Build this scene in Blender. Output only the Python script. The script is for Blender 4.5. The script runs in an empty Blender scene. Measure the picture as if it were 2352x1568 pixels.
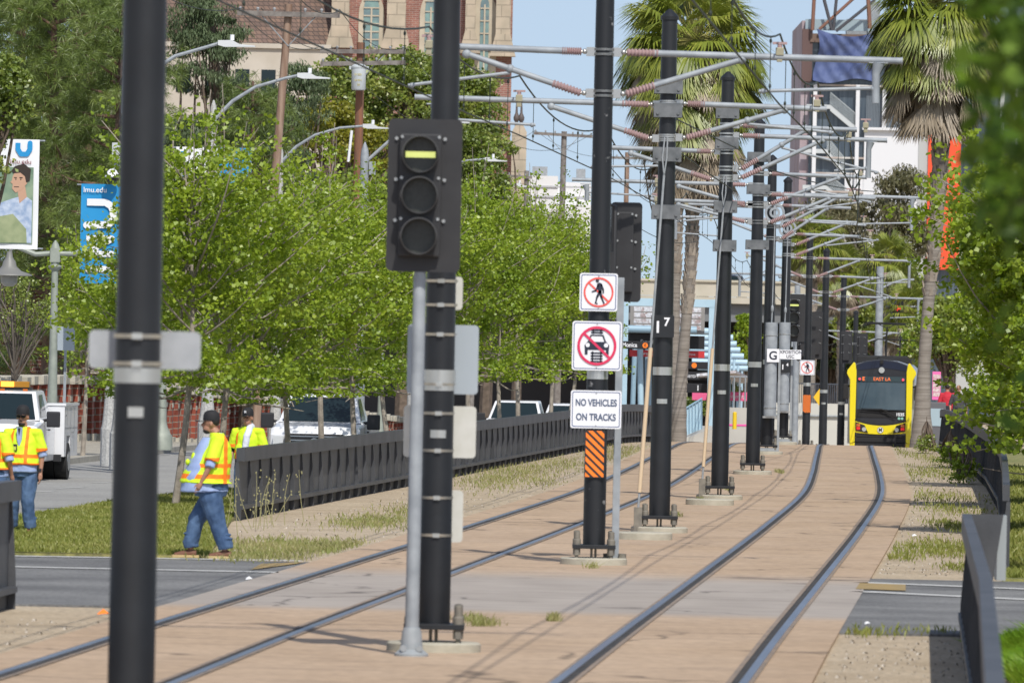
import bpy, bmesh, math, random
import numpy as np
from mathutils import Vector, Matrix
R = math.radians
sc = bpy.context.scene
COL = sc.collection
# ------------------------------------------------------------------ camera
HC, F, CX, CY, ROLL = 2.8, 19600.0, 1176.0, 784.0, R(1.2)
cam = bpy.data.objects.new('camera', bpy.data.cameras.new('camera'))
COL.objects.link(cam); sc.camera = cam
cam.data.lens = 300; cam.data.sensor_width = 36
cam.data.clip_start = 1; cam.data.clip_end = 8000
cam.matrix_world = Matrix.Translation((0, 0, HC)) @ Matrix.Rotation(R(90), 4, 'X') @ Matrix.Rotation(ROLL, 4, 'Z')
cam.data.dof.use_dof = True; cam.data.dof.focus_distance = 185; cam.data.dof.aperture_fstop = 8.5
# ------------------------------------------------------------------ sky and sun
SUN_EL, SUN_AZ = R(50), (0.26, -1.0)          # azimuth as x, y of the direction to the sun
w = bpy.data.worlds.new("World"); sc.world = w; w.use_nodes = True
nt = w.node_tree; nt.nodes.clear()
out = nt.nodes.new('ShaderNodeOutputWorld'); bg = nt.nodes.new('ShaderNodeBackground')
sky = nt.nodes.new('ShaderNodeTexSky'); sky.sky_type = 'NISHITA'; sky.sun_disc = False
sky.sun_elevation = SUN_EL; sky.sun_rotation = math.atan2(SUN_AZ[0], SUN_AZ[1])
sky.air_density = 1.0; sky.dust_density = 1.3; sky.ozone_density = 5.0
tc = nt.nodes.new('ShaderNodeTexCoord'); ad = nt.nodes.new('ShaderNodeVectorMath'); ad.operation = 'ADD'
ad.inputs[1].default_value = (0, 0, 0.10)
nt.links.new(tc.outputs['Generated'], ad.inputs[0]); nt.links.new(ad.outputs[0], sky.inputs['Vector'])
hs = nt.nodes.new('ShaderNodeHueSaturation'); hs.inputs['Saturation'].default_value = .68; hs.inputs['Value'].default_value = 1.18
nt.links.new(sky.outputs[0], hs.inputs['Color']); nt.links.new(hs.outputs[0], bg.inputs[0]); nt.links.new(bg.outputs[0], out.inputs[0])
bg.inputs[1].default_value = 0.115
ld = bpy.data.lights.new('sun', 'SUN'); ld.energy = 3.9; ld.angle = R(0.53); ld.color = (1, .95, .87)
sun = bpy.data.objects.new('sun', ld); COL.objects.link(sun)
_h = math.hypot(*SUN_AZ)
sd = Vector((SUN_AZ[0] / _h * math.cos(SUN_EL), SUN_AZ[1] / _h * math.cos(SUN_EL), math.sin(SUN_EL)))
sun.rotation_euler = sd.to_track_quat('Z', 'Y').to_euler()
sc.view_settings.view_transform = 'Standard'; sc.view_settings.look = 'None'
sc.view_settings.exposure = 0.0; sc.view_settings.gamma = 1
sc.cycles.max_bounces = 5; sc.cycles.transparent_max_bounces = 6
sc.cycles.diffuse_bounces = 3; sc.cycles.glossy_bounces = 3
try: sc.cycles.use_adaptive_sampling = True
except Exception: pass
# ------------------------------------------------------------------ survey helpers
def uv(x, y):
    dx, dy = x - CX, y - CY; c, s = math.cos(ROLL), math.sin(ROLL)
    return dx * c + dy * s, -dx * s + dy * c
def W(x, y, Y):                       # where a sighting at range Y lies in the place (metres)
    u, v = uv(x, y); return Vector((u * Y / F, Y, HC - v * Y / F))
def m(px, Y): return px * Y / F
def _pchip(xs, ys):
    xs = np.array(xs, float); ys = np.array(ys, float)
    d = np.diff(ys) / np.diff(xs); mm = np.zeros(len(xs)); mm[1:-1] = (d[:-1] + d[1:]) / 2; mm[0] = d[0]; mm[-1] = d[-1]
    def f(x):
        i = int(np.clip(np.searchsorted(xs, x) - 1, 0, len(xs) - 2)); h = xs[i + 1] - xs[i]; t = (x - xs[i]) / h
        if x < xs[0]: return ys[0] + mm[0] * (x - xs[0])
        if x > xs[-1]: return ys[-1] + mm[-1] * (x - xs[-1])
        return ((2*t**3 - 3*t*t + 1) * ys[i] + (t**3 - 2*t*t + t) * h * mm[i] + (-2*t**3 + 3*t*t) * ys[i+1] + (t**3 - t*t) * h * mm[i+1])
    return f
XR = _pchip([30, 66, 80.7, 101.6, 130.7, 161.4, 189, 203, 225, 250, 300, 338, 420],
            [-1.05, .98, 1.8, 3.0, 4.66, 6.3, 7.46, 8.0, 8.85, 9.85, 12.55, 14.7, 19.2])
def XL(Y): return XR(Y) - (4.46 - min(max((Y - 80) * .0034, 0), .9))
def MID(Y): return (XR(Y) + XL(Y)) / 2
def fall(Y):
    if Y < 235: return 0.0
    if Y < 265: return -.0003 * (Y - 235) ** 2
    if Y < 430: return -.27 - .018 * (Y - 265)
    return -3.24
def sm(t): t = min(max(t, 0), 1); return t * t * (3 - 2 * t)
def zt(X, Y): 
    e = .12 if 86 < Y < 106 else 1.0
    d0 = 7.2 - 2.2 * sm((Y - 150) / 25)
    return fall(Y) - .45 * sm((XL(Y) - X - d0) / 3.0) * (1 if Y > 112 else max(0, (Y - 106) / 6) if Y > 106 else 0)
def G(x, y):                           # ground point for a sighting
    Y = 100.0
    for _ in range(60):
        u, v = uv(x, y); z = zt(u * Y / F, Y); Y += (F * (HC - z) / max(v, 30) - Y) * .5
    u, v = uv(x, y); return Vector((u * Y / F, Y, zt(u * Y / F, Y)))
# ------------------------------------------------------------------ materials
MATS = {}
def mat(name, col, rough=.6, metal=0, col2=None, nscale=4, bump=0, bscale=30, spec=None, emit=None, estr=0, coord='Object', stretch=(1, 1, 1), detail=4, lo=.35, hi=.65, coat=0):
    if name in MATS: return MATS[name]
    M = bpy.data.materials.new(name); M.use_nodes = True; n = M.node_tree.nodes; l = M.node_tree.links
    b = n['Principled BSDF']; b.inputs['Base Color'].default_value = (*col, 1); b.inputs['Roughness'].default_value = rough
    b.inputs['Metallic'].default_value = metal
    if spec is not None: b.inputs['Specular IOR Level'].default_value = spec
    if coat: b.inputs['Coat Weight'].default_value = coat; b.inputs['Coat Roughness'].default_value = .08
    if emit: b.inputs['Emission Color'].default_value = (*emit, 1); b.inputs['Emission Strength'].default_value = estr
    if col2 is not None or bump:
        t = n.new('ShaderNodeTexCoord'); mp = n.new('ShaderNodeMapping'); mp.inputs['Scale'].default_value = stretch
        l.new(t.outputs[coord], mp.inputs[0])
    if col2 is not None:
        no = n.new('ShaderNodeTexNoise'); no.inputs['Scale'].default_value = nscale; no.inputs['Detail'].default_value = detail
        l.new(mp.outputs[0], no.inputs['Vector'])
        cr = n.new('ShaderNodeValToRGB'); cr.color_ramp.elements[0].position = lo; cr.color_ramp.elements[1].position = hi
        cr.color_ramp.elements[0].color = (*col, 1); cr.color_ramp.elements[1].color = (*col2, 1)
        l.new(no.outputs['Fac'], cr.inputs[0]); l.new(cr.outputs[0], b.inputs['Base Color'])
    if bump:
        nb = n.new('ShaderNodeTexNoise'); nb.inputs['Scale'].default_value = bscale; nb.inputs['Detail'].default_value = 3
        l.new(mp.outputs[0], nb.inputs['Vector'])
        bp = n.new('ShaderNodeBump'); bp.inputs['Strength'].default_value = bump; bp.inputs['Distance'].default_value = .02
        l.new(nb.outputs['Fac'], bp.inputs['Height']); l.new(bp.outputs[0], b.inputs['Normal'])
    MATS[name] = M; return M
def leafmat(name, c1, c2, c3, trans=.35, gloss=.06, nscale=.9):
    M = bpy.data.materials.new(name); M.use_nodes = True; n = M.node_tree.nodes; l = M.node_tree.links; n.clear()
    o = n.new('ShaderNodeOutputMaterial'); g = n.new('ShaderNodeNewGeometry'); cr = n.new('ShaderNodeValToRGB')
    e = cr.color_ramp.elements; e[0].color = (*c1, 1); e[0].position = .0; e[1].color = (*c3, 1); e[1].position = 1
    k = e.new(.5); k.color = (*c2, 1)
    t = n.new('ShaderNodeTexCoord'); no = n.new('ShaderNodeTexNoise'); no.inputs['Scale'].default_value = nscale; no.inputs['Detail'].default_value = 2
    l.new(t.outputs['Object'], no.inputs['Vector'])
    mx = n.new('ShaderNodeMath'); mx.operation = 'MULTIPLY_ADD'; mx.inputs[1].default_value = .45
    ma = n.new('ShaderNodeMapRange'); ma.inputs[1].default_value = .3; ma.inputs[2].default_value = .7; ma.inputs[4].default_value = .55
    l.new(no.outputs['Fac'], ma.inputs[0]); l.new(g.outputs['Random Per Island'], mx.inputs[0]); l.new(ma.outputs[0], mx.inputs[2])
    l.new(mx.outputs[0], cr.inputs[0])
    d = n.new('ShaderNodeBsdfDiffuse'); tr = n.new('ShaderNodeBsdfTranslucent'); gl = n.new('ShaderNodeBsdfGlossy'); gl.inputs['Roughness'].default_value = .45
    m1 = n.new('ShaderNodeMixShader'); m1.inputs[0].default_value = trans; m2 = n.new('ShaderNodeMixShader'); m2.inputs[0].default_value = gloss
    l.new(cr.outputs[0], d.inputs[0]); l.new(cr.outputs[0], tr.inputs[0])
    l.new(d.outputs[0], m1.inputs[1]); l.new(tr.outputs[0], m1.inputs[2]); l.new(m1.outputs[0], m2.inputs[1]); l.new(gl.outputs[0], m2.inputs[2])
    l.new(m2.outputs[0], o.inputs[0]); MATS[name] = M; return M
# ------------------------------------------------------------------ mesh builder
class MB:
    def __init__(s): s.v = []; s.f = []; s.i = []; s.mi = 0; s.c = []
    def cut(s): s.c.append((len(s.v), len(s.f))); return s
    def pieces(s, name, mats, parent=None, smooth=False, bevel=0):      # one object per cut
        a = (0, 0); r = []
        for b in s.c + ([(len(s.v), len(s.f))] if (not s.c or s.c[-1][0] < len(s.v)) else []):
            q = MB(); q.v = s.v[a[0]:b[0]]; q.f = [tuple(k - a[0] for k in f) for f in s.f[a[1]:b[1]]]; q.i = [0]*len(q.f); r.append(q.build(name, mats, parent, smooth, bevel)); a = b
        return r
    def add(s, vs, fs):
        o = len(s.v); s.v += [tuple(p) for p in vs]; s.f += [tuple(o + k for k in f) for f in fs]; s.i += [s.mi] * len(fs); return s
    def box(s, x0, x1, y0, y1, z0, z1):
        if x0 > x1: x0, x1 = x1, x0
        if y0 > y1: y0, y1 = y1, y0
        if z0 > z1: z0, z1 = z1, z0
        return s.add([(x0,y0,z0),(x1,y0,z0),(x1,y1,z0),(x0,y1,z0),(x0,y0,z1),(x1,y0,z1),(x1,y1,z1),(x0,y1,z1)],
              [(0,3,2,1),(4,5,6,7),(0,1,5,4),(1,2,6,5),(2,3,7,6),(3,0,4,7)])
    def obox(s, p, q, wx, wz, up=(0, 0, 1)):     # beam from p to q, wx wide, wz high
        p, q = Vector(p), Vector(q); d = (q - p).normalized(); u = Vector(up)
        if abs(d.dot(u)) > .98: u = Vector((0, 1, 0))
        a = d.cross(u).normalized() * wx / 2; b = a.cross(d).normalized() * wz / 2
        vs = [p-a-b, p+a-b, p+a+b, p-a+b, q-a-b, q+a-b, q+a+b, q-a+b]
        return s.add(vs, [(3,2,1,0),(4,5,6,7),(0,1,5,4),(1,2,6,5),(2,3,7,6),(3,0,4,7)])
    def tube(s, pts, r, n=8, cap=True, ell=None):
        pts = [Vector(p) for p in pts]; rs = r if isinstance(r, (list, tuple)) else [r] * len(pts)
        o = []; ref = None
        for k, p in enumerate(pts):
            d = (pts[min(k+1, len(pts)-1)] - pts[max(k-1, 0)])
            d = d.normalized() if d.length > 1e-9 else Vector((0, 0, 1))
            if ref is None: ref = Vector((0, 0, 1)) if abs(d.z) < .9 else Vector((1, 0, 0))
            a = (ref - d * ref.dot(d)); a = a.normalized() if a.length > 1e-6 else Vector((1, 0, 0)); b = d.cross(a); ref = a
            for j in range(n):
                t = 2 * math.pi * j / n; o.append(p + a * math.cos(t) * rs[k] + b * math.sin(t) * rs[k])
        L = len(pts); fs = [(k*n+j, k*n+(j+1) % n, (k+1)*n+(j+1) % n, (k+1)*n+j) for k in range(L-1) for j in range(n)]
        if cap: fs += [tuple(range(n-1, -1, -1)), tuple(range((L-1)*n, L*n))]
        return s.add(o, fs)
    def cyl(s, p, q, r, r2=None, n=16): return s.tube([p, q], [r, r if r2 is None else r2], n)
    def prism(s, poly, y0, y1):         # polygon in x,z pushed from y0 to y1
        n = len(poly); vs = [(x, y0, z) for x, z in poly] + [(x, y1, z) for x, z in poly]
        a = sum(poly[i][0]*poly[(i+1) % n][1] - poly[(i+1) % n][0]*poly[i][1] for i in range(n))
        fr, bk = tuple(range(n)), tuple(range(2*n-1, n-1, -1))
        fs = [fr, bk] + [((i+1) % n, i, n+i, n+(i+1) % n) for i in range(n)]
        if a < 0: fs = [tuple(reversed(f)) for f in fs]
        return s.add(vs, fs)
    def hprism(s, poly, z0, z1):        # polygon in x,y pushed up
        n = len(poly); vs = [(x, y, z0) for x, y in poly] + [(x, y, z1) for x, y in poly]
        a = sum(poly[i][0]*poly[(i+1) % n][1] - poly[(i+1) % n][0]*poly[i][1] for i in range(n))
        fs = [tuple(reversed(range(n))), tuple(range(n, 2*n))] + [(i, (i+1) % n, n+(i+1) % n, n+i) for i in range(n)]
        if a < 0: fs = [tuple(reversed(f)) for f in fs]
        return s.add(vs, fs)
    def ring(s, cx, cz, ro, ri, y0, y1, n=40):
        vs = []; fs = []
        for k in range(n):
            t = 2*math.pi*k/n; c, q = math.cos(t), math.sin(t)
            vs += [(cx+ro*c, y0, cz+ro*q), (cx+ri*c, y0, cz+ri*q), (cx+ro*c, y1, cz+ro*q), (cx+ri*c, y1, cz+ri*q)]
        for k in range(n):
            a, b = 4*k, 4*((k+1) % n); fs += [(a, b, b+1, a+1), (a+2, a+3, b+3, b+2), (a, a+2, b+2, b), (a+1, b+1, b+3, a+3)]
        return s.add(vs, fs)
    def disc(s, cx, cz, r, y0, y1, n=24): return s.prism([(cx+r*math.cos(2*math.pi*k/n), cz+r*math.sin(2*math.pi*k/n)) for k in range(n)], y0, y1)
    def lathe(s, prof, c=(0, 0, 0), n=20):     # profile of (radius, z)
        vs = [(c[0]+r*math.cos(2*math.pi*j/n), c[1]+r*math.sin(2*math.pi*j/n), c[2]+z) for r, z in prof for j in range(n)]
        L = len(prof); fs = [(k*n+j, k*n+(j+1) % n, (k+1)*n+(j+1) % n, (k+1)*n+j) for k in range(L-1) for j in range(n)]
        fs += [tuple(range(n-1, -1, -1)), tuple(range((L-1)*n, L*n))]; return s.add(vs, fs)
    def ball(s, c, rx, ry=None, rz=None, n=12, mlat=8):
        ry = ry or rx; rz = rz or rx; prof = []
        vs = []; fs = []
        for i in range(mlat+1):
            t = math.pi*i/mlat
            for j in range(n): vs.append((c[0]+rx*max(math.sin(t), .001)*math.cos(2*math.pi*j/n), c[1]+ry*max(math.sin(t), .001)*math.sin(2*math.pi*j/n), c[2]-rz*math.cos(t)))
        fs = [(k*n+j, k*n+(j+1) % n, (k+1)*n+(j+1) % n, (k+1)*n+j) for k in range(mlat) for j in range(n)]
        return s.add(vs, fs)
    def grid(s, fn, us, vs_):
        P = [fn(a, b) for a in us for b in vs_]; n = len(vs_)
        return s.add(P, [(i*n+j, i*n+j+1, (i+1)*n+j+1, (i+1)*n+j) for i in range(len(us)-1) for j in range(n-1)])
    def build(s, name, mats, parent=None, smooth=False, bevel=0, loc=None):
        me = bpy.data.meshes.new(name); me.from_pydata(s.v, [], s.f)
        ms = mats if isinstance(mats, (list, tuple)) else [mats]
        for q in ms: me.materials.append(q)
        if len(ms) > 1: me.polygons.foreach_set('material_index', s.i)
        if smooth:
            me.polygons.foreach_set('use_smooth', [True]*len(me.polygons))
            try: me.set_sharp_from_angle(angle=R(40))
            except Exception: pass
        me.update()
        if bevel:
            bm = bmesh.new(); bm.from_mesh(me); bmesh.ops.remove_doubles(bm, verts=bm.verts, dist=1e-5)
            es = [e for e in bm.edges if len(e.link_faces) == 2 and e.calc_face_angle(0) > R(35)]
            bmesh.ops.bevel(bm, geom=es, offset=bevel, segments=2, affect='EDGES', profile=.7); bm.to_mesh(me); bm.free()
        o = bpy.data.objects.new(name, me); COL.objects.link(o); o.parent = parent
        if loc is not None: o.location = loc
        return o
def tag(o, label=None, cat=None, group=None, kind=None):
    if label: o['label'] = label
    if cat: o['category'] = cat
    if group: o['group'] = group
    if kind: o['kind'] = kind
    return o
def thing(name, label, cat, loc=(0, 0, 0), rz=0, group=None):
    o = bpy.data.objects.new(name, None); COL.objects.link(o); o.location = loc; o.rotation_euler = (0, 0, rz); o.empty_display_size = .3
    return tag(o, label, cat, group)
def copy_tree(o, parent=None):
    c = o.copy(); COL.objects.link(c); c.parent = parent
    for ch in KIDS(o): copy_tree(ch, c)
    return c
def KIDS(o): return [x for x in bpy.data.objects if x.parent == o]
def copy_of(o, label, loc=None, rz=None, s=None):
    c = copy_tree(o)
    if label: c['label'] = label
    if loc is not None: c.location = loc
    if rz is not None: c.rotation_euler = (0, 0, rz)
    if s is not None: c.scale = (s, s, s) if not isinstance(s, tuple) else s
    return c
def arrays(name, V, Fq, material, parent=None, loc=None, k=4):      # numpy verts and k-gons
    me = bpy.data.meshes.new(name); nv, nf = len(V), len(Fq)
    me.vertices.add(nv); me.vertices.foreach_set('co', V.astype(np.float32).ravel())
    me.loops.add(nf*k); me.loops.foreach_set('vertex_index', Fq.astype(np.int32).ravel())
    me.polygons.add(nf); me.polygons.foreach_set('loop_start', np.arange(nf, dtype=np.int32)*k)
    try: me.polygons.foreach_set('loop_total', np.full(nf, k, dtype=np.int32))
    except Exception: pass
    me.update(calc_edges=True); me.validate(); me.materials.append(material)
    o = bpy.data.objects.new(name, me); COL.objects.link(o); o.parent = parent
    if loc is not None: o.location = loc
    return o
def text(s, size, material, parent, loc, name='lettering', depth=.002, align='CENTER', sx=1, bold=0, rz=0):
    c = bpy.data.curves.new('lettering', 'FONT'); c.body = s; c.size = size; c.align_x = align; c.align_y = 'CENTER'; c.extrude = depth; c.offset = bold
    t = bpy.data.objects.new('t', c); COL.objects.link(t); dg = bpy.context.evaluated_depsgraph_get()
    me = bpy.data.meshes.new_from_object(t.evaluated_get(dg)); bpy.data.objects.remove(t); bpy.data.curves.remove(c)
    me.transform(Matrix.Rotation(rz, 4, 'Z') @ Matrix.Rotation(R(90), 4, 'X') @ Matrix.Diagonal((sx, 1, 1, 1)))
    me.materials.clear(); me.materials.append(material); o = bpy.data.objects.new(name, me); COL.objects.link(o); o.parent = parent; o.location = loc
    return o
def rrect(cx, cz, w_, h, r, n=5):
    p = []
    for (sx, sz, a) in ((1, 1, 0), (-1, 1, 90), (-1, -1, 180), (1, -1, 270)):
        for k in range(n+1):
            t = R(a + 90*k/n); p.append((cx+sx*(w_/2-r)+r*math.cos(t), cz+sz*(h/2-r)+r*math.sin(t)))
    return p
# common materials
black_paint = mat('black_paint', (.012, .0135, .016), .42, 0, (.016, .018, .021), 3, .15, 6)
galv = mat('galvanised_steel', (.25, .275, .30), .6, .1, (.34, .37, .395), 5)
galv_dull = mat('dull_galvanised_steel', (.26, .285, .30), .65, .1, (.34, .36, .38), 6)
sign_back = mat('bare_aluminium_sign_back', (.36, .38, .40), .5, .3, (.42, .44, .46), 8)
sign_back_pale = mat('pale_sign_back', (.55, .55, .50), .6, .1, (.6, .6, .56), 8)
pink_ins = mat('pink_polymer_insulator', (.37, .255, .25), .65)
bolt_m = mat('zinc_bolts', (.5, .5, .48), .35, .8)
band_m = mat('stainless_band', (.62, .62, .58), .3, .85)
conc = mat('foundation_concrete', (.36, .34, .27), .9, 0, (.45, .42, .34), 5, .3, 40)
white_sign = mat('white_sign_sheeting', (.78, .79, .82), .4)
sign_black = mat('sign_black_ink', (.02, .025, .045), .45)
sign_red = mat('sign_red_ink', (.78, .10, .08), .45)
sign_crim = mat('sign_crimson_ink', (.66, .03, .10), .45)
orange_refl = mat('orange_sheeting', (.95, .22, .02), .4)
# ================================================================== ground
def nodes_of(M): return M.node_tree.nodes, M.node_tree.links
def groundmat(name, base, c2, spots, sscale=60, big=.25, rough=.95):
    M = mat(name, base, rough, 0, c2, big, .35, 45, detail=8); n, l = nodes_of(M)
    b = n['Principled BSDF']; cr = [k for k in n if k.type == 'VALTORGB'][0]; t = [k for k in n if k.type == 'TEX_COORD'][0]
    no = n.new('ShaderNodeTexNoise'); no.inputs['Scale'].default_value = sscale; no.inputs['Detail'].default_value = 4; l.new(t.outputs['Object'], no.inputs['Vector'])
    r2 = n.new('ShaderNodeValToRGB'); r2.color_ramp.elements[0].position = .35; r2.color_ramp.elements[1].position = .68
    r2.color_ramp.elements[0].color = (.62, .62, .62, 1); r2.color_ramp.elements[1].color = (*spots, 1)
    l.new(no.outputs['Fac'], r2.inputs[0]); mx = n.new('ShaderNodeMix'); mx.data_type = 'RGBA'; mx.blend_type = 'MULTIPLY'; mx.inputs[0].default_value = 1
    l.new(cr.outputs[0], mx.inputs[6]); l.new(r2.outputs[0], mx.inputs[7]); l.new(mx.outputs[2], b.inputs['Base Color']); return M
dirt_m = groundmat('sandy_dirt', (.45, .36, .25), (.56, .465, .34), (1.1, 1.08, 1.05), 14, .9)
asph_m = groundmat('asphalt', (.125, .125, .125), (.22, .22, .215), (1.2, 1.2, 1.2), 30, .45)
asph_old = groundmat('pale_worn_asphalt', (.31, .305, .29), (.36, .355, .335), (1.1, 1.1, 1.1), 30, .3)
walk_m = groundmat('sidewalk_concrete', (.40, .37, .31), (.46, .43, .36), (1.08, 1.08, 1.08), 8, .4)
lawn_m = groundmat('lawn_soil_and_turf', (.17, .19, .06), (.27, .25, .11), (1.3, 1.25, 1.1), 9, .6)
paint_m = mat('worn_road_paint', (.50, .50, .48), .8, 0, (.22, .22, .21), 3.5, stretch=(1.5, 3, 1), lo=.52, hi=.75, detail=7)
def slab_material():
    M = bpy.data.materials.new('stained_track_slab'); M.use_nodes = True; n, l = nodes_of(M); b = n['Principled BSDF']; b.inputs['Roughness'].default_value = .85
    t = n.new('ShaderNodeTexCoord'); ge = n.new('ShaderNodeSeparateXYZ'); l.new(t.outputs['Object'], ge.inputs[0])
    def noise(sc_, st, det=6):
        mp = n.new('ShaderNodeMapping'); mp.inputs['Scale'].default_value = st; l.new(t.outputs['Object'], mp.inputs[0])
        k = n.new('ShaderNodeTexNoise'); k.inputs['Scale'].default_value = sc_; k.inputs['Detail'].default_value = det; l.new(mp.outputs[0], k.inputs['Vector']); return k.outputs['Fac']
    def ramp(fac, a, ca, c, cc):
        k = n.new('ShaderNodeValToRGB'); e = k.color_ramp.elements; e[0].position = a; e[0].color = (*ca, 1); e[1].position = c; e[1].color = (*cc, 1); l.new(fac, k.inputs[0]); return k.outputs[0]
    def mix(f, a, c, mode='MIX'):
        k = n.new('ShaderNodeMix'); k.data_type = 'RGBA'; k.blend_type = mode
        if isinstance(f, float): k.inputs[0].default_value = f
        else: l.new(f, k.inputs[0])
        l.new(a, k.inputs[6]); l.new(c, k.inputs[7]); return k.outputs[2]
    base = ramp(noise(.6, (1, .35, 1)), .3, (.425, .305, .20), .7, (.50, .37, .255))
    fine = ramp(noise(9, (1, .5, 1), 8), .3, (.86, .86, .86), .7, (1.08, 1.08, 1.08))
    col = mix(1.0, base, fine, 'MULTIPLY')
    # bays poured in slightly different tints
    st = n.new('ShaderNodeMath'); st.operation = 'MULTIPLY'; st.inputs[1].default_value = 1/3.1; l.new(ge.outputs['Y'], st.inputs[0])
    fl = n.new('ShaderNodeMath'); fl.operation = 'FLOOR'; l.new(st.outputs[0], fl.inputs[0])
    wn = n.new('ShaderNodeTexWhiteNoise'); wn.noise_dimensions = '1D'; l.new(fl.outputs[0], wn.inputs['W'])
    col = mix(1.0, col, ramp(wn.outputs['Value'], 0, (.97, .97, .975), 1, (1.03, 1.025, 1.01)), 'MULTIPLY')
    # grey tyre-worn band where the side street crosses
    mr = n.new('ShaderNodeMapRange'); mr.interpolation_type = 'SMOOTHSTEP'; mr.inputs[1].default_value = 86.3; mr.inputs[2].default_value = 88.6; l.new(ge.outputs['Y'], mr.inputs[0])
    m2 = n.new('ShaderNodeMapRange'); m2.interpolation_type = 'SMOOTHSTEP'; m2.inputs[1].default_value = 104.6; m2.inputs[2].default_value = 99; l.new(ge.outputs['Y'], m2.inputs[0])
    mm = n.new('ShaderNodeMath'); mm.operation = 'MULTIPLY'; l.new(mr.outputs[0], mm.inputs[0]); l.new(m2.outputs[0], mm.inputs[1])
    m3 = n.new('ShaderNodeMath'); m3.operation = 'MULTIPLY'; m3.inputs[1].default_value = .93; l.new(mm.outputs[0], m3.inputs[0])
    grey = ramp(noise(1.1, (1, .25, 1)), .3, (.32, .285, .25), .7, (.385, .345, .305))
    col = mix(m3.outputs[0], col, grey)
    # cracks and oil stains running across
    mp = n.new('ShaderNodeMapping'); mp.inputs['Scale'].default_value = (.22, .17, 1); l.new(t.outputs['Object'], mp.inputs[0])
    ns = n.new('ShaderNodeTexNoise'); ns.inputs['Scale'].default_value = 1.2; l.new(t.outputs['Object'], ns.inputs['Vector'])
    va = n.new('ShaderNodeVectorMath'); va.operation = 'MULTIPLY_ADD'; va.inputs[1].default_value = (.25, .25, 0); l.new(ns.outputs['Color'], va.inputs[0]); l.new(mp.outputs[0], va.inputs[2])
    vo = n.new('ShaderNodeTexVoronoi'); vo.feature = 'DISTANCE_TO_EDGE'; vo.inputs['Scale'].default_value = 1.0; l.new(va.outputs[0], vo.inputs['Vector'])
    ck = ramp(vo.outputs['Distance'], .004, (.45, .45, .45), .011, (1, 1, 1)); 
    gate = ramp(noise(.35, (1, 1, 1), 2), .42, (0, 0, 0), .52, (1, 1, 1))
    one = n.new('ShaderNodeRGB'); one.outputs[0].default_value = (1, 1, 1, 1)
    col = mix(1.0, col, mix(gate, one.outputs[0], ck), 'MULTIPLY')
    fr = n.new('ShaderNodeMath'); fr.operation = 'FRACT'; l.new(st.outputs[0], fr.inputs[0])
    col = mix(1.0, col, ramp(fr.outputs[0], .004, (.74, .74, .74), .009, (1, 1, 1)), 'MULTIPLY')
    col = mix(1.0, col, ramp(noise(2.6, (.35, 1.3, 1), 9), .34, (.84, .84, .85), .52, (1, 1, 1)), 'MULTIPLY')
    l.new(col, b.inputs['Base Color'])
    bp = n.new('ShaderNodeBump'); bp.inputs['Strength'].default_value = .2; bp.inputs['Distance'].default_value = .01; l.new(noise(40, (1, 1, 1), 3), bp.inputs['Height']); l.new(bp.outputs[0], b.inputs['Normal'])
    return M
slab_m = slab_material()
ys = [-200, -50, 0, 20] + list(np.arange(40, 440, 2.5)) + [450, 500, 600, 800, 1200, 2000, 4500]
xs = [-900, -300, -120, -60, -40, -30] + list(np.arange(-26, 30, 1.0)) + [35, 45, 70, 130, 320, 900]
mb = MB(); mb.grid(lambda X, Y: (X, Y, zt(X, Y)), xs, ys[::-1]); tag(mb.build('ground', dirt_m), kind='structure')
def strip(name, fl, fr, Y0, Y1, dz, material, nx=1, step=2.5, kind='structure', thick=.07):
    n = max(1, int(round((Y1 - Y0) / step))); Ys = [Y0 + (Y1 - Y0) * k / n for k in range(n + 1)]
    mb = MB(); us = [k / nx for k in range(nx + 1)]
    def f(u, Y): X = fl(Y) * (1 - u) + fr(Y) * u; return (X, Y, zt(X, Y) + dz)
    mb.grid(f, us, Ys[::-1])
    if thick:
        for u in (0, 1):
            mb.add([(f(u, Y)[0], Y, f(u, Y)[2] - d) for Y in Ys for d in (0, thick)], [(2*k, 2*k+1, 2*k+3, 2*k+2) if u else (2*k+2, 2*k+3, 2*k+1, 2*k) for k in range(n)])
        for Y, o in ((Ys[0], 1), (Ys[-1], 0)):
            mb.add([f(0, Y), f(1, Y), (f(1, Y)[0], Y, f(1, Y)[2] - thick), (f(0, Y)[0], Y, f(0, Y)[2] - thick)], [(0, 1, 2, 3)])
    o = mb.build(name, material)
    if kind: tag(o, kind=kind)
    return o
strip('track_slab', lambda Y: XL(Y) - 1.27, lambda Y: XR(Y) + 1.30, 30, 430, .03, slab_m, 3, thick=.08)
# side street crossing in front, main street on the left
strip('side_street', lambda Y: -30, lambda Y: XL(Y) - 1.27, 87, 105.6, .022, asph_m, 8)
strip('side_street', lambda Y: XR(Y) + 1.30, lambda Y: 30, 83.6, 103.4, .022, asph_m, 6)
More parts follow.
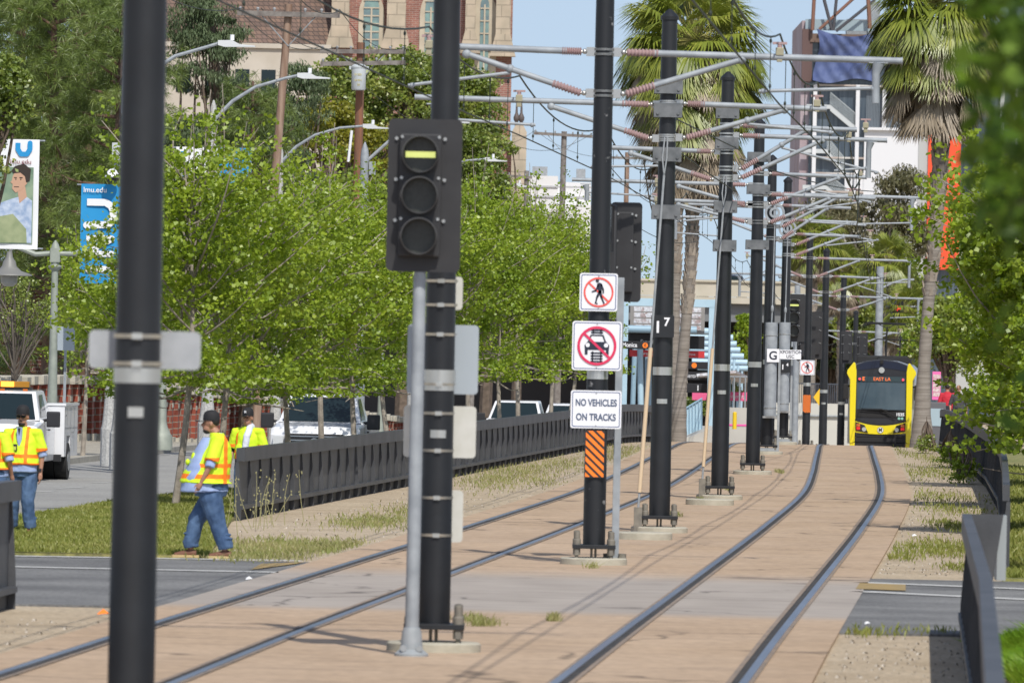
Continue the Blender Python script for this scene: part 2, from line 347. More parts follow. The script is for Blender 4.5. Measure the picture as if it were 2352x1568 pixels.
# straight crosswalk lines
def line_on(p, q, wd, dz, name='road_marking'):
    n = 12; p = Vector(p); q = Vector(q); d = Vector((q.x - p.x, q.y - p.y)).normalized(); nn = Vector((-d.y, d.x)) * wd / 2; mb = MB()
    def f(a, b): X = p.x + (q.x - p.x) * a + nn.x * b; Y = p.y + (q.y - p.y) * a + nn.y * b; return (X, Y, zt(X, Y) + dz)
    mb.grid(f, [k / n for k in range(n + 1)], [-1, 1]); return tag(mb.build(name, paint_m), kind='structure')
line_on(G(20, 1281), G(690, 1292), .45, .03); line_on(G(20, 1306), G(640, 1319), .45, .03)
a = G(1978, 1342); b_ = G(2352, 1361); line_on(a, b_ + Vector((1, 0, 0)), .42, .03)
a = G(1975, 1363); b_ = G(2352, 1387); line_on(a, b_ + Vector((1, 0, 0)), .42, .03)
tact = mat('ochre_tactile_paving', (.36, .25, .10), .9, 0, (.28, .21, .1), 8, .4, 60)
def quadpatch(name, pts, dz, material, label=None):
    mb = MB(); P = [G(*p) for p in pts]; mb.add([(p.x, p.y, p.z + dz) for p in P], [(0, 1, 2, 3)]); o = mb.build(name, material); tag(o, kind='structure'); return o
quadpatch('tactile_paving', [(1965, 1358), (2080, 1362), (2080, 1348), (1975, 1344)], .034, tact)
quadpatch('tactile_paving', [(575, 1314), (680, 1300), (700, 1296), (600, 1300)], .034, tact)
# left: grass median, street, sidewalk
def street_left(Y): return -11.0 + .062 * (Y - 196) - .5
def grass_l(Y): return XL(Y) - 4.0 - 3.9 if Y > 175 else XL(Y) - 4.0 - 3.9 - (0 if Y > 140 else (140 - Y) * .03)
EDGE = _pchip([106, 112, 118, 128, 141, 148, 175, 200, 240, 420], [-13, -10.6, -8.9, -7.25, -6.35, -5.6, -3.3, -1.5, 1.2, 12])
def FX(Y): return float(np.interp(Y, [106, 129.3, 222, 262], [XL(106) - 2.6, -4.18, 1.87, 4.44]))
strip('main_street', lambda Y: street_left(Y) if Y > 200 else -30, lambda Y: EDGE(Y) - .02, 107, 420, .03, asph_old, 10)
strip('lawn', lambda Y: EDGE(Y), lambda Y: FX(Y), 106.4, 258, .05, lawn_m, 8, step=2)
kerb_m = mat('kerb_concrete', (.30, .285, .25), .9, 0, (.38, .36, .31), 4, .3, 30)
mb = MB()
Ys = list(np.arange(200, 420, 4.0))
for a, b_ in zip(Ys, Ys[1:]):
    A = street_left(a); B = street_left(b_); za = zt(A, a); zb = zt(B, b_)
    mb.add([(A, a, za), (B, b_, zb), (B, b_, zb + .17), (A, a, za + .17), (A - .18, a, za + .17), (B - .18, b_, zb + .17)], [(0, 1, 2, 3), (3, 2, 5, 4)])
tag(mb.build('kerb', kerb_m), kind='structure')
strip('sidewalk', lambda Y: street_left(Y) - 8, lambda Y: street_left(Y) - .18, 200, 420, .165, walk_m, 3)
mb = MB()
A = street_left(200); mb.box(A - 8, A, 199.8, 200, -.6, zt(A, 200) + .17); tag(mb.build('kerb', kerb_m), kind='structure')
for x, y in ((130, 1125), (212, 1112), (420, 1088), (60, 1134)):
    g = G(x, y); line_on(g, g + Vector((.12 * 1 + .35, 2.2, 0)), .14, .036)
# right: lawn beyond the fence
strip('lawn', lambda Y: XR(Y) + 2.9, lambda Y: 40, 103.6, 262, .05, lawn_m, 8)
strip('path', lambda Y: XR(Y) + 6.2, lambda Y: 40, 180, 420, .075, walk_m, 4)
# ================================================================== rails
rail_m = mat('rail_steel', (.27, .30, .35), .32, .9, (.36, .39, .44), 2, stretch=(1, .1, 1))
groove_m = mat('flangeway_rubber', (.025, .024, .023), .85, 0, (.06, .055, .05), 6)
boot_m = mat('rail_boot', (.20, .165, .135), .9, 0, (.29, .22, .165), 7, stretch=(1, .35, 1))
def rail(fn, off, inside, label):
    t = thing('rail', label, 'rail', (0, 0, 0), 0, 'rails set flush in the slab')
    f = lambda o: (lambda Y: fn(Y) + off + o)
    def st(name, a, b_, dz, mt, box=0):
        n = 200; Ys = [30 + 400 * k / n for k in range(n + 1)]; mb = MB()
        mb.grid(lambda u, Y: ((f(a)(Y) * (1 - u) + f(b_)(Y) * u), Y, fall(Y) + dz), [0, 1], Ys[::-1])
        if box:
            for s_, e in ((a, 1), (b_, 0)):
                vs = [(f(s_)(Y), Y, fall(Y) + dz - d) for Y in Ys for d in (0, box)]
                mb.add(vs, [(2*k+2, 2*k+3, 2*k+1, 2*k) if e else (2*k, 2*k+1, 2*k+3, 2*k+2) for k in range(n)])
        mb.build(name, mt, t)
    st('rail_head', -.036, .036, .046, rail_m, .02)
    if inside > 0: st('flangeway', .036, .105, .035, groove_m); st('rubber_boot', .105, .15, .039, boot_m); st('rubber_boot', -.075, -.036, .039, boot_m)
    else: st('flangeway', -.105, -.036, .035, groove_m); st('rubber_boot', -.15, -.105, .039, boot_m); st('rubber_boot', .036, .075, .039, boot_m)
rail(XL, -.755, 1, 'leftmost of the four steel rails, crossing in front of the dark fence')
rail(XL, .755, -1, 'second rail from the left, passing just left of the pole foundations')
rail(XR, -.755, 1, 'third rail from the left, first one right of the pole foundations')
rail(XR, .755, -1, 'rightmost of the four steel rails, nearest the right hand dirt verge')
# ================================================================== OCS poles
GALV = galv
def ins(mb, p, q, r=.055, n=9):           # ribbed insulator
    p, q = Vector(p), Vector(q); pts = []; rs = []
    for k in range(2 * n + 1): pts.append(p + (q - p) * k / (2 * n)); rs.append(r if k % 2 else r * .62)
    mb.tube(pts, rs, 10)
def cantilever(t, side, ht, hl, L, drop, r0, brace=1.6, dx=0):
    """arm of the pole: top tube, brace, insulators, registration"""
    s = side; a = Vector((s * (r0 + .16), 0, ht)); e = Vector((s * (r0 + L), 0, ht + .035 * s * -1 + .0))
    mb = MB(); mb.cyl(a + (e - a) * .10, e, .042, n=10)
    mb.cyl(e, e + Vector((s * .02, 0, 0)), .047, n=10); mb.build('top_tube', GALV, t, True)
    mb = MB(); ins(mb, a, a + (e - a) * .10 + Vector((s * .06, 0, 0))); mb.build('insulator', pink_ins, t, True)
    q = Vector((s * (r0 + brace), 0, ht - .06)); p = Vector((s * (r0 + .16), 0, hl))
    mb = MB(); mb.cyl(p + (q - p) * .22, q, .038, n=10); mb.ball(q, .06, .05, .06); mb.cyl(q, q + Vector((0, 0, .1)), .018, n=6)
    mb.build('brace_tube', GALV, t, True)
    mb = MB(); ins(mb, p, p + (q - p) * .25); mb.build('insulator', pink_ins, t, True)
    mb = MB()
    for h in (ht, hl):
        mb.box(s * (r0 - .03), s * (r0 + .10), -.05, .05, h - .055, h + .055)
        mb.cyl((s * (r0 + .09), 0, h), (s * (r0 + .17), 0, h), .02, n=8); mb.ball((s * (r0 + .12), -.04, h), .035)
        mb.lathe([(r0 + .012, h - .045), (r0 + .012, h - .015)]); mb.lathe([(r0 + .012, h + .015), (r0 + .012, h + .045)]); mb.cut()
    mb.pieces('pole_clamp', bolt_m, t, True)
    xw = s * (2.2 if s > 0 else 2.2) + dx; ca = 5.9
    mb = MB()
    if drop:
        xe = s * (r0 + L - .28); mb.box(xe - .12, xe + .12, -.03, .03, ht - .07, ht - .05)
        mb.tube([(xe, 0, ht - .07), (xe - s*.03, 0, ht - .2), (xe - s*.03, 0, ca - .02)], [.075, .05, .05], 10); mb.build('drop_tube', GALV, t, True)
        mb = MB(); mb.cyl((xe, 0, ca + .17), (xw - s * .25, 0, ca + .10), .022, n=8); mb.ball((xe - s*.06, 0, ca+.16), .04); mb.ball((xw - s * .2, 0, ca + .1), .035)
        mb.build('steady_arm', GALV, t, True)
    else:
        g = p + (q - p) * .62; mb.cyl(g + Vector((0, 0, -.05)), (xw + s * .25, 0, ca + .08), .022, n=8); mb.ball(g, .055); mb.ball((xw + s * .2, 0, ca + .08), .035)
        mb.build('steady_arm', GALV, t, True)
    mb = MB(); mb.box(xw - .05, xw + .05, -.05, .05, ht + .0, ht + .10); mb.box(xw-.035, xw+.035, -.03, .03, ht-.08, ht); mb.build('messenger_clamp', mat('brass_clamp', (.38, .35, .24), .5, .4), t, bevel=.01)
    mb = MB(); mb.box(xw - .09, xw + .09, -.03, .03, ht + .14, ht + .17); mb.cyl((xw, 0, ht + .1), (xw, 0, ht + .16), .03, n=8); mb.build('insulator', pink_ins, t)
def pole(X, Y, label, z0=None, h=7.6, rb=.155, rt=.115, base=True, cap=True, arms=(), band=2.35, plates=(), scuff=False, pad=True, lift=.28):
    z = (fall(Y) if z0 is None else z0); t = thing('overhead_line_pole', label, 'pole', (X, Y, z), 0, 'black overhead line poles between the tracks')
    mb = MB(); n = 24; prof = [(rb, lift), (rb, .9), (rb * .97, 2.0), (rt + (rb-rt)*.4, 5.2), (rt, h)]; mb.lathe(prof, n=n); mb.build('shaft', black_paint if not scuff else SCUFF, t, True)
    if cap: mb = MB(); mb.lathe([(rt + .02, h - .01), (rt + .022, h + .04), (rt * .95, h + .07), (.02, h + .15)], n=n); mb.build('cap', black_paint, t, True)
    if base:
        mb = MB(); mb.box(-.27, .27, -.27, .27, lift - .05, lift); mb.build('base_plate', black_paint, t, bevel=.006)
        mb = MB()
        for sx in (-1, 1):
            for sy in (-1, 1):
                if mb.v: mb.cut()
                mb.cyl((sx * .215, sy * .215, .05), (sx * .215, sy * .215, lift + .17), .022, n=8)
                mb.lathe([(.05, lift), (.05, lift + .06), (.038, lift + .07), (.038, lift + .16), (.02, lift + .17)], (sx * .215, sy * .215, 0), 10)
                mb.lathe([(.045, lift - .13), (.045, lift - .05)], (sx * .215, sy * .215, 0), 6)
        mb.cut(); mb.cyl((.02, -.1, .03), (.02, -.1, lift), .015, n=6); mb.cut(); mb.cyl((-.03, -.1, .03), (-.03, -.1, lift), .015, n=6)
        mb.pieces('anchor_bolt', mat('weathered_bolts', (.16, .15, .13), .7, .3, (.25, .23, .19), 9), t, True)
    if pad: mb = MB(); mb.lathe([(.42, -.06), (.42, .10), (.40, .115)], n=36); mb.build('foundation', conc, t, True)
    if band:
        mb = MB()
        def wrap(w_, h0, h1):      # curved plate on the camera side
            r = rb * .985 + .006; k = 8; vs = []; 
            for a_ in range(k + 1):
                tt = R(-90) + (a_ / k - .5) * 2 * w_; vs += [(r * math.cos(tt), r * math.sin(tt), h0), (r * math.cos(tt), r * math.sin(tt), h1)]
            mb.add(vs, [(2*i, 2*i+2, 2*i+3, 2*i+1) for i in range(k)])
        wrap(1.15, band, band + .12); mb.cut(); wrap(.5, band - .42, band - .35); mb.pieces('reflective_band', band_m, t)
    for a_ in arms: cantilever(t, a_[0], a_[1], a_[2], a_[3], a_[4], rt + .01, *(a_[5:]))
    return t
SCUFF = mat('scuffed_black_paint', (.012, .0135, .016), .45, 0, (.30, .30, .30), 7, lo=.66, hi=.76, detail=8)
def guyrod(t, x0=-.16, top=5.3, pvc=(0.1, 2.75)):
    mb = MB(); mb.cyl((x0 + .12, -.2, top), (x0 - .16, -.22, .35), .018, n=8)
    mb.tube([(x0 + .12, -.2, top), (x0 + .155, -.2, top + .25), (x0 + .16, -.2, top + .55)], .012, 6)
    mb.tube([(x0 + .12, -.2, top), (x0 + .09, -.2, top + .25), (x0 + .12, -.2, top + .55)], .012, 6)
    mb.build('anchor_rod', galv_dull, t, True)
    mb = MB(); f = lambda h: (x0 + .12 + (-.28) * (top - h) / (top - .35), -.205 - .02 * (top-h)/top, h); mb.cyl(f(pvc[1]), f(.62), .032, n=10); mb.build('guard_sleeve', mat('yellowed_plastic', (.62, .48, .32), .5), t, True)
    mb = MB(); mb.box(x0 - .22, x0 - .10, -.27, -.17, .02, .40); mb.build('anchor_bracket', mat('weathered_bolts', (.16, .15, .13), .7), t)
def channel(t, hs, wd=.42):
    for h in hs:
        mb = MB(); mb.box(-wd / 2, wd / 2, -.19, -.17, h - .1, h + .1); mb.box(-wd / 2, wd / 2, -.17, .2, h + .09, h + .11); mb.box(-wd/2, wd/2, .18, .2, h-.1, h+.09)
        for sx in (-1, 1): mb.disc(sx * wd * .36, h - .04, .022, -.21, -.19, 8)
        mb.build('channel_bracket', mat('grey_channel_steel', (.10, .11, .118), .65, .1, (.17, .18, .19), 6), t)
P0 = pole(-2.19, 50, 'nearest black pole, out of focus, with two grey sign backs', arms=(), rb=.138, rt=.12, band=0, base=False, pad=True, lift=.0)
PX = {}
LB = {76: 'black pole directly behind the three lens train signal', 107: 'black pole carrying the no pedestrians and no vehicles signs', 126: 'black pole with the small number 17 plate and a guy rod', 154: 'black capped pole with a cream guy sleeve, just right of the number plate pole', 185: 'black pole just left of the two balance weight poles', 220: 'black pole behind the galvanised weight tube with the letter G', 246: 'black pole behind the shorter weight tube beside the station name plate', 300: 'black pole with a small no pedestrians sign and orange striped panel', 318: 'black pole second to the left of the train', 355: 'black pole next to the left side of the train', 420: 'farthest black pole whose top shows just over the train'}
ARMS = {76: [(1, 6.45, 5.93, 2.3, 0), (-1, 6.45, 5.93, 3.6, 1)],
 107: [(1, 6.45, 5.93, 3.6, 1), (-1, 6.45, 5.93, 2.05, 0)],
 126: [(1, 6.36, 5.86, 2.2, 0), (-1, 6.34, 5.84, 3.6, 1)],
 154: [(1, 6.6, 5.84, 2.75, 1), (-1, 6.3, 5.8, 2.1, 0), (1, 6.78, 6.0, 2.2, 0, 1.3, .3)],
 185: [(1, 6.55, 5.9, 2.2, 0), (-1, 6.3, 5.85, 3.9, 1), (1, 6.1, 5.5, 2.4, 0, 1.4, -.2), (-1, 5.9, 5.5, 2.2, 0)],
 220: [(1, 6.75, 5.9, 3.8, 1), (-1, 6.4, 5.9, 2.1, 0), (1, 6.45, 5.6, 1.9, 0, 1.3)],
 246: [(1, 6.5, 5.8, 1.9, 0), (-1, 6.5, 5.9, 3.4, 1), (1, 6.1, 5.5, 2.0, 0, 1.5, .2)],
 300: [(1, 6.85, 6.2, 3.7, 1), (-1, 6.85, 6.2, 2.1, 0)], 318: [(1, 6.7, 6.1, 1.9, 0), (-1, 6.7, 6.1, 3.4, 1)],
 355: [(1, 6.85, 6.3, 3.3, 1), (-1, 6.85, 6.3, 2.1, 0)], 420: [(1, 6.7, 6.1, 2.1, 0), (-1, 6.7, 6.1, 3.3, 1)]}
PO = {}
for Y in sorted(LB):
    X = {76: -.64, 107: 1.08, 126: 2.23, 154: 3.80, 185: 5.27, 220: 6.62, 246: 7.86, 300: 10.4, 318: 11.65, 355: 13.75, 420: 16.9}[Y]
    PX[Y] = X
    PO[Y] = pole(X, Y, LB[Y], arms=ARMS[Y], rb=.14 if Y in (76, 107, 300) else .155, rt=.113, scuff=(Y == 107), band=0 if Y == 246 else 2.35, h=7.6)
channel(PO[126], (7.05 - .45, 6.1 + .15, 5.6, 4.75)); guyrod(PO[126])
channel(PO[154], (7.0, 6.45, 5.3, 4.6)); guyrod(PO[154])
channel(PO[185], (6.9, 6.2, 5.0), .5)
for (x, y, l) in ((1476, 1243, 'empty concrete disc just in front of the pole with the 17 plate'), (1630, 1163, 'empty concrete disc in front of the second guyed pole')):
    g = G(x, y); mb = MB(); mb.lathe([(.42, -.06), (.42, .09), (.40, .105)], n=36); tag(mb.build('foundation', conc, loc=(g.x, g.y, g.z + .03), smooth=True), l, 'foundation')
# number plate 17
mb = MB(); mb.prism(rrect(0, 0, .34, .33, .02), -.19, -.175); pl = mb.build('number_plate', black_paint, PO[126], loc=(-.015, 0, 3.07))
text('1', .24, white_sign, pl, (-.07, -.192, -.02), bold=.006); text('7', .17, white_sign, pl, (.06, -.192, .06), bold=.005)
# ---------------------------------------------------------------- wires
wire_m = mat('aged_copper_wire', (.035, .045, .035), .6, .3)
def wires(fn, side, lab):
    sup = [30] + sorted(LB) + [460]
    pts_m = []; pts_c = []
    hz = []
    for a, b_ in zip(sup, sup[1:]):
        n = 14
        for k in range(n):
            t = k / n; Y = a + (b_ - a) * t
            def supx(Ys): return (PX[Ys] + side * 2.2) if Ys in PX else fn(Ys) + 0
            X = supx(a) * (1 - t) + supx(b_) * t; zg = fall(Y); sag = 4 * t * (1 - t)
            L = b_ - a; s_ = min(.55, L * .013)
            pts_m.append(Vector((X, Y, zg + 6.72 - sag * s_))); pts_c.append(Vector((X, Y, zg + 5.85)))
            if k in (2, 5, 9, 12): hz.append((pts_m[-1], pts_c[-1]))
    for nm, pts, r in (('messenger_wire', pts_m, .013), ('contact_wire', pts_c, .011)):
        t = thing('overhead_wire', ('upper sagging' if nm[0] == 'm' else 'lower level') + ' wire of the overhead line above the ' + lab, 'wire', (0, 0, 0), 0, 'overhead line wires')
        mb = MB(); mb.tube(pts, r, 6); mb.build(nm, wire_m, t, True)
        if nm[0] == 'm':
            for i, (p, q) in enumerate(hz):
                mb = MB(); mb.cyl(p, q, .006, n=5); mb.ball(q + Vector((0, 0, .08)), .018, .018, .03, 6, 4); mb.ball(p - Vector((0, 0, .05)), .018, .018, .03, 6, 4); mb.build('hanger', wire_m, t)
wires(XL, -1, 'left track'); wires(XR, 1, 'right track')
# feeder wires / jumper loops around the overlap poles
def loop(p, q, sag, r, label, name='jumper_cable'):
    p, q = Vector(p), Vector(q); pts = [p.lerp(q, k / 16) - Vector((0, 0, sag * 4 * (k / 16) * (1 - k / 16))) for k in range(17)]
    mb = MB(); mb.tube(pts, r, 6); return tag(mb.build(name, wire_m, smooth=True), label, 'cable', 'cables of the overhead line')
loop(W(1535, 265, 126), W(1700, 345, 154), .0, .012, 'stay wire from the pole with the 17 plate to the next capped pole')
loop(W(1535, 330, 126), W(1690, 440, 154), .02, .012, 'lower stay wire running behind the pole with the 17 plate')
loop(W(1700, 365, 154), W(2010, 440, 230), .12, .012, 'stay wire sagging right from the capped pole to a far arm')
loop(W(1940, 395, 215), W(1982, 390, 218), .45, .022, 'thick black jumper loop hanging under the far right arms')
loop(W(1905, 300, 200), W(1940, 300, 205), .30, .018, 'short black jumper loop under the topmost right arms')
loop(W(1480, 375, 150), W(1515, 500, 175), .35, .012, 'thin jumper loop between the 17 pole and the palm trunk')
for (x0, y0, x1, y1, l) in ((1395, 375, 1560, 480, 'thin slanting stay wire left of the 17 plate pole, upper'), (1400, 470, 1600, 555, 'thin slanting stay wire left of the 17 plate pole, lower')):
    loop(W(x0, y0, 175), W(x1, y1, 240), .3, .009, l)
# balance weights
def weight(Y, X, z0, z1, r, label, nm, off=-.32):
    t = thing('balance_weight', label, 'balance weight', (X, Y - .1, fall(Y)), 0, 'balance weight tubes')
    mb = MB(); mb.lathe([(r, z0), (r, z1)], (0, off, 0), 20); mb.build('weight_tube', galv, t, True)
    mb = MB(); mb.lathe([(r+.01, z1-.35), (r+.01, z1-.32)], (0, off, 0)); mb.cut(); mb.lathe([(r+.01, z0+.2), (r+.01, z0+.23)], (0, off, 0)); mb.cut(); mb.box(-r-.02, r+.02, off - .1, 0, z0-.05, z0); mb.pieces('strap', bolt_m, t, True)
    mb = MB(); mb.tube([(0, off, z1), (.01, off, z1 + .35), (.03, off, 6.2)], .016, 6); mb.ball((.01, off, z1 + .35), .04, .04, .1); mb.build('weight_cable', galv_dull, t, True)
    mb = MB(); mb.ring(.02, 6.25, .26, .2, off - .05, off + .05, 24); mb.ring(.02, 6.25, .14, .08, off-.06, off+.06, 16); mb.box(-.01, .05, off - .04, 0, 5.95, 6.5); mb.build('wheel', galv, t)
    mb = MB(); mb.box(-.26, .26, -.15, .15, .12, .2); mb.box(.2, .26, -.15, -.1, .2, 2.5); mb.build('guide_frame', galv_dull, t)
    return t
w1 = weight(220, PX[220] + .05, 1.02, 3.43, .16, 'taller galvanised weight tube with the white G plate', 0)
mb = MB(); mb.prism(rrect(0, 0, .32, .34, .01), -.03, -.02); g1 = mb.build('letter_plate', white_sign, w1, loc=(.05, -.48, 2.58)); text('G', .30, sign_black, g1, (0, -.032, -.01), bold=.006)
w2 = weight(246, PX[246] - .02, 1.0, 3.55, .165, 'shorter galvanised weight tube with the station name plate', 0)
mb = MB(); mb.prism(rrect(0, 0, .62, .27, .01), -.03, -.02); g2 = mb.build('name_plate', white_sign, w2, loc=(.17, -.5, 2.63)); text('EXPOSITION/\nUSC', .125, sign_black, g2, (0, -.032, .0), bold=.002)
mb = MB(); mb.prism(rrect(0, 0, .34, .34, .01), -.03, -.02); g3 = mb.build('number_plate', black_paint, w2, loc=(.02, -.5, 2.28)); text('1', .2, white_sign, g3, (-.06, -.032, -.02), bold=.006); text('4', .13, white_sign, g3, (.07, -.032, .05), bold=.004)
# ================================================================== signs
def walker(mb, cx, cz, s, y0, y1):
    def cap(x0, z0, x1, z1, w0, w1=None):
        w1 = w1 or w0; a = math.atan2(z1 - z0, x1 - x0); P = []
        for k in range(7): t = a + math.pi/2 + math.pi*k/6; P.append((cx+s*(x0+w0*math.cos(t)), cz+s*(z0+w0*math.sin(t))))
        for k in range(7): t = a - math.pi/2 + math.pi*k/6; P.append((cx+s*(x1+w1*math.cos(t)), cz+s*(z1+w1*math.sin(t))))
        mb.prism(P, y0, y1)
    mb.disc(cx - .05*s, cz + .40*s, .06*s, y0, y1, 16)
    cap(.02, .25, .05, .02, .085, .06); cap(.09, .27, .16, .08, .03); cap(.16, .08, .16, -.02, .025); cap(-.02, .24, -.1, .05, .03); cap(-.1, .05, -.22, .02, .025)
    cap(.04, .02, -.05, -.17, .05, .035); cap(-.05, -.17, -.1, -.38, .032, .025); cap(.05, .02, .1, -.17, .05, .035); cap(.1, -.17, .2, -.40, .032, .025); cap(-.1, -.38, -.04, -.40, .02); 
def plate(t, cx, cz, w_, h, name, y=-.17, r=.03, border=True):
    mb = MB(); mb.prism(rrect(0, 0, w_, h, r), y - .004, y); p = mb.build(name, white_sign, t, loc=(cx, 0, cz))
    if border:
        mb = MB(); po = rrect(0, 0, w_ - .035, h - .035, r * .8); pi = rrect(0, 0, w_ - .055, h - .055, r * .65); n = len(po)
        mb.add([(x, y - .006, z) for x, z in po + pi], [(i, (i+1) % n, n+(i+1) % n, n+i) for i in range(n)]); mb.build('border', mat('navy_border', (.08, .12, .25), .5), p)
    mb = MB()
    for s_ in (1, -1): mb.disc(0, s_ * (h/2 - .035), .009, y - .012, y - .004, 8)
    mb.build('bolt', bolt_m, p)
    return p
def prohibit(p, R_, mt, y, cz=0, w_=.13):
    mb = MB(); mb.ring(0, cz, R_, R_ * (1 - w_), y - .012, y - .009); a = R(-43); d = R_ * .95; hw = R_ * w_ * .5
    c, s_ = math.cos(a), math.sin(a); mb.prism([(c*d - s_*hw, cz + s_*d + c*hw), (-c*d - s_*hw, cz - s_*d + c*hw), (-c*d + s_*hw, cz - s_*d - c*hw), (c*d + s_*hw, cz + s_*d - c*hw)], y - .0105, y - .0085)
    mb.build('prohibition_ring', mt, p)
S2 = 183.0
def on(px_, py_, Y, X0, z0): q = W(px_, py_, Y); return q.x - X0, q.z - z0
t = thing('traffic_sign', 'white square no pedestrians sign, topmost on its pole beside the far signal', 'sign', (PX[107], 107, 0), 0, 'signs on the black poles')
cx, cz = on(1375, 671, 106.8, PX[107], 0); p = plate(t, cx, cz, .475, .475, 'sign_plate'); mb = MB(); walker(mb, 0, 0, .36, -.181, -.177); mb.build('walking_figure', sign_black, p); prohibit(p, .187, sign_red, -.17, 0, .12)
t = thing('traffic_sign', 'white square sign with a crimson ring over a car on rails', 'sign', (PX[107], 107, 0), 0, 'signs on the black poles')
cx, cz = on(1371, 794, 106.8, PX[107], 0); p = plate(t, cx, cz, .62, .615, 'sign_plate', r=.035)
mb = MB(); y0, y1 = -.181, -.177
mb.prism([(-.155, .005), (-.15, -.05), (.15, -.05), (.155, .005), (.12, .05), (-.12, .05)], y0, y1)
mb.box(-.15, -.115, y0, y1, -.11, -.05); mb.box(.115, .15, y0, y1, -.11, -.05)
for q in ([(-.115, .05), (-.095, .05), (-.065, .13), (-.08, .14)], [(.115, .05), (.095, .05), (.065, .13), (.08, .14)], [(-.08, .14), (-.07, .125), (.07, .125), (.08, .14)]): mb.prism(q, y0, y1)
for s_ in (-1, 1):
    mb.box(s_ * .048 - .008, s_ * .048 + .008, y0, y1, .15, .215); mb.box(s_ * .052 - .008, s_ * .052 + .008, y0, y1, -.215, -.07)
for z in (.165, .195, -.09, -.125, -.16, -.195): mb.box(-.075, .075, y0, y1, z - .009, z + .009)
mb.build('car_pictogram', sign_black, p)
mb = MB()
for s_ in (-1, 1): mb.disc(s_ * .115, .008, .027, -.184, -.1815, 16)
mb.build('headlamp_dots', white_sign, p)
prohibit(p, .245, sign_crim, -.174, 0, .13)
t = thing('traffic_sign', 'white plate reading NO VEHICLES ON TRACKS', 'sign', (PX[107], 107, 0), 0, 'signs on the black poles')
cx, cz = on(1369, 940, 106.8, PX[107], 0); p = plate(t, cx, cz, .635, .475, 'sign_plate'); text('NO VEHICLES', .118, mat('grey_blue_ink', (.07, .10, .17), .5), p, (0, -.176, .08), sx=.72, bold=.0035); text('ON TRACKS', .118, MATS['grey_blue_ink'], p, (0, -.176, -.10), sx=.76, bold=.0035)
def hazard(X, Y, z, cz, w_, h, label, n=6):
    t = thing('hazard_marker', label, 'hazard marker', (X, Y, z), 0, 'orange and black striped markers'); mb = MB(); mb.prism(rrect(0, 0, w_, h, .015), -.164, -.16); p = mb.build('marker_plate', mat('marker_black', (.02, .02, .02), .5), t, loc=(0, 0, cz))
    mb = MB(); wd = w_ - .025; step = h / n; hh = h/2 - .012
    for k in range(-2, n + 2):
        z0 = -hh + k * step; a = [(-wd/2, z0 + wd*.95), (-wd/2, z0 + wd*.95 + step*.60), (wd/2, z0 + step*.60), (wd/2, z0)]; a = [(x, q - step*.2) for x, q in a]
        for lim, sg in ((hh, 1), (-hh, -1)):
            r = []
            for (x0, q0), (x1, q1) in zip(a, a[1:] + a[:1]):
                i0, i1 = (lim - q0) * sg >= 0, (lim - q1) * sg >= 0
                if i0: r.append((x0, q0))
                if i0 != i1: tt = (lim - q0) / (q1 - q0); r.append((x0 + (x1 - x0) * tt, lim))
            a = r
            if len(a) < 3: break
        if len(a) >= 3: mb.prism(a, -.167, -.1645)
    mb.build('orange_stripes', orange_refl, p)
cx, cz = on(1366, 1042, 106.8, PX[107], 0)
hazard(PX[107] + cx, 107, 0, cz, .255, .60, 'orange and black striped panel low on the pole under the NO VEHICLES plate')
q = W(1853, 927, 299.8); hazard(PX[300] , 300, q.z, 0, .29, .64, 'orange and black striped panel on the far pole left of the train', 8)
t = thing('traffic_sign', 'small distant no pedestrians sign on a black pole left of the train', 'sign', (PX[300], 300, 0), 0, 'signs on the black poles')
cx, cz = on(1854, 844, 299.8, PX[300], 0); p = plate(t, cx, cz, .52, .52, 'sign_plate'); mb = MB(); walker(mb, 0, 0, .40, -.185, -.177); mb.build('walking_figure', sign_black, p); prohibit(p, .205, sign_red, -.17, 0, .12)
# bracket posts beside P2
gp = thing('sign_post', 'galvanised square post close to the right of the signed black pole', 'post', (PX[107] + .27, 107.15, 0.03), 0)
mb = MB(); mb.box(-.045, .045, -.045, .045, 0, 3.6); mb.build('post', galv, gp, bevel=.006)
mb = MB(); mb.box(-.14, .12, -.12, .12, 0, .06); mb.lathe([(.05, .06), (.05, .14)], (-.1, -.08, 0), 8); mb.lathe([(.05, .06), (.05, .14)], (.09, -.08, 0), 8); mb.build('base', mat('weathered_bolts', (.16, .15, .13), .7), gp)
# sign backs
def back(x0, y0, x1, y1, Y, label, mt=sign_back, dy=.17, straps=True):
    a = W(x0, y0, Y + dy); b_ = W(x1, y1, Y + dy); w_ = b_.x - a.x; h = a.z - b_.z; c = (a + b_) / 2
    t = thing('road_sign', label, 'sign', (c.x, Y + dy, c.z), 0, 'signs seen from the back'); mb = MB(); mb.prism(rrect(0, 0, w_, h, min(.035, w_ * .2)), 0, .004); mb.build('sign_plate', mt, t)
    if straps:
        mb = MB(); pxx = {50: -2.19, 76: PX[76]}.get(Y, c.x) - c.x
        for s_ in (-.36, .36): mb.lathe([(.145, h * s_ - .012), (.148, h * s_ + .012)], (pxx, -dy, 0), 24); mb.box(pxx-.03, pxx + .03, -dy - .165, -dy - .145, h*s_-.018, h*s_+.018); mb.cut()
        mb.pieces('strap', band_m, t, True)
back(205, 757, 460, 850, 50, 'wide grey sign back on the nearest blurred pole')
back(937, 744, 1097, 906, 76, 'upper blue grey sign back behind the near signal post', mat('blue_grey_sign_back', (.38, .43, .47), .5, .2))
back(928, 930, 1092, 1052, 76, 'cream grey sign back below the upper one on the signal pole', sign_back_pale)
back(1020, 1125, 1062, 1245, 76, 'small light grey sign back low on the right of the signal pole', sign_back_pale)
back(1020, 635, 1062, 712, 76, 'narrow grey sign back edge just under the signal backplate', sign_back_pale)
mbx = MB()
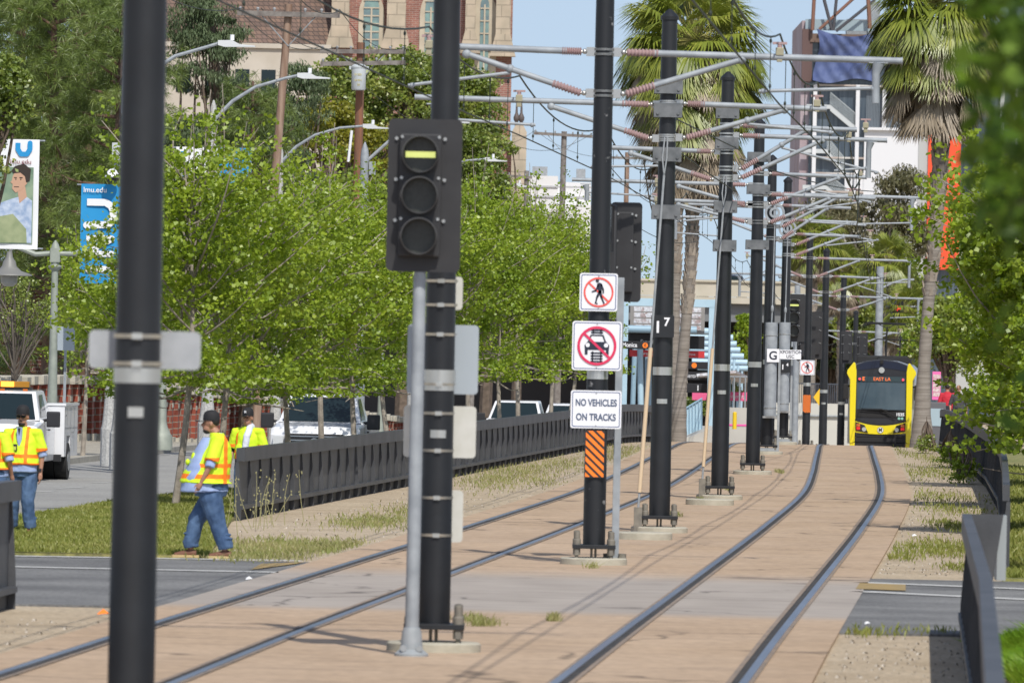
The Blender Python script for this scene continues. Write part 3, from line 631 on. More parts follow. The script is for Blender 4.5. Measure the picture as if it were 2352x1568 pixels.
q = W(1010, 862, 76); mbx.lathe([(.1455, q.z - .05), (.1455, q.z + .05)], (0, 0, 0), 24)
mbx.build('wide_band', band_m, PO[76], True)
q = W(325, 862, 50); mbx = MB(); mbx.lathe([(.139, q.z - .045), (.139, q.z + .045)], (0, 0, 0), 24); mbx.build('wide_band', band_m, P0, True)
mbx = MB(); q = W(316, 946, 50); mbx.box(-.045, .045, -.146, -.136, q.z - .03, q.z + .03); mbx.build('maker_plate', band_m, P0)
# ================================================================== train signals
lens_off = mat('dark_signal_lens', (.035, .037, .03), .3, 0, (.05, .052, .045), 30)
bar_lit = mat('lit_signal_bar', (.8, .85, .3), .5, emit=(.80, .86, .25), estr=.8)
sig_m = mat('signal_black', (.022, .022, .024), .5, 0, (.028, .028, .03), 5)
def SCREW(mb, t):
    n = len(mb.v) // 16; o = mb.f
    for k in range(n):
        q = MB(); vs = [mb.v[i] for i in range(k*16, (k+1)*16)]; q.add(vs, [tuple(i - k*16 for i in f) for f in o[k*10:(k+1)*10]]); q.build('screw', bolt_m, t)
def signal(name, label, x0, y0, x1, y1, Y, back_view=False, post=None, lit=True, lensx=.44, scale_rings=1.0, rz=0):
    a = W(x0, y0, Y); b_ = W(x1, y1, Y); w_ = b_.x - a.x; h = a.z - b_.z; c = (a + b_) / 2
    t = thing(name, label, 'signal', (c.x, Y, c.z), rz)
    mb = MB(); mb.prism(rrect(0, 0, w_, h, .05), -.004, .004); mb.build('backplate', sig_m, t)
    ox = (lensx - .5) * w_; d = h * .268
    ww = w_ * .56
    mb = MB(); mb.box(ox - ww/2, ox + ww/2, -.10, .16, -d * 1.5 , d * 1.5 ); mb.build('housing', sig_m, t, bevel=.015)
    mb = MB()
    for k in range(3):
        for s_ in (-1, 1): mb.disc(ox + s_ * (ww/2 - .02), d * (1 - k) + d * .42, .014, -.112, -.1, 8); mb.disc(ox + s_ * (ww/2 + .03), d * (1 - k) + d*.38, .016, -.03, -.005, 8)
    SCREW(mb, t)
    if not back_view:
        for k in range(3):
            z = d * (1 - k); r = d * .455
            mb = MB(); n = 30
            # open tunnel visor
            for (ra, rb_, ya, yb) in ((r, r * .92, -.102, -.33),):
                vs = []
                for j in range(n):
                    tt = 2 * math.pi * j / n; cc, ss = math.cos(tt), math.sin(tt); cut = .10 * max(0, -ss) ** 1.5
                    vs += [(ox+ra*cc, ya, z+ra*ss), (ox+ra*cc, yb + cut, z+ra*ss), (ox+rb_*cc, yb + cut, z+rb_*ss), (ox+rb_*cc, ya, z+rb_*ss)]
                fs = []
                for j in range(n):
                    p_, q_ = 4*j, 4*((j+1) % n); fs += [(p_, q_, q_+1, p_+1), (p_+1, q_+1, q_+2, p_+2), (p_+2, q_+2, q_+3, p_+3)]
                mb.add(vs, fs)
            mb.build('visor', mat('visor_grey_black', (.045, .046, .048), .55), t, True)
            mb = MB(); mb.disc(ox, z, r * .92, -.108, -.1, 28); le = mb.build('lens', lens_off, t)
            if k == 0 and lit:
                mb = MB(); mb.box(ox - r * .80, ox + r * .80, -.114, -.109, z - r * .02 - .024*r/.15, z - r*.02 + .024*r/.15); mb.build('lit_bar', bar_lit, le)
    if post:
        bx, by = post; g = G(bx, by); hz = c.z - h / 2 - .03
        mb = MB(); dx = g.x - c.x
        mb.tube([(dx, .05 - 0, g.z - c.z + .1), (dx + .005, .05, -h/2 - .05), (ox * .6, .05, -h / 2 + .02)], [.062, .055, .05], 14); mb.build('post', galv, t, True)
        mb = MB(); mb.lathe([(.15, 0), (.15, .03), (.10, .07), (.085, .22), (.07, .26)], (dx, .05, g.z - c.z + .02), 16)
        for s_ in (-1, 1): mb.disc(dx + s_*.07, g.z - c.z + .1, .03, -.06, -.02, 10)
        mb.build('base', galv_dull, t, True)
    return t
sg = signal('train_signal', 'large three lens train signal with a lit yellow bar, in front of a black pole', 893, 272, 1056, 626, 74.7, post=(945, 1512))
mb = MB(); mb.box(-.10, .10, -.02, .01, -.2, .2)
sg2 = signal('train_signal', 'black train signal seen from behind, right of the signed pole', 1404, 464, 1471, 694, 108.5, back_view=True, lit=False, lensx=.45)
a = W(1412, 470, 108.3); mb = MB(); mb.tube([(a.x - .1, 108.2, a.z - .0), (a.x + .0, 108.2, a.z + .03 - .05), (a.x - .0, 108.2, a.z - 1.2)], .035, 8)
mb.box(a.x - .12, a.x, 107.95, 108.3, a.z - .95, a.z - .6)
tag(mb.build('signal_bracket', sig_m, smooth=True), 'black bracket pipe between the signed pole and the rear facing signal', 'bracket')
signal('train_signal', 'distant three lens train signal with a lit yellow bar behind the weight tubes', 1813, 675, 1848, 785, 262, lensx=.3)
for (x0, y0, x1, y1, Y, l) in ((1832, 715, 1872, 830, 302, 'black signal back just left of the small no pedestrians sign pole'), (1868, 715, 1888, 825, 304, 'black signal back right of the pole with the small no pedestrians sign'), (1932, 760, 1957, 835, 350, 'distant black signal back between two far poles'), (1968, 765, 1992, 838, 352, 'distant black signal back right above the left corner of the train')):
    signal('train_signal', l, x0, y0, x1, y1, Y, back_view=True, lit=False)
# red traffic signal beyond the train
a = W(2061, 717, 430); t = thing('traffic_signal', 'distant traffic signal with a red left arrow above the train', 'traffic signal', a)
mb = MB(); mb.prism(rrect(0, -.15, .62, 1.55, .05), 0, .05); mb.box(-.17, .17, -.2, 0, -.75, .45); mb.build('housing', sig_m, t)
red_lit = mat('lit_red_arrow', (.9, .02, .03), .5, emit=(1, .03, .05), estr=1.6)
mb = MB(); mb.prism([(-.16, .2), (.0, .36), (0, .26), (.15, .26), (.15, .14), (0, .14), (0, .04)], -.215, -.205); mb.build('red_arrow', red_lit, t)
mb = MB(); mb.cyl((-.6, .1, .3), (3.5, .1, .25), .06, n=8); mb.build('mast_arm', galv, t)
# ================================================================== fences
fence_m = mat('grey_fence_paint', (.055, .058, .064), .5, .2, (.085, .088, .095), 1.5, .1, 20)
fence_d = mat('dark_fence_mesh', (.030, .031, .034), .6, .1)
def fence(pts, label, side=1, h=1.1, sp=1.8, tw=.11, group='low steel fences along the track'):
    """pts: ground line; side=1 puts the ribs on the right hand (track) side of the direction of travel"""
    t = thing('steel_fence', label, 'fence', (0, 0, 0), 0, group)
    P = []
    for a, b_ in zip(pts, pts[1:]):
        n = max(1, int(round((Vector(b_) - Vector(a)).length / sp)))
        for k in range(n): P.append((a[0] + (b_[0]-a[0])*k/n, a[1] + (b_[1]-a[1])*k/n))
    P.append(pts[-1]); V = [Vector((x, y, zt(x, y) if y < 300 else zt(x, y))) for x, y in P]
    def prof(y0, y1, z0, z1):       # swept box; y = sideways offset
        mb = MB()
        for a, b_ in zip(V, V[1:]):
            d = (b_ - a).normalized(); nn = Vector((d.y, -d.x, 0)) * side; g = d * .004
            A, B = a + g, b_ - g; vs = []
            for q in (A, B):
                vs += [q + nn*y0 + Vector((0,0,z0)), q + nn*y1 + Vector((0,0,z0)), q + nn*y1 + Vector((0,0,z1)), q + nn*y0 + Vector((0,0,z1))]
            fs = [(0,1,5,4),(1,2,6,5),(2,3,7,6),(3,0,4,7),(3,2,1,0),(4,5,6,7)]
            mb.add(vs, [tuple(reversed(f)) for f in fs] if side > 0 else fs)
        return mb
    prof(-.02, tw, h - .20, h).build('top_rail', fence_m, t)
    prof(-.012, -.004, .22, h - .2).build('panel', fence_m, t)
    prof(-.02, .09, .17, .23).build('bottom_rail', fence_m, t)
    prof(-.016, -.008, .0, .17).build('lower_mesh', fence_d, t)
    for i, q in enumerate(V[:100]):
        d = ((V[min(i+1, len(V)-1)] - V[max(i-1, 0)])).normalized(); nn = Vector((d.y, -d.x, 0)) * side
        mb = MB(); a = q - d * .02; b_ = q + d * .02; vs = []
        for r in (a, b_): vs += [r + nn*-.03 + Vector((0,0,-.15)), r + nn*.07 + Vector((0,0,-.15)), r + nn*.07 + Vector((0,0,.3)), r + nn*.02 + Vector((0,0,h-.21)), r + nn*-.03 + Vector((0,0,h-.21))]
        mb.add(vs, [(4,3,2,1,0),(5,6,7,8,9),(0,1,6,5),(1,2,7,6),(2,3,8,7),(3,4,9,8),(4,0,5,9)]); mb.build('rib', fence_m, t)
    return t
fence([(-4.12, 129.3), (1.93, 222), (4.5, 262)], 'long dark grey ribbed fence between the left track and the street trees')
fence([(-7.3, 45), (-5.02, 86)], 'end of a dark ribbed fence at the left edge, in front of the side street', h=1.3)
fence([(XR(Y) + 2.8 + (.15 if Y < 240 else 0), Y) for Y in (106, 130, 150, 175, 200, 225, 245, 262)], 'dark fence running from the side street back to the palm right of the train', side=-1, h=1.15, tw=.07)
fn = fence([(XR(30) + 2.85, 30), (XR(60) + 2.75, 60), (XR(84) + 2.55, 84)], 'near dark fence seen edge on at the lower right corner', side=-1, h=1.2, tw=.075)
X84 = XR(84) + 2.55
mb = MB(); mb.prism([(-.02, 0), (.16, 0), (.33, 1.2), (-.02, 1.2)], 0, .03); mb.build('end_plate', fence_m, fn, loc=(X84, 83.9, 0))
mb = MB(); mb.box(.31, .40, -.4, .02, .55, 1.19); mb.build('warning_strip', mat('pale_reflective_strip', (.30, .33, .34), .4), fn, loc=(X84 - .03, 84.4, 0))
# ================================================================== train
yel = mat('train_yellow', (.80, .66, .01), .3, coat=.4); tblk = mat('train_black_panel', (.022, .024, .03), .35, coat=.3); tdark = mat('train_underframe', (.012, .012, .013), .7)
tgl = mat('train_windscreen', (.045, .075, .10), .12, 0, (.075, .11, .135), 1.2, spec=.6)
tsteel = mat('train_steel_side', (.45, .47, .5), .35, .6)
Yt = 335; rz = -math.atan((XR(350) - XR(Yt)) / 15)
T = thing('light_rail_train', 'yellow and black light rail train facing the camera on the right hand track', 'train', (XR(Yt), Yt, fall(Yt) + .06), rz)
roofp = [(-1.30, 3.0), (-1.30, .55), (1.30, .55), (1.30, 3.0), (1.24, 3.45), (.98, 3.68), (.6, 3.80), (0, 3.86), (-.6, 3.80), (-.98, 3.68), (-1.24, 3.45)]
mb = MB(); mb.prism(roofp, .35, 27); mb.build('body', tsteel, T)
mb = MB(); mb.prism([(-1.0, 1.3), (1.0, 1.3), (1.0, 3.42), (1.0, 3.66), (.6, 3.80), (0, 3.88), (-.6, 3.80), (-1.0, 3.66)], 0, .36); mb.build('front_mask', tblk, T, bevel=.03)
mb = MB(); mb.prism([(-.98, 3.42), (0, 3.55), (.98, 3.42), (.98, 3.62), (.6, 3.76), (0, 3.83), (-.6, 3.76), (-.98, 3.62)], -.02, .02); mb.build('roof_fairing', mat('train_navy_roof', (.012, .018, .04), .35), T)
mb = MB()
us = [-.96 + 1.92 * k / 10 for k in range(11)]
mb.grid(lambda x, z: (x, -.03 - .09 * (1 - (x / .96) ** 2) , z), us, [2.98, 1.90]); mb.build('windscreen', tgl, T, True)
mb = MB(); mb.grid(lambda x, z: (x, -.05 - .09 * (1 - (x / .96) ** 2) , z), [u * .97 for u in us], [3.20, 2.99]); mb.build('destination_display', mat('display_glass', (.035, .06, .07), .3), T, True)
led = mat('orange_led', (.8, .15, .03), .5, emit=(.9, .22, .06), estr=.7)
text('E', .2, led, T, (-.70, -.13, 3.095), 'display_lettering', bold=.004); text('EAST LA', .185, led, T, (.02, -.15, 3.095), 'display_lettering', sx=1.0)
rl = mat('red_marker_lamp', (.9, .05, .08), .4, emit=(1, .08, .12), estr=1.1)
for x in (-.85, .85): mb = MB(); mb.disc(x, 3.09, .045, -.13, -.10, 12); mb.build('marker_lamp', rl, T)
mb = MB(); mb.disc(0, 3.45, .14, -.05, 0, 20); mb.build('headlight', tblk, T); mb = MB(); mb.disc(0, 3.45, .115, -.065, -.05, 20); mb.build('headlight_lens', mat('lamp_glass', (.5, .52, .52), .12, .3), T)
mb = MB(); mb.box(-.06, .06, -.10, .05, 3.70, 3.86); mb.build('camera_housing', tdark, T)
for s in (-1, 1):
    mb = MB(); mb.prism([(s*.98, 3.40), (s*.985, 2.4), (s*1.0, .62), (s*1.20, .55), (s*1.22, 1.5), (s*1.23, 3.05), (s*1.36, 3.30), (s*1.34, 3.42), (s*1.10, 3.74), (s*1.04, 3.72)], -.10, .9); mb.build('corner_pillar', yel, T, bevel=.03)
    mb = MB(); mb.prism([(s*1.0, .2), (s*1.2, .2), (s*1.2, .56), (s*1.0, .6)], -.06, .8); mb.build('lower_pillar', yel, T, bevel=.02)
    mb = MB(); mb.prism([(s*.98, 1.40), (s*.62, 1.28), (s*.48, .98), (s*.98, 1.06)], -.155, -.10); h_ = mb.build('headlight', tdark, T, bevel=.01)
    mb = MB(); mb.disc(s*.64, 1.12, .085, -.17, -.15, 14); mb.build('lens', MATS['lamp_glass'], h_)
    mb = MB(); mb.box(s*.80, s*.94, -.17, -.15, 1.23, 1.33); mb.build('indicator', mat('amber_lamp', (.6, .16, .03), .4), h_); mb = MB(); mb.box(s*.80, s*.94, -.17, -.15, 1.10, 1.21); mb.build('tail_lamp', mat('red_lamp', (.7, .02, .02), .4, emit=(.8, .02, .02), estr=.35), h_)
    mb = MB(); mb.box(s*1.30, s*1.50, .05, .25, 2.28, 2.88); mb.cyl((s*1.2, .3, 2.8), (s*1.4, .15, 2.8), .03, n=6); mb.build('mirror', tdark, T, bevel=.04)
mb = MB(); zc = [(-1.0 + 2.0*k/12) for k in range(13)]
mb.prism([(x, .93 + .06*x*x + 0) for x in zc] + [(x, 1.28 + .17*x*x) for x in reversed(zc)], -.12, .3); mb.build('nose_panel', yel, T, bevel=.015)
mb = MB(); mb.prism([(x, 1.28 + .17*x*x) for x in zc] + [(x, 1.34 + .17*x*x) for x in reversed(zc)], -.13, .0); mb.prism([(-.98, 1.6), (.98, 1.6), (.98, 1.88), (-.98, 1.88)], -.035, 0); mb.build('dash_trim', tdark, T)
mb = MB(); mb.box(-.99, .99, -.10, .5, .62, .80); mb.box(-.97, .97, -.06, .5, .12, .60); mb.box(-.98, .98, -.085, .4, .81, .92); mb.box(-.35, .35, -.2, 0, .3, .5); mb.build('bumper', tdark, T, bevel=.02)
mb = MB(); mb.disc(0, 1.10, .125, -.14, -.12, 24); lg = mb.build('emblem', tblk, T); mb = MB(); mb.disc(0, 1.10, .112, -.146, -.14, 24); mb.build('emblem_disc', white_sign, lg); text('M', .17, tblk, lg, (0, -.149, 1.10), bold=.012)
text('1035', .17, white_sign, T, (.76, -.05, 1.72), 'fleet_number', bold=.006)
mb = MB(); mb.disc(.72, 1.57, .055, -.052, -.045, 14); mb.disc(.84, 1.57, .055, -.052, -.045, 14); mb.build('sticker', mat('mint_sticker', (.25, .5, .42), .5), T)
mb = MB(); mb.tube([(.58, -.12, 1.62), (.2, -.15, 1.85), (-.02, -.16, 1.93)], .025, 6); mb.tube([(-.8, -.14, 1.93), (-.02, -.17, 1.92), (.3, -.16, 1.88)], .016, 6); mb.build('wiper', tdark, T)
# pantograph
mb = MB(); mb.cyl((.10, 5.2, 3.85), (.12, 5.1, 5.1), .03, n=6); mb.cyl((.10, 5.2, 3.9), (.05, 6.4, 4.35), .035, n=6); mb.cyl((.05, 6.4, 4.35), (.12, 5.1, 5.15), .03, n=6)
mb.tube([(-.85, 5.1, 5.2), (-.7, 5.1, 5.32), (.9, 5.1, 5.30), (1.1, 5.1, 5.18)], .028, 6); mb.tube([(-.75, 5.35, 5.2), (-.6, 5.35, 5.28), (.8, 5.35, 5.26), (1.0, 5.35, 5.14)], .02, 6); mb.cyl((-.3, 5.1, 5.3), (.12, 5.1, 5.1), .02, n=5); mb.cyl((.5, 5.1, 5.3), (.12, 5.1, 5.1), .02, n=5)
mb.box(-.2, .4, 4.9, 5.7, 3.8, 4.0); mb.build('pantograph', tdark, T)
mb = MB(); mb.cyl((.52, 17, 3.85), (.54, 17.1, 4.85), .035, n=6); mb.tube([(-.6, 17, 4.55), (-.4, 17, 4.68), (1.1, 17, 4.66), (1.5, 17, 4.5)], .025, 6); mb.build('pantograph', tdark, T)
for k in range(3): mb = MB(); mb.box(-1.1, 1.1, 8 + 6*k, 11 + 6*k, 3.7, 4.0); mb.build('roof_equipment', tdark, T, bevel=.05)
# ================================================================== trucks
wht = mat('white_truck_paint', (.72, .73, .75), .25, coat=.5); tyre = mat('tyre_rubber', (.018, .018, .018), .85); glassm = mat('vehicle_glass', (.012, .022, .026), .12, spec=.35); trim = mat('black_plastic_trim', (.02, .02, .022), .5)
chrome = mat('dull_chrome', (.4, .42, .44), .25, .9)
def wheel(mb, x, y, r, w_): mb.cyl((x - w_/2, y, r), (x + w_/2, y, r), r, n=24)
def pickup(name, label, X, Y, rz, service=False, dark_grille=True, lightbar=False, group=None):
    z = zt(X, Y) + .035; t = thing(name, label, 'truck', (X, Y, z), rz, group)
    hw = 1.0
    mb = MB()   # lower body: hood and fenders, profile in y,z swept across x with crowned hood
    prof = [(0, .55), (0, 1.02), (.12, 1.16), (1.35, 1.26), (1.35, 1.30), (3.5, 1.30), (3.5, .5), (3.3, .42), (.1, .42)]
    secs = [(-hw, .0), (-hw*.93, .035), (-hw*.4, .07), (hw*.4, .07), (hw*.93, .035), (hw, .0)]
    vs = []
    for x, cr in secs: vs += [(x, y + (abs(x) / hw) ** 4 * .12 * (1 if y < .2 else 0), zz + (cr if zz > 1.1 else 0)) for y, zz in prof]
    n = len(prof); fs = [(i*n+j, i*n+(j+1) % n, (i+1)*n+(j+1) % n, (i+1)*n+j) for i in range(5) for j in range(n)]; fs += [tuple(reversed(range(n))), tuple(range(5*n, 6*n))]
    fs = [tuple(reversed(f)) for f in fs]
    mb.add(vs, fs); mb.build('body', wht, t, bevel=.03)
    # cab
    cb = [(-.93, 1.22, 1.30), (.93, 1.22, 1.30), (.93, 3.45, 1.30), (-.93, 3.45, 1.30), (-.74, 2.0, 1.92), (.74, 2.0, 1.92), (.76, 3.3, 1.94), (-.76, 3.3, 1.94)]
    mb = MB(); mb.add(cb, [(0,1,5,4),(1,2,6,5),(2,3,7,6),(3,0,4,7),(4,5,6,7)]); mb.build('cab', wht, t, bevel=.05)
    def lerp(a, b_, k): return tuple(a[i] + (b_[i] - a[i]) * k for i in range(3))
    mb = MB(); a, b_, c, d = cb[0], cb[1], cb[5], cb[4]
    q = lambda u, v: lerp(lerp(a, b_, u), lerp(d, c, u), v)
    o = Vector((0, -.02, .012)); mb.add([Vector(q(.05, .03)) + o, Vector(q(.95, .03)) + o, Vector(q(.94, .90)) + o, Vector(q(.06, .90)) + o], [(0,1,2,3)]); ws = mb.build('windscreen', glassm, t)
    mb = MB(); mb.box(-.62, -.30, 1.95, 2.1, 1.34, 1.62); mb.cyl((.1, 1.45, 1.36), (.75, 1.3, 1.34), .012, n=5); mb.build('wiper', trim, ws)
    for s in (-1, 1):
        a, b_, c, d = (cb[1], cb[2], cb[6], cb[5]) if s > 0 else (cb[0], cb[3], cb[7], cb[4])
        q = lambda u, v: lerp(lerp(a, b_, u), lerp(d, c, u), v); o = Vector((s*.014, 0, .006))
        p4 = [Vector(q(.10, .10)) + o, Vector(q(.62, .10)) + o, Vector(q(.62, .86)) + o, Vector(q(.22, .86)) + o]
        mb = MB(); mb.add(p4, [(0,1,2,3) if s > 0 else (3,2,1,0)]); mb.build('side_window', glassm, t)
        mb = MB(); mb.box(s*1.05, s*1.34, 1.42, 1.54, 1.16, 1.50); mb.cyl((s*.95, 1.5, 1.3), (s*1.1, 1.47, 1.32), .03, n=6); mb.build('mirror', trim, t, bevel=.035)
        mb = MB(); mb.box(s*.70, s*.93, -.025, .05, .80, 1.0); mb.build('headlight', mat('headlamp_glass', (.55, .57, .58), .15), t, bevel=.01)
        mb = MB(); mb.box(s*1.002, s*1.004, 1.45, 1.47, .55, 1.2); mb.box(s*1.002, s*1.03, 2.2, 2.4, 1.08, 1.11); mb.build('door_seam', trim, t)
        mb = MB(); wheel(mb, s*.86, .95, .39, .26); wh = mb.build('wheel', tyre, t, True); mb = MB(); mb.cyl((s*.98, .95, .39), (s*1.0, .95, .39), .2, n=16); mb.build('rim', chrome, wh)
        mb = MB(); wheel(mb, s*.80, 4.3, .40, .26); 
        if service: wheel(mb, s*1.08, 4.3, .40, .26)
        wh = mb.build('wheel', tyre, t, True); mb = MB(); xo = 1.21 if service else .93; mb.cyl((s*xo, 4.3, .4), (s*(xo+.02), 4.3, .4), .22, n=16); mb.build('rim', chrome, wh)
    gm = trim if dark_grille else chrome
    mb = MB(); mb.prism(rrect(0, .86, 1.34, .40, .06), -.05, 0); gr = mb.build('grille', gm, t)
    mb = MB()
    for k in range(4): mb.box(-.60, .60, -.075, -.052, .72 + .09*k, .745 + .09*k)
    mb.build('grille_bars', chrome if dark_grille else trim, gr); mb = MB(); mb.ring(0, .86, .11, .085, -.085, -.076, 20); mb.disc(0, .86, .08, -.082, -.076, 16); mb.build('oval_badge', chrome, gr)
    mb = MB(); mb.box(-1.0, 1.0, -.16, -.02, .42, .62); mb.build('bumper', trim if not service else chrome, t, bevel=.03)
    if service:
        for s in (-1, 1):
            mb = MB(); mb.box(s*.74, s*1.20, 3.55, 3.98, .50, 1.60); mb.box(s*.74, s*1.20, 3.98, 4.72, .95, 1.60); mb.box(s*.74, s*1.20, 4.72, 6.1, .50, 1.60); mb.build('tool_locker', wht, t, bevel=.01)
            mb = MB(); mb.box(s*.72, s*1.23, 3.53, 6.12, 1.605, 1.66); mb.build('locker_lid', wht, t, bevel=.01)
            mb = MB()
            for y in (3.6, 4.0, 4.72, 5.4): mb.box(s*1.203, s*1.207, y, y + .015, .6, 1.56)
            mb.box(s*1.203, s*1.207, 3.6, 6.05, 1.12, 1.13); mb.box(s*1.205, s*1.23, 3.75, 3.81, 1.38, 1.42); mb.box(s*1.205, s*1.23, 5.0, 5.06, 1.0, 1.04); mb.build('locker_door_seams', mat('seam_grey', (.2, .21, .22), .5), t)
        mb = MB(); mb.box(-.74, .74, 3.5, 6.1, .75, .95); mb.box(-.4, .4, .3, 5.9, .42, .6); mb.box(-1.15, 1.15, 3.3, 3.5, .40, .55); mb.build('chassis', trim, t)
    else:
        mb = MB(); mb.box(-hw, hw, 3.52, 5.7, .55, 1.28); mb.build('cargo_bed', wht, t, bevel=.03)
    if lightbar:
        mb = MB(); mb.box(-.55, .55, 2.35, 2.6, 2.0, 2.13); lb = mb.build('light_bar', mat('amber_light_bar', (.35, .16, .01), .3), t, bevel=.02)
        mb = MB(); mb.box(-.06, .22, 2.33, 2.35, 2.01, 2.12); mb.build('lit_lamp', mat('lit_amber', (1, .5, .05), .5, emit=(1, .42, .03), estr=2.2), lb)
        mb = MB(); mb.box(-.6, .6, 2.4, 2.55, 1.94, 2.0); mb.build('mount', trim, lb)
        for x in (-.5, 0, .5): mb = MB(); mb.box(x - .05, x + .05, 2.06, 2.14, 1.92, 1.97); mb.build('roof_lamp', mat('amber_marker', (.5, .12, .01), .4), t)
    return t
HD = -math.atan(.062)
t1 = pickup('service_truck', 'white service truck with an amber light bar and tool lockers behind the workers at left', -11.13, 182.5, HD, True, lightbar=True)
pickup('pickup_truck', 'white pickup behind the dark fence in the middle of the street trees', -4.35, 190, HD, dark_grille=True, group='white pickups on the street')
pickup('pickup_truck', 'farther white pickup with a slatted grille, just left of the signed pole', .08, 292, HD, dark_grille=False, group='white pickups on the street')
pickup('pickup_truck', 'partly hidden white pickup close behind the farther pickup, right end of the fence', 2.0, 306, HD, group='white pickups on the street')
# ================================================================== brick wall on the left
def brick(name, c1, c2, mortar, s=1.0, bw=.24, bh=.085, ms=.012, axis='XZ'):
    M = bpy.data.materials.new(name); M.use_nodes = True; n, l = nodes_of(M); b = n['Principled BSDF']; b.inputs['Roughness'].default_value = .9
    t = n.new('ShaderNodeTexCoord'); sp = n.new('ShaderNodeSeparateXYZ'); l.new(t.outputs['Object'], sp.inputs[0])
    ax = n.new('ShaderNodeMath'); ax.operation = 'ADD'; l.new(sp.outputs['X'], ax.inputs[0]); l.new(sp.outputs['Y'], ax.inputs[1])
    cb = n.new('ShaderNodeCombineXYZ'); l.new(ax.outputs[0], cb.inputs[0]); l.new(sp.outputs['Z'], cb.inputs[1])
    br = n.new('ShaderNodeTexBrick'); br.inputs['Scale'].default_value = 1; br.inputs['Brick Width'].default_value = bw; br.inputs['Row Height'].default_value = bh; br.inputs['Mortar Size'].default_value = ms
    br.inputs['Color1'].default_value = (*c1, 1); br.inputs['Color2'].default_value = (*c2, 1); br.inputs['Mortar'].default_value = (*mortar, 1); br.inputs['Bias'].default_value = -.1
    l.new(cb.outputs[0], br.inputs['Vector']); no = n.new('ShaderNodeTexNoise'); no.inputs['Scale'].default_value = .8; no.inputs['Detail'].default_value = 5; l.new(t.outputs['Object'], no.inputs['Vector'])
    cr = n.new('ShaderNodeValToRGB'); cr.color_ramp.elements[0].position = .3; cr.color_ramp.elements[1].position = .7; cr.color_ramp.elements[0].color = (.75, .75, .75, 1); cr.color_ramp.elements[1].color = (1.15, 1.1, 1.1, 1)
    l.new(no.outputs['Fac'], cr.inputs[0]); mx = n.new('ShaderNodeMix'); mx.data_type = 'RGBA'; mx.blend_type = 'MULTIPLY'; mx.inputs[0].default_value = 1; l.new(br.outputs['Color'], mx.inputs[6]); l.new(cr.outputs[0], mx.inputs[7]); l.new(mx.outputs[2], b.inputs['Base Color'])
    bp = n.new('ShaderNodeBump'); bp.inputs['Strength'].default_value = .5; bp.inputs['Distance'].default_value = .02; l.new(br.outputs['Fac'], bp.inputs['Height']); bp.invert = True; l.new(bp.outputs[0], b.inputs['Normal'])
    MATS[name] = M; return M
wallbrick = brick('wall_red_brick', (.30, .075, .045), (.22, .055, .035), (.30, .25, .2), bh=.20, bw=.42, ms=.018)
cope = mat('wall_coping_stone', (.36, .34, .28), .9, 0, (.46, .43, .36), 3, .3, 20)
Wl = lambda Y: street_left(Y) - 3.9 - .0
wt = thing('brick_wall', 'red brick boundary wall with stone coping and dark iron panels along the left street', 'wall', (0, 0, 0))
Y = 214.0; k = 0
mb_p, mb_c, mb_b, mb_i = MB(), MB(), MB(), MB()
while Y < 372:
    x0 = Wl(Y); z0 = zt(x0, Y) + .17; dy = 1.9
    mb_p.box(x0 - .45, x0, Y, Y + 1.15, z0 + .2, z0 + 1.62)
    mb_i.box(x0 - .25, x0 - .12, Y + 1.15, Y + dy, z0 + .25, z0 + 1.62)
    mb_b.box(x0 - .5, x0 + .06, Y - .02, Y + dy - .021, z0 - .3, z0 + .19); mb_b.box(x0 - .43, x0 + .02, Y + .02, Y + 1.13, z0 + 1.13, z0 + 1.28)
    mb_c.box(x0 - .6, x0 + .10 + .03 * (k % 2), Y - .02, Y + dy - .021, z0 + 1.62 + .0, z0 + 1.84 + .02 * (k % 3)); Y += dy; k += 1
mb_p.build('brickwork', wallbrick, wt); mb_c.build('coping', cope, wt, bevel=.02); mb_b.build('stone_base', cope, wt); mb_i.build('iron_panels', mat('black_iron', (.03, .032, .036), .5), wt)
# side wall end facing the camera at left
x0 = Wl(214); z0 = zt(x0, 214) + .17
mb = MB(); mb.box(x0 - 12, x0 - .5, 213.6, 214, z0 - .2, z0 + 1.62); mb.build('brickwork', wallbrick, wt); mb = MB(); mb.box(x0 - 12, x0 - .1, 213.5, 213.97, z0 + 1.62, z0 + 1.86); mb.build('coping', cope, wt, bevel=.02)
# dark brick house behind
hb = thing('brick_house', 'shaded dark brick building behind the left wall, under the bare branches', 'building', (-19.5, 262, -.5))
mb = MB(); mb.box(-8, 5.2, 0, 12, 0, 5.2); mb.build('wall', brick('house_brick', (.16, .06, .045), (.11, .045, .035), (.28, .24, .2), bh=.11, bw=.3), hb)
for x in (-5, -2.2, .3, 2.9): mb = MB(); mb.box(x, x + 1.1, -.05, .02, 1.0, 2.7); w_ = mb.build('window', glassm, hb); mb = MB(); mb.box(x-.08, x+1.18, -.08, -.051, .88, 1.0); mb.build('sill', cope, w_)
mb = MB(); mb.box(-8.3, 5.5, -.3, 12.3, 5.2, 5.45); mb.build('roof', mat('dark_roof', (.05, .045, .04), .9), hb)
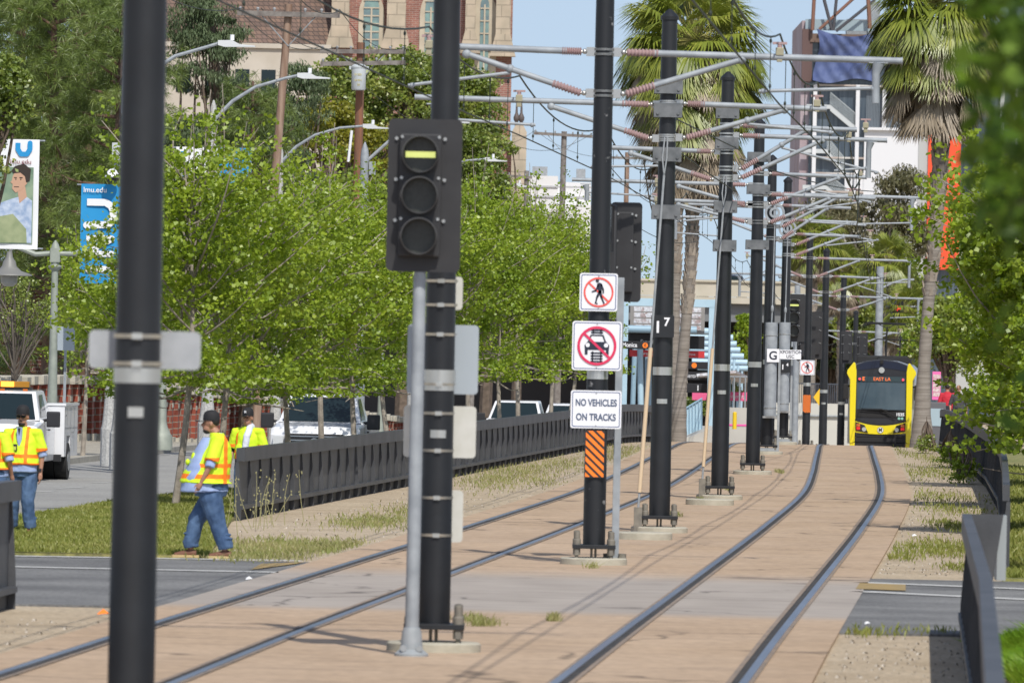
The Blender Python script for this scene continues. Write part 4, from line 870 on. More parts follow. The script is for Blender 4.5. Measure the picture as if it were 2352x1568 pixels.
# ================================================================== street lights
lamp_c = mat('aggregate_concrete', (.36, .36, .35), .95, 0, (.52, .52, .50), 22, .6, 50)
def cobra(X, Y, label, h=9.75, arm=2.7, d=1, base=True, thin=False):
    z = zt(X, Y) + .16; t = thing('street_light', label, 'street light', (X, Y, z), 0, 'street lights on curved arms')
    mb = MB(); mb.lathe([(.17, .0), (.15, 2.5), (.10, h * .75), (.08, h - .9), (.02, h - .7)], n=14); mb.build('post', lamp_c, t, True)
    if base: mb = MB(); mb.lathe([(.25, -.1), (.25, .75), (.23, .8), (.20, .95), (.165, 1.3), (.15, 1.75), (.15, 2.6)], n=10); mb.build('flared_base', lamp_c, t)
    mb = MB(); mb.tube([(0, 0, h - 1.25), (d * .5, 0, h - .72), (d * 1.1, 0, h - .33), (d * 1.9, 0, h - .08), (d * arm, 0, h)], [.055, .05, .045, .04, .04], 8); mb.build('arm', galv, t, True)
    mb = MB(); mb.add([], []); c = d * (arm + .28)
    mb.prism([(d*arm - d*.05, h - .05), (d*arm - d*.05, h + .06), (d*(arm + .28), h + .07), (d*(arm + .45), h - .02), (d*(arm + .82), h - .05), (d*(arm + .82), h - .08), (d*(arm + .1), h - .09)], -.13, .13); hd = mb.build('lamp_head', mat('light_grey_enamel', (.6, .62, .63), .4), t)
    mb = MB(); mb.cyl((c, 0, h + .07), (c, 0, h + .2), .05, n=10); mb.build('photocell', white_sign, hd)
    return t
def cob_at(hx, hy, Y, label, arm=2.7, d=1, **kw):
    q = W(hx, hy, Y); X = q.x - d * (arm + .4); return cobra(X, Y, label, h=q.z - zt(X, Y) - .16, arm=arm, d=d, **kw)
cob_at(545, 100, 200, 'street light whose lamp head hangs just right of the nearest black pole', arm=2.15)
cob_at(722, 174, 226, 'street light with its lamp head in front of the wooden pole with the long crossarm', arm=2.25)
cob_at(865, 290, 278, 'street light whose arm passes in front of the transformer pole')
cob_at(1140, 366, 330, 'street light with a small head just right of the near train signal')
cob_at(1200, 425, 380, 'farthest street light on a curved arm left of the brick church pier')
t_ = cobra(-14.3, 178, 'street light whose curved arm crosses the top left corner', h=9.95 + .35, arm=2.6, d=1, base=False)
# grey steel post right of the transformer pole
q = W(838, 345, 262); t = thing('street_light', 'grey steel street light post just right of the wooden transformer pole', 'street light', (q.x, 262, zt(q.x, 262)))
hh = q.z - zt(q.x, 262)
mb = MB(); mb.lathe([(.16, 0), (.13, hh - .9), (.13, hh - .2), (.11, hh), (.02, hh + .25)], n=12); mb.build('post', galv, t, True)
mb = MB(); mb.tube([(.1, 0, hh - .3), (.8, 0, hh + .35), (1.5, 0, hh + .75), (2.6, 0, hh + .95)], .05, 8); mb.build('arm', galv_dull, t, True); mb = MB(); mb.box(2.5, 3.2, -.1, .1, hh + .88, hh + 1.0); mb.build('lamp_head', MATS['light_grey_enamel'], t, bevel=.03)
mb = MB(); mb.box(.14, .34, -.1, .1, hh - .75, hh - .35); mb.build('junction_box', galv, t)
# signal cabinet pole with camera behind nearest pole
q = W(258, 400, 196); t = thing('dome_camera', 'white dome camera on a bracket left of the nearest black pole', 'camera', q, 0)
mb = MB(); mb.tube([(.22, .1, .18), (.06, .05, .22), (0, 0, .1)], .035, 8); mb.build('bracket', galv, t, True); mb = MB(); mb.lathe([(.05, .12), (.10, .08), (.15, .0), (.17, -.06), (.15, -.08)], n=16); mb.build('housing', white_sign, t, True); mb = MB(); mb.lathe([(.12, -.08), (.11, -.15), (.05, -.2)], n=14); mb.build('dome', trim, t, True)
a, b_ = W(258, 328, 196), W(276, 368, 196); mb = MB(); mb.box(a.x, b_.x, 195.9, 196.1, b_.z, a.z); tag(mb.build('equipment_box', mat('pale_grey_cabinet', (.5, .53, .54), .5), bevel=.01), 'pale grey equipment box high on the pole above the dome camera', 'cabinet')
q = W(290, 400, 196.5); zz = zt(q.x, 196.5); mb = MB(); mb.lathe([(.15, 0), (.11, 13.5)], (0, 0, 0), 14); tp = thing('street_light', 'grey aggregate post hidden for the most part behind the nearest black pole', 'street light', (q.x + .05, 196.5, zz)); mb.build('post', lamp_c, tp, True)
mb = MB(); mb.lathe([(.17, 8.3), (.12, 11.0)], (-.02, -.2, 0), 12); mb.build('conduit_sleeve', galv, tp, True)
mb = MB(); mb.lathe([(.22, -.1), (.22, .78), (.20, .85), (.18, 1.0), (.15, 1.35), (.13, 1.8), (.12, 2.7)], n=10); mb.build('flared_base', lamp_c, thing('lamp_base', 'flared aggregate concrete lamp base left of the nearest black pole', 'lamp base', (W(252, 1000, 205).x, 205, zt(-9.7, 205) + .16)))
# green grey ornamental lamps
ogm = mat('verdigris_lamp_paint', (.26, .29, .25), .6, .1, (.33, .36, .31), 5)
def ornate(x, Y, ytop, label, lamp=True):
    q = W(x, ytop, Y); X = q.x; z = zt(X, Y) + .16; h = q.z - z; t = thing('ornamental_lamp_post', label, 'lamp post', (X, Y, z), 0, 'green grey ornamental lamp posts')
    mb = MB(); mb.lathe([(.30, 0), (.30, .35), (.24, .45), (.17, .6), (.13, .75), (.12, 1.2), (.09, h * .6), (.075, h - .35)], n=10); mb.build('post', ogm, t, True)
    mb = MB(); mb.lathe([(.08, h - .4), (.14, h - .34), (.16, h - .3), (.09, h - .25), (.10, h - .2)], n=14); mb.box(-.11, .11, -.11, .11, h - .2, h + .12); mb.lathe([(.1, h + .12), (.08, h + .2), (.02, h + .3)], n=10)
    mb.tube([(-.1, 0, h), (-.45, 0, h - .03), (-.8, 0, h + .1), (-1.0, 0, h + .2)], .06, 8); mb.tube([(.1, 0, h), (.45, 0, h - .0), (.55, 0, h + .06)], .055, 8); mb.build('crossarm', ogm, t, True)
    if lamp:
        mb = MB(); mb.tube([(-1.0, 0, h + .2), (-1.05, 0, h - .1)], .04, 8); mb.lathe([(.06, h + .02), (.08, h - .12), (.14, h - .2), (.17, h - .32), (.28, h - .42), (.52, h - .50), (.53, h - .53)], (-1.05, 0, 0), 20); mb.build('bell_shade', mat('grey_enamel_shade', (.2, .2, .19), .5), t, True)
        mb = MB(); mb.lathe([(.2, h - .53), (.19, h - .7), (.1, h - .78)], (-1.05, 0, 0), 14); mb.build('globe', mat('frosted_globe', (.4, .4, .37), .4), t, True)
    return t
ornate(127, 196, 582, 'ornamental lamp post with a grey bell shade at the left edge, behind the service truck')
ornate(377, 228, 700, 'ornamental lamp post just right of the nearest black pole', lamp=False)
ornate(878, 300, 760, 'farthest ornamental lamp post, beyond the middle pickup', lamp=False)
# small perforated sign post
q = W(149, 870, 198); t = thing('sign_post', 'thin perforated steel sign post just right of the ornamental lamp post at left', 'post', (q.x, 198, zt(q.x, 198) + .1)); mb = MB(); mb.box(-.03, .03, -.02, .02, 0, 3.0); mb.build('post', galv, t)
mb = MB(); mb.prism(rrect(.0, 0, .42, .55, .03), -.03, -.026); mb.build('sign_plate', mat('blue_grey_sign_back', (.38, .43, .47)), t, loc=(.0, 0, 3.0))
# ================================================================== banners
blu = mat('banner_blue', (.01, .26, .56), .6); wb = mat('banner_white', (.76, .77, .78), .6)
def banner(x0, y0, x1, y1, Y, label, mt, pts=None):
    a, b_ = W(x0, y0, Y), W(x1, y1, Y); w_, h = b_.x - a.x, a.z - b_.z; t = thing('street_banner', label, 'banner', ((a.x + b_.x)/2, Y, (a.z + b_.z)/2), 0, 'banners on the street lamps')
    mb = MB(); us = [-w_/2 + w_*k/6 for k in range(7)]; vs_ = [h/2 - h*k/8 for k in range(9)]
    mb.grid(lambda x, z: (x, .015*math.sin(x*5 + z*3), z), us, vs_); s = mb.build('banner_cloth', mt, t); s.data.polygons.foreach_set('use_smooth', [True]*len(s.data.polygons))
    mb = MB(); mb.cyl((-w_/2 - .1, .05, h/2 - .02), (w_/2 + .12, .05, h/2 - .02), .018, n=6); mb.cut(); mb.cyl((-w_/2 - .1, .05, -h/2 + .02), (w_/2 + .12, .05, -h/2 + .02), .018, n=6); mb.pieces('rod', galv, t)
    return t, w_, h
t, w_, h = banner(187, 422, 275, 652, 196.3, 'blue banner with white lettering turned sideways, left of the nearest black pole', blu)
text('lmu.edu', .17, wb, t, (-w_/2 + .32, -.03, h/2 - .14), bold=.002)
def fat(mb, pts, wd, y=-.035):
    for a, b_ in zip(pts, pts[1:]):
        y -= .0011
        a, b_ = Vector((a[0], 0, a[1])), Vector((b_[0], 0, b_[1])); d = (b_ - a).normalized(); n_ = Vector((-d.z, 0, d.x)) * wd/2; e = d * 0
        mb.prism([((a - e + n_).x, (a - e + n_).z), ((a - e - n_).x, (a - e - n_).z), ((b_ + e - n_).x, (b_ + e - n_).z), ((b_ + e + n_).x, (b_ + e + n_).z)], y, y + .003); y -= .0011
        mb.disc(b_.x, b_.z, wd/2, y, y + .003, 10)
mb = MB(); L = -w_/2 + .14; Rr = w_/2 - .26
fat(mb, [(L, h/2 - .42), (Rr - .1, h/2 - .42), (Rr + .03, h/2 - .50), (Rr + .08, h/2 - .62), (Rr + .06, h/2 - .85), (Rr - .03, h/2 - .93), (L + .0, h/2 - .95)], .16)
fat(mb, [(L, h/2 - 1.25), (Rr + .06, h/2 - 1.25), (L, h/2 - 1.6), (Rr + .06, h/2 - 1.6)], .14); fat(mb, [(L, h/2 - 1.95), (Rr + .06, h/2 - 1.95)], .14)
mb.build('white_letters', wb, t)
t, w_, h = banner(405, 337, 574, 545, 226, 'white and blue banner half hidden in the leaves right of the nearest black pole', wb)
mb = MB(); mb.box(-w_/2 + .12, -w_/2 + .22, -.035, -.032, h/2 - .5, h/2 - .12); mb.prism([(.1, h/2), (w_/2, h/2), (w_/2, -h/2), (.3, -h/2)], -.03, -.027); mb.build('blue_pattern', blu, t)
text('lmu.edu', .2, blu, t, (-.5, -.036, h/2 - .75))
t, w_, h = banner(-60, 318, 86, 573, 190, 'white bordered banner with a portrait of a man in a pale shirt, left edge', wb)
skb = mat('print_skin', (.50, .30, .20), .7); hairb = mat('print_hair', (.03, .02, .015), .7); shb = mat('print_shirt', (.48, .55, .66), .7, 0, (.25, .34, .5), 8); shp = mat('print_olive', (.32, .36, .2), .7, 0, (.22, .27, .14), 4)
cxp = w_/2 - .36
mb = MB(); mb.box(-w_/2 + .05, w_/2 - .12, -.028, -.025, -h/2 + .12, h/2 - .62); pic = mb.build('photo_print', mat('print_background', (.12, .2, .14), .7, 0, (.25, .33, .22), 3), t)
mb = MB(); mb.prism([(cxp - .75, -h/2 + .14), (cxp + .22, -h/2 + .14), (cxp + .22, -.14), (cxp + .05, -.02), (cxp - .22, -.10), (cxp - .62, -.25)], -.032, -.029); mb.build('print_shirt', shb, pic)
mb = MB(); mb.prism([(cxp - .75, -h/2 + .14), (cxp + .12, -h/2 + .14), (cxp + .1, -h/2 + .45), (cxp - .2, -h/2 + .78), (cxp - .6, -h/2 + .70)], -.036, -.033); mb.build('print_folder', shp, pic)
mb = MB(); mb.prism([(cxp - .12, .14), (cxp + .06, .18), (cxp + .10, -.06), (cxp - .06, -.2)], -.036, -.033)
mb.prism([(cxp - .22, .40), (cxp - .24, .30), (cxp - .27, .26), (cxp - .22, .22), (cxp - .23, .12), (cxp - .15, .03), (cxp - .02, .10), (cxp + .10, .24), (cxp + .12, .42), (cxp, .56), (cxp - .16, .54)], -.040, -.037); mb.build('print_face', skb, pic)
mb = MB(); mb.prism([(cxp - .21, .46), (cxp - .05, .48), (cxp + .05, .40), (cxp + .08, .26), (cxp + .16, .30), (cxp + .18, .56), (cxp + .02, .68), (cxp - .18, .62), (cxp - .25, .52)], -.044, -.041)
mb.box(cxp - .19, cxp - .13, -.044, -.041, .355, .375); mb.box(cxp - .07, cxp - .0, -.044, -.041, .355, .378); mb.box(cxp - .19, cxp - .08, -.044, -.041, .155, .17); mb.disc(cxp - .15, .33, .014, -.044, -.041, 8); mb.disc(cxp - .04, .33, .014, -.044, -.041, 8); mb.build('print_hair_and_features', hairb, pic)
text('lmu.edu', .15, mat('maroon_print', (.2, .03, .04), .6), t, (cxp - .05, -.04, h/2 - .5)); mb = MB(); fat(mb, [(cxp - .12, h/2 - .08), (cxp - .12, h/2 - .22), (cxp - .05, h/2 - .33), (cxp + .08, h/2 - .33), (cxp + .15, h/2 - .22), (cxp + .15, h/2 - .08)], .11); mb.build('blue_letter', blu, t)
# ================================================================== wooden utility poles
wood = mat('weathered_pole_wood', (.20, .12, .08), .9, 0, (.34, .24, .18), 3, .4, 20, stretch=(3, 3, .3)); redw = mat('reddish_pole_wood', (.26, .11, .06), .9, 0, (.16, .09, .06), 3, .4, 20, stretch=(3, 3, .3)); greyw = mat('grey_crossarm_wood', (.14, .12, .11), .9, 0, (.24, .22, .2), 5)
def upole(Y, xt, yt, xb, yb, arms, label, wm=wood, r=.16, transformer=False, sleeve=False):
    a = W(xt, yt, Y); b_ = W(xb, yb, Y); d = (a - b_); k = (b_.z - zt(b_.x, Y)) / d.z; g = b_ - d * k
    t = thing('utility_pole', label, 'utility pole', g, 0, 'wooden utility poles'); mb = MB(); mb.cyl((0, 0, 0), a - g, r * .95, r * .70, 12); mb.build('pole', wm, t, True)
    for (x0, y0, x1, y1, brace) in arms:
        p, q = W(x0, y0, Y - .2), W(x1, y1, Y - .2); mb = MB(); mb.obox(p - g, q - g, .12, .15); ca = mb.build('crossarm', greyw, t)
        mb = MB()
        for f in (.03, .2, .36, .66, .82, .97): c = p.lerp(q, f) - g; mb.lathe([(.02, .07), (.035, .1), (.05, .15), (.03, .19)], c, 8)
        mb.build('insulators', mat('grey_porcelain', (.32, .33, .34), .3), ca)
        mid = p.lerp(q, .5) - g; mb = MB()
        if brace:
            for f in (.22, .78): mb.cyl(p.lerp(q, f) - g, mid - Vector((0, -.1, .95 * brace)), .018, n=5)
            mb.build('brace', galv_dull, ca)
    if transformer:
        q = W(824, 180, Y - .55) - g; mb = MB(); mb.lathe([(.22, -.42), (.25, -.38), (.25, .35), (.27, .36), (.27, .42), (.15, .5)], q, 20); tr = mb.build('transformer', mat('transformer_enamel', (.52, .56, .58), .4), t, True)
        mb = MB(); mb.cyl(q + Vector((-.3, 0, .3)), q + Vector((-.3, 0, .42)), .05, n=8); mb.cyl(q + Vector((.3, 0, .3)), q + Vector((.3, 0, .42)), .05, n=8); mb.build('lug', MATS['transformer_enamel'], tr)
        ym = mat('faded_yellow_lettering', (.55, .45, .08), .6); text('D 205', .1, ym, tr, q + Vector((-.02, -.26, .12))); text('GP 8Y4', .085, ym, tr, q + Vector((-.02, -.26, -.08))); text('25', .1, ym, tr, q + Vector((0, -.26, -.24)))
    if sleeve:
        p0, p1 = W(808, 300, Y - .2) - g, W(800, 372, Y - .2) - g; mb = MB(); mb.cyl(p0, p1, .05, n=8); mb.build('white_conduit', white_sign, t)
    return t, g, a
u1 = upole(255, 664, 10, 651, 173, [(545, 30, 781, 36, 1)], 'weathered wooden pole with one long crossarm, leaning, left of the transformer pole')
u2 = upole(300, 829, 98, 822, 400, [(735, 118, 932, 119, 1), (736, 147, 931, 144, 0)], 'reddish wooden pole with a pale grey transformer drum and two crossarms', redw, transformer=True, sleeve=True, r=.2)
u3 = upole(420, 1104, 328, 1098, 480, [(1060, 337, 1188, 343, 1)], 'dark wooden pole with a crossarm just right of the near train signal', greyw, r=.2)
u4 = upole(440, 1296, 302, 1292, 450, [(1226, 306, 1362, 314, 1)], 'dark wooden pole with a crossarm against the sky left of the signed pole', greyw, r=.2)
u5 = upole(520, 1441, 350, 1438, 470, [(1400, 362, 1484, 364, 0)], 'pale distant wooden pole between the signed pole and the 17 plate pole', wood, r=.2)
u6 = upole(500, 1210, 392, 1208, 480, [(1140, 402, 1222, 408, 0)], 'low distant wooden pole in front of the brick church pier', greyw, r=.2)
UW = [((545, 30, 255), (735, 118, 300)), ((600, 31, 255), (775, 118, 300)), ((780, 34, 255), (930, 119, 300)), ((560, 30, 255), (250, -80, 200)), ((735, 118, 300), (1062, 338, 420)), ((930, 119, 300), (1186, 343, 420)), ((1062, 338, 420), (1228, 307, 440)), ((1186, 343, 420), (1360, 313, 440)), ((1230, 307, 440), (1402, 363, 520)), ((781, 36, 255), (640, -60, 215))]
for i, (a, b_) in enumerate(UW):
    ord_ = 'first second third fourth fifth sixth seventh eighth ninth tenth'.split()[i]
    loop(W(*a) + Vector((0, -.2, .15)), W(*b_) + Vector((0, -.2, .15)), .5, .012, 'power wire strung between the wooden utility poles, ' + ord_ + ' counted from the left', 'power_wire')
# flag
q = W(252, 40, 300); t = thing('flag', 'red and white striped flag on a pale pole at the top left, among the pines', 'flag', (q.x, 300, -.4))
mb = MB(); mb.lathe([(.14, 0), (.09, 24)], n=10); mb.build('flagpole', mat('pale_green_pole', (.45, .5, .46), .5), t, True)
flm = mat('flag_cloth', (.55, .05, .07), .8); n, l = nodes_of(flm); 
mb = MB(); mb2 = MB()
for k in range(7):
    f = lambda x, z: (x, .1*math.sin(x*4), q.z + .4 + .5*x + z + .1*math.sin(x*3)); (mb if k % 2 else mb2).grid(lambda x, z: f(x, z), [-.85 + .85*j/6 for j in range(7)], [.9 - .2*k, .7 - .2*k])
mb.build('red_stripes', flm, t); mb2.build('white_stripes', wb, t)
# ================================================================== church
cstone = mat('church_limestone', (.44, .38, .29), .9, 0, (.52, .46, .36), .8); nb_, lb_ = nodes_of(cstone)
cbrick = brick('church_brick', (.33, .15, .11), (.24, .10, .08), (.38, .30, .26), bh=.13, bw=.42, ms=.016)
blockst = brick('church_ashlar', (.47, .41, .31), (.42, .36, .27), (.30, .26, .2), bh=.75, bw=1.1, ms=.03)
cgl = mat('church_glass', (.12, .17, .19), .15, 0, (.20, .32, .29), 1.2, spec=.8)
tile = brick('clay_roof_tile', (.205, .135, .10), (.135, .095, .08), (.08, .06, .05), bh=.27, bw=.33, ms=.03)
YC = 540.0; cx_ = lambda x, y=100: W(x, y, YC).x; cz_ = lambda y, x=970: W(x, y, YC).z
ch = thing('church', 'red brick and limestone church with tall gothic windows, upper middle left', 'church', (0, YC, -3))
def cbox(x0, x1, y0, y1, d0, d1, mt, name, yref=None): mb = MB(); mb.box(cx_(x0), cx_(x1), d0, d1, cz_(y1) + 3, cz_(y0) + 3); return mb.build(name, mt, ch)
cbox(761, 1176, -420, 640, 0, 14, cbrick, 'wall')
for (x0, x1, yb) in ((761, 801, 97), (888, 931, 97), (1068, 1091, 103), (1138, 1172, 109)):
    mb = MB(); X0, X1 = cx_(x0), cx_(x1); zb = cz_(yb) + 3; mb.box(X0, X1, -1.1, -.002, zb, 45); mb.prism([(X0 - .35, zb - .5), (X1 + .35, zb - .5), (X1, zb + .9), (X0, zb + .9)], -1.35, -.002); mb.build('buttress', blockst, ch)
def gothic(cxw, w_, ztop, zbot, fr, name='window', mull=2):
    def arch(w2, z1): 
        P = [(-w2, zbot if w2 < w_/2 + .01 else zbot - .25)]; 
        for k in range(9): t = k/8; P.append((-w2 * (1 - t**1.6) , z1 - (1 - t**.75) * w2 * 2.2 ))
        for k in range(7, -1, -1): t = k/8; P.append((w2 * (1 - t**1.6) , z1 - (1 - t**.75) * w2 * 2.2 ))
        P.append((w2, zbot if w2 < w_/2 + .01 else zbot - .25)); return [(x + cxw, z) for x, z in P]
    mb = MB(); mb.prism(arch(w_/2 + fr, ztop + fr), -.12, -.001); wn = mb.build('window_surround', cstone, ch)
    mb = MB(); mb.prism(arch(w_/2, ztop), -.16, -.122); mb.build('pane', cgl, wn)
    mb = MB()
    for k in range(1, mull): x = cxw - w_/2 + w_*k/mull; mb.box(x - .05, x + .05, -.24, -.161, zbot, ztop - w_)
    for k in range(1, 7): z = zbot + (ztop - zbot)*k/7; mb.box(cxw - w_/2, cxw + w_/2, -.22, -.161, z - .04, z + .04)
    mb.build('tracery', cstone, wn)
gothic(cx_(852), .98, cz_(-15) + 3, cz_(112) + 3, .32); gothic(cx_(995), 1.08, cz_(-22) + 3, cz_(150) + 3, .34, mull=3); gothic(cx_(1112), .55, cz_(-12) + 3, cz_(190) + 3, .5)
gothic(cx_(1160), .5, cz_(405) + 3, cz_(520) + 3, .3)
cbox(1120, 1180, 320, 327, -.5, 0 - .003, cstone, 'string_course'); cbox(1172, 1190, 330, 700, -.2, 10, cbrick, 'tower_base'); cbox(1090, 1176, 107, 111, -.3, -.003, cstone, 'string_course')
mb = MB(); X0, X1 = cx_(1180), cx_(1214); zz = cz_(300) + 3; mb.box(X0, X1, -1.3, 2, 0, zz); mb.prism([(X0, zz), (X1, zz), (X1 - .25, zz + .5), (X0 + .25, zz + .5)], -1.3, 2); mb.build('corner_pier', blockst, ch)
for x in (1190, 1201): 
    mb = MB(); X = cx_(x); z = cz_(288) + 3; mb.lathe([(.10, -.3), (.10, .1), (.14, .2), (.09, .3), (.18, .45), (.20, .6), (.14, .75), (.08, .9), (.06, 1.3), (.02, 1.8)], (X, -.6, z), 12); mb.build('finial', mat('dark_bronze', (.10, .08, .075), .6), ch, True)
# long tiled nave roof and lower aisle
mb = MB(); x0, x1 = cx_(330), cx_(762); z0, z1 = cz_(104, 600) + 3, cz_(-230, 600) + 3; mb.add([(x0, -1, z0), (x1, -1, z0), (x1, 6, z1), (x0, 6, z1)], [(0,1,2,3)]); mb.build('tiled_roof', tile, ch)
mb = MB(); mb.add([(cx_(740), -.8, z0), (x1 + .02, -.8, z0), (x1 + .02, 6.2, z1), (cx_(705), 6.2, z1)], [(0,1,2,3)]); 
mb = MB(); mb.box(x0, x1, -1.6, 5, 0, z0 - .02); mb.box(x0, x1, -1.8, -1.1, z0 - .25, z0 + .05); mb.build('aisle_wall', mat('pale_stucco', (.46, .41, .34), .9, 0, (.52, .47, .4), .7), ch)
for x in (425, 492, 560, 620): mb = MB(); X = cx_(x); mb.box(X - .45, X + .45, -1.64, -1.58, cz_(215, 500) + 3, cz_(160, 500) + 3); mb.build('window', glassm, ch)
mb = MB(); X = cx_(470); mb.cyl((X, -2, cz_(82, 470) + 3), (X, -2, cz_(55, 470) + 3), .17, n=10); mb.build('vent_pipe', mat('red_oxide', (.4, .05, .03), .6), ch)
# pale building behind pines, top left
hb = thing('stucco_building', 'pale building glimpsed through the pines left of the nearest black pole', 'building', (0, 470, -2)); s_ = 470
mb = MB(); mb.box(W(170, 0, s_).x, W(330, 0, s_).x, 0, 8, 0, W(250, -60, s_).z + 2); mb.build('wall', MATS['pale_stucco'], hb)
for y in (60, 130, 200): 
    for x in (200, 236, 272): mb = MB(); q = W(x, y, s_); mb.box(q.x - .25, q.x + .25, -.03, .02, q.z + 1.2, q.z + 2.4); mb.build('window', glassm, hb)
# white hall behind trees in the middle
wh = thing('white_hall', 'long white building with stepped roofline behind the street trees, left of the signed pole', 'building', (0, 560, -4)); s_ = 560
for (x0, x1, y) in ((1140, 1366, 418), (1200, 1290, 405), (1290, 1370, 470)):
    mb = MB(); mb.box(W(x0, 0, s_).x, W(x1, 0, s_).x, -1 if y == 418 else (-1.5 if y == 405 else -2.5), 10, 0, W(1250, y, s_).z + 4); mb.build('wall', mat('white_render', (.72, .73, .74), .7), wh)
for y in (432, 455, 500): mb = MB(); a, b_ = W(1225, y, s_), W(1360, y + 2, s_); mb.box(a.x, b_.x, -1.58, -1.52, b_.z + 4, b_.z + 4.12); mb.build('panel_joint', mat('joint_grey', (.45, .46, .48), .8), wh)
mb = MB(); q = W(1240, 396, s_); mb.box(q.x - .5, q.x + .5, 1, 2, q.z + 3.5, q.z + 4.4); mb.box(q.x + 2.4, q.x + 3.0, 1, 2, q.z + 3.5, q.z + 4.3); mb.build('rooftop_unit', galv_dull, wh)
# ================================================================== freeway overpass
YO = 470.; ov = thing('overpass', 'pale concrete freeway overpass with dark girders crossing behind the station', 'bridge', (0, YO, 0))
zt0 = W(1650, 648, YO).z; zb0 = W(1650, 682, YO).z
mb = MB(); mb.box(-14, 21, 0, .35, zb0 + .02, zt0); mb.box(-14, 21, -.12, .45, zt0, zt0 + .12); mb.build('parapet', mat('bridge_concrete', (.42, .39, .31), .9, 0, (.5, .46, .38), .6), ov)
mb = MB(); mb.box(-14, 21, -.2, 16, zb0 - .35, zb0 - .002); mb.build('deck', MATS['bridge_concrete'], ov)
mb = MB()
for k in range(7): mb.box(-14, 21, .3 + 2.3*k, .8 + 2.3*k, zb0 - 1.35, zb0 - .36)
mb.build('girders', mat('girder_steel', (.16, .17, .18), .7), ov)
mb = MB(); mb.box(W(1530, 0, YO).x, W(1600, 0, YO).x, 3, 14, -3.5, zb0 - 1.36); mb.box(W(1850, 0, YO).x, W(1880, 0, YO).x, 3, 14, -3.5, zb0 - 1.36); mb.build('pier', MATS['bridge_concrete'], ov)
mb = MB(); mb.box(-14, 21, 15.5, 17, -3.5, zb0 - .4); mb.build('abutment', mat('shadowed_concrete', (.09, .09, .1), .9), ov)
def car(name, label, x0, x1, ytop, Y, zbase, colr, grp):
    a, b_ = W(x0, ytop, Y), W(x1, ytop, Y); L = b_.x - a.x; h = a.z - zbase; t = thing(name, label, 'car', (a.x, Y, zbase), 0, grp)
    mb = MB(); mb.prism([(0, .3), (L, .3), (L, h*.62), (L*.93, h*.68), (L*.78, h*.98), (L*.30, h), (L*.14, h*.70), (0, h*.62)], 0, 1.8); mb.build('body', mat(name + '_paint', colr, .3, coat=.5), t, bevel=.06)
    mb = MB(); mb.prism([(L*.20, h*.70), (L*.82, h*.70), (L*.75, h*.92), (L*.32, h*.93)], -.01, .01); mb.build('window', glassm, t)
    for f in (.2, .8): mb = MB(); mb.cyl((L*f, -.02, .35), (L*f, .25, .35), .35, n=16); mb.build('wheel', tyre, t)
car('sports_utility_car', 'dark blue car half hidden by the parapet on top of the overpass', 1636, 1722, 629, YO + 4, zt0 - .95, (.02, .03, .06), 'cars on the overpass')
car('pale_car', 'pale car roof just showing over the overpass parapet, left of the dark one', 1562, 1628, 640, YO + 8, zt0 - 1.05, (.5, .52, .55), 'cars on the overpass')
# ================================================================== station
lb = mat('pale_blue_station_steel', (.42, .58, .68), .45, 0, (.38, .54, .64), 2); lb2 = mat('mid_blue_pipe', (.28, .42, .52), .45)
YS = 300.0
st = thing('station_portal', 'pale blue square portal frame at the end of the station platform', 'portal', (0, YS, 0))
def sx(x): return W(x, 800, YS).x
def sz(y, x=1540): return W(x, y, YS).z
mb = MB(); mb.box(sx(1627), sx(1641), 0, .3, sz(1022), sz(687)); mb.build('column', lb, st, bevel=.01)
mb = MB(); mb.box(sx(1428), sx(1442), 0, .3, sz(1000), sz(683)); mb.build('column', lb, st, bevel=.01)
mb = MB(); mb.box(sx(1425), sx(1641), -.01, .31, sz(704), sz(686)); mb.build('beam', lb, st, bevel=.01)
mb = MB(); mb.cyl((sx(1425), .5, sz(757)), (sx(1600), .5, sz(757)), .13, n=14); mb.build('cross_pipe', lb2, st, True)
for k, (x, w_) in enumerate(((1478, 10), (1495, 12), (1512, 10), (1460, 8), (1560, 9))):
    mb = MB(); mb.cyl((sx(x), 2 + k, sz(985) ), (sx(x - 6 + 3*k), 2 + k, sz(790)), m(w_, YS)/2 + .03, n=12); mb.build('raking_strut', lb2 if k % 2 else lb, st, True)
def sboard(name, x0, y0, x1, y1, Y, label, mt, cat='sign', d=.12):
    a, b_ = W(x0, y0, Y), W(x1, y1, Y); c = (a + b_)/2; t = thing(name, label, cat, c, 0, 'station signs'); mb = MB(); mb.box(a.x - c.x, b_.x - c.x, 0, d, b_.z - c.z, a.z - c.z); mb.build('board', mt, t, bevel=.01); return t, b_.x - a.x, a.z - b_.z
sblk = mat('station_sign_black', (.015, .015, .018), .5); sred = mat('station_sign_red', (.55, .035, .04), .5)
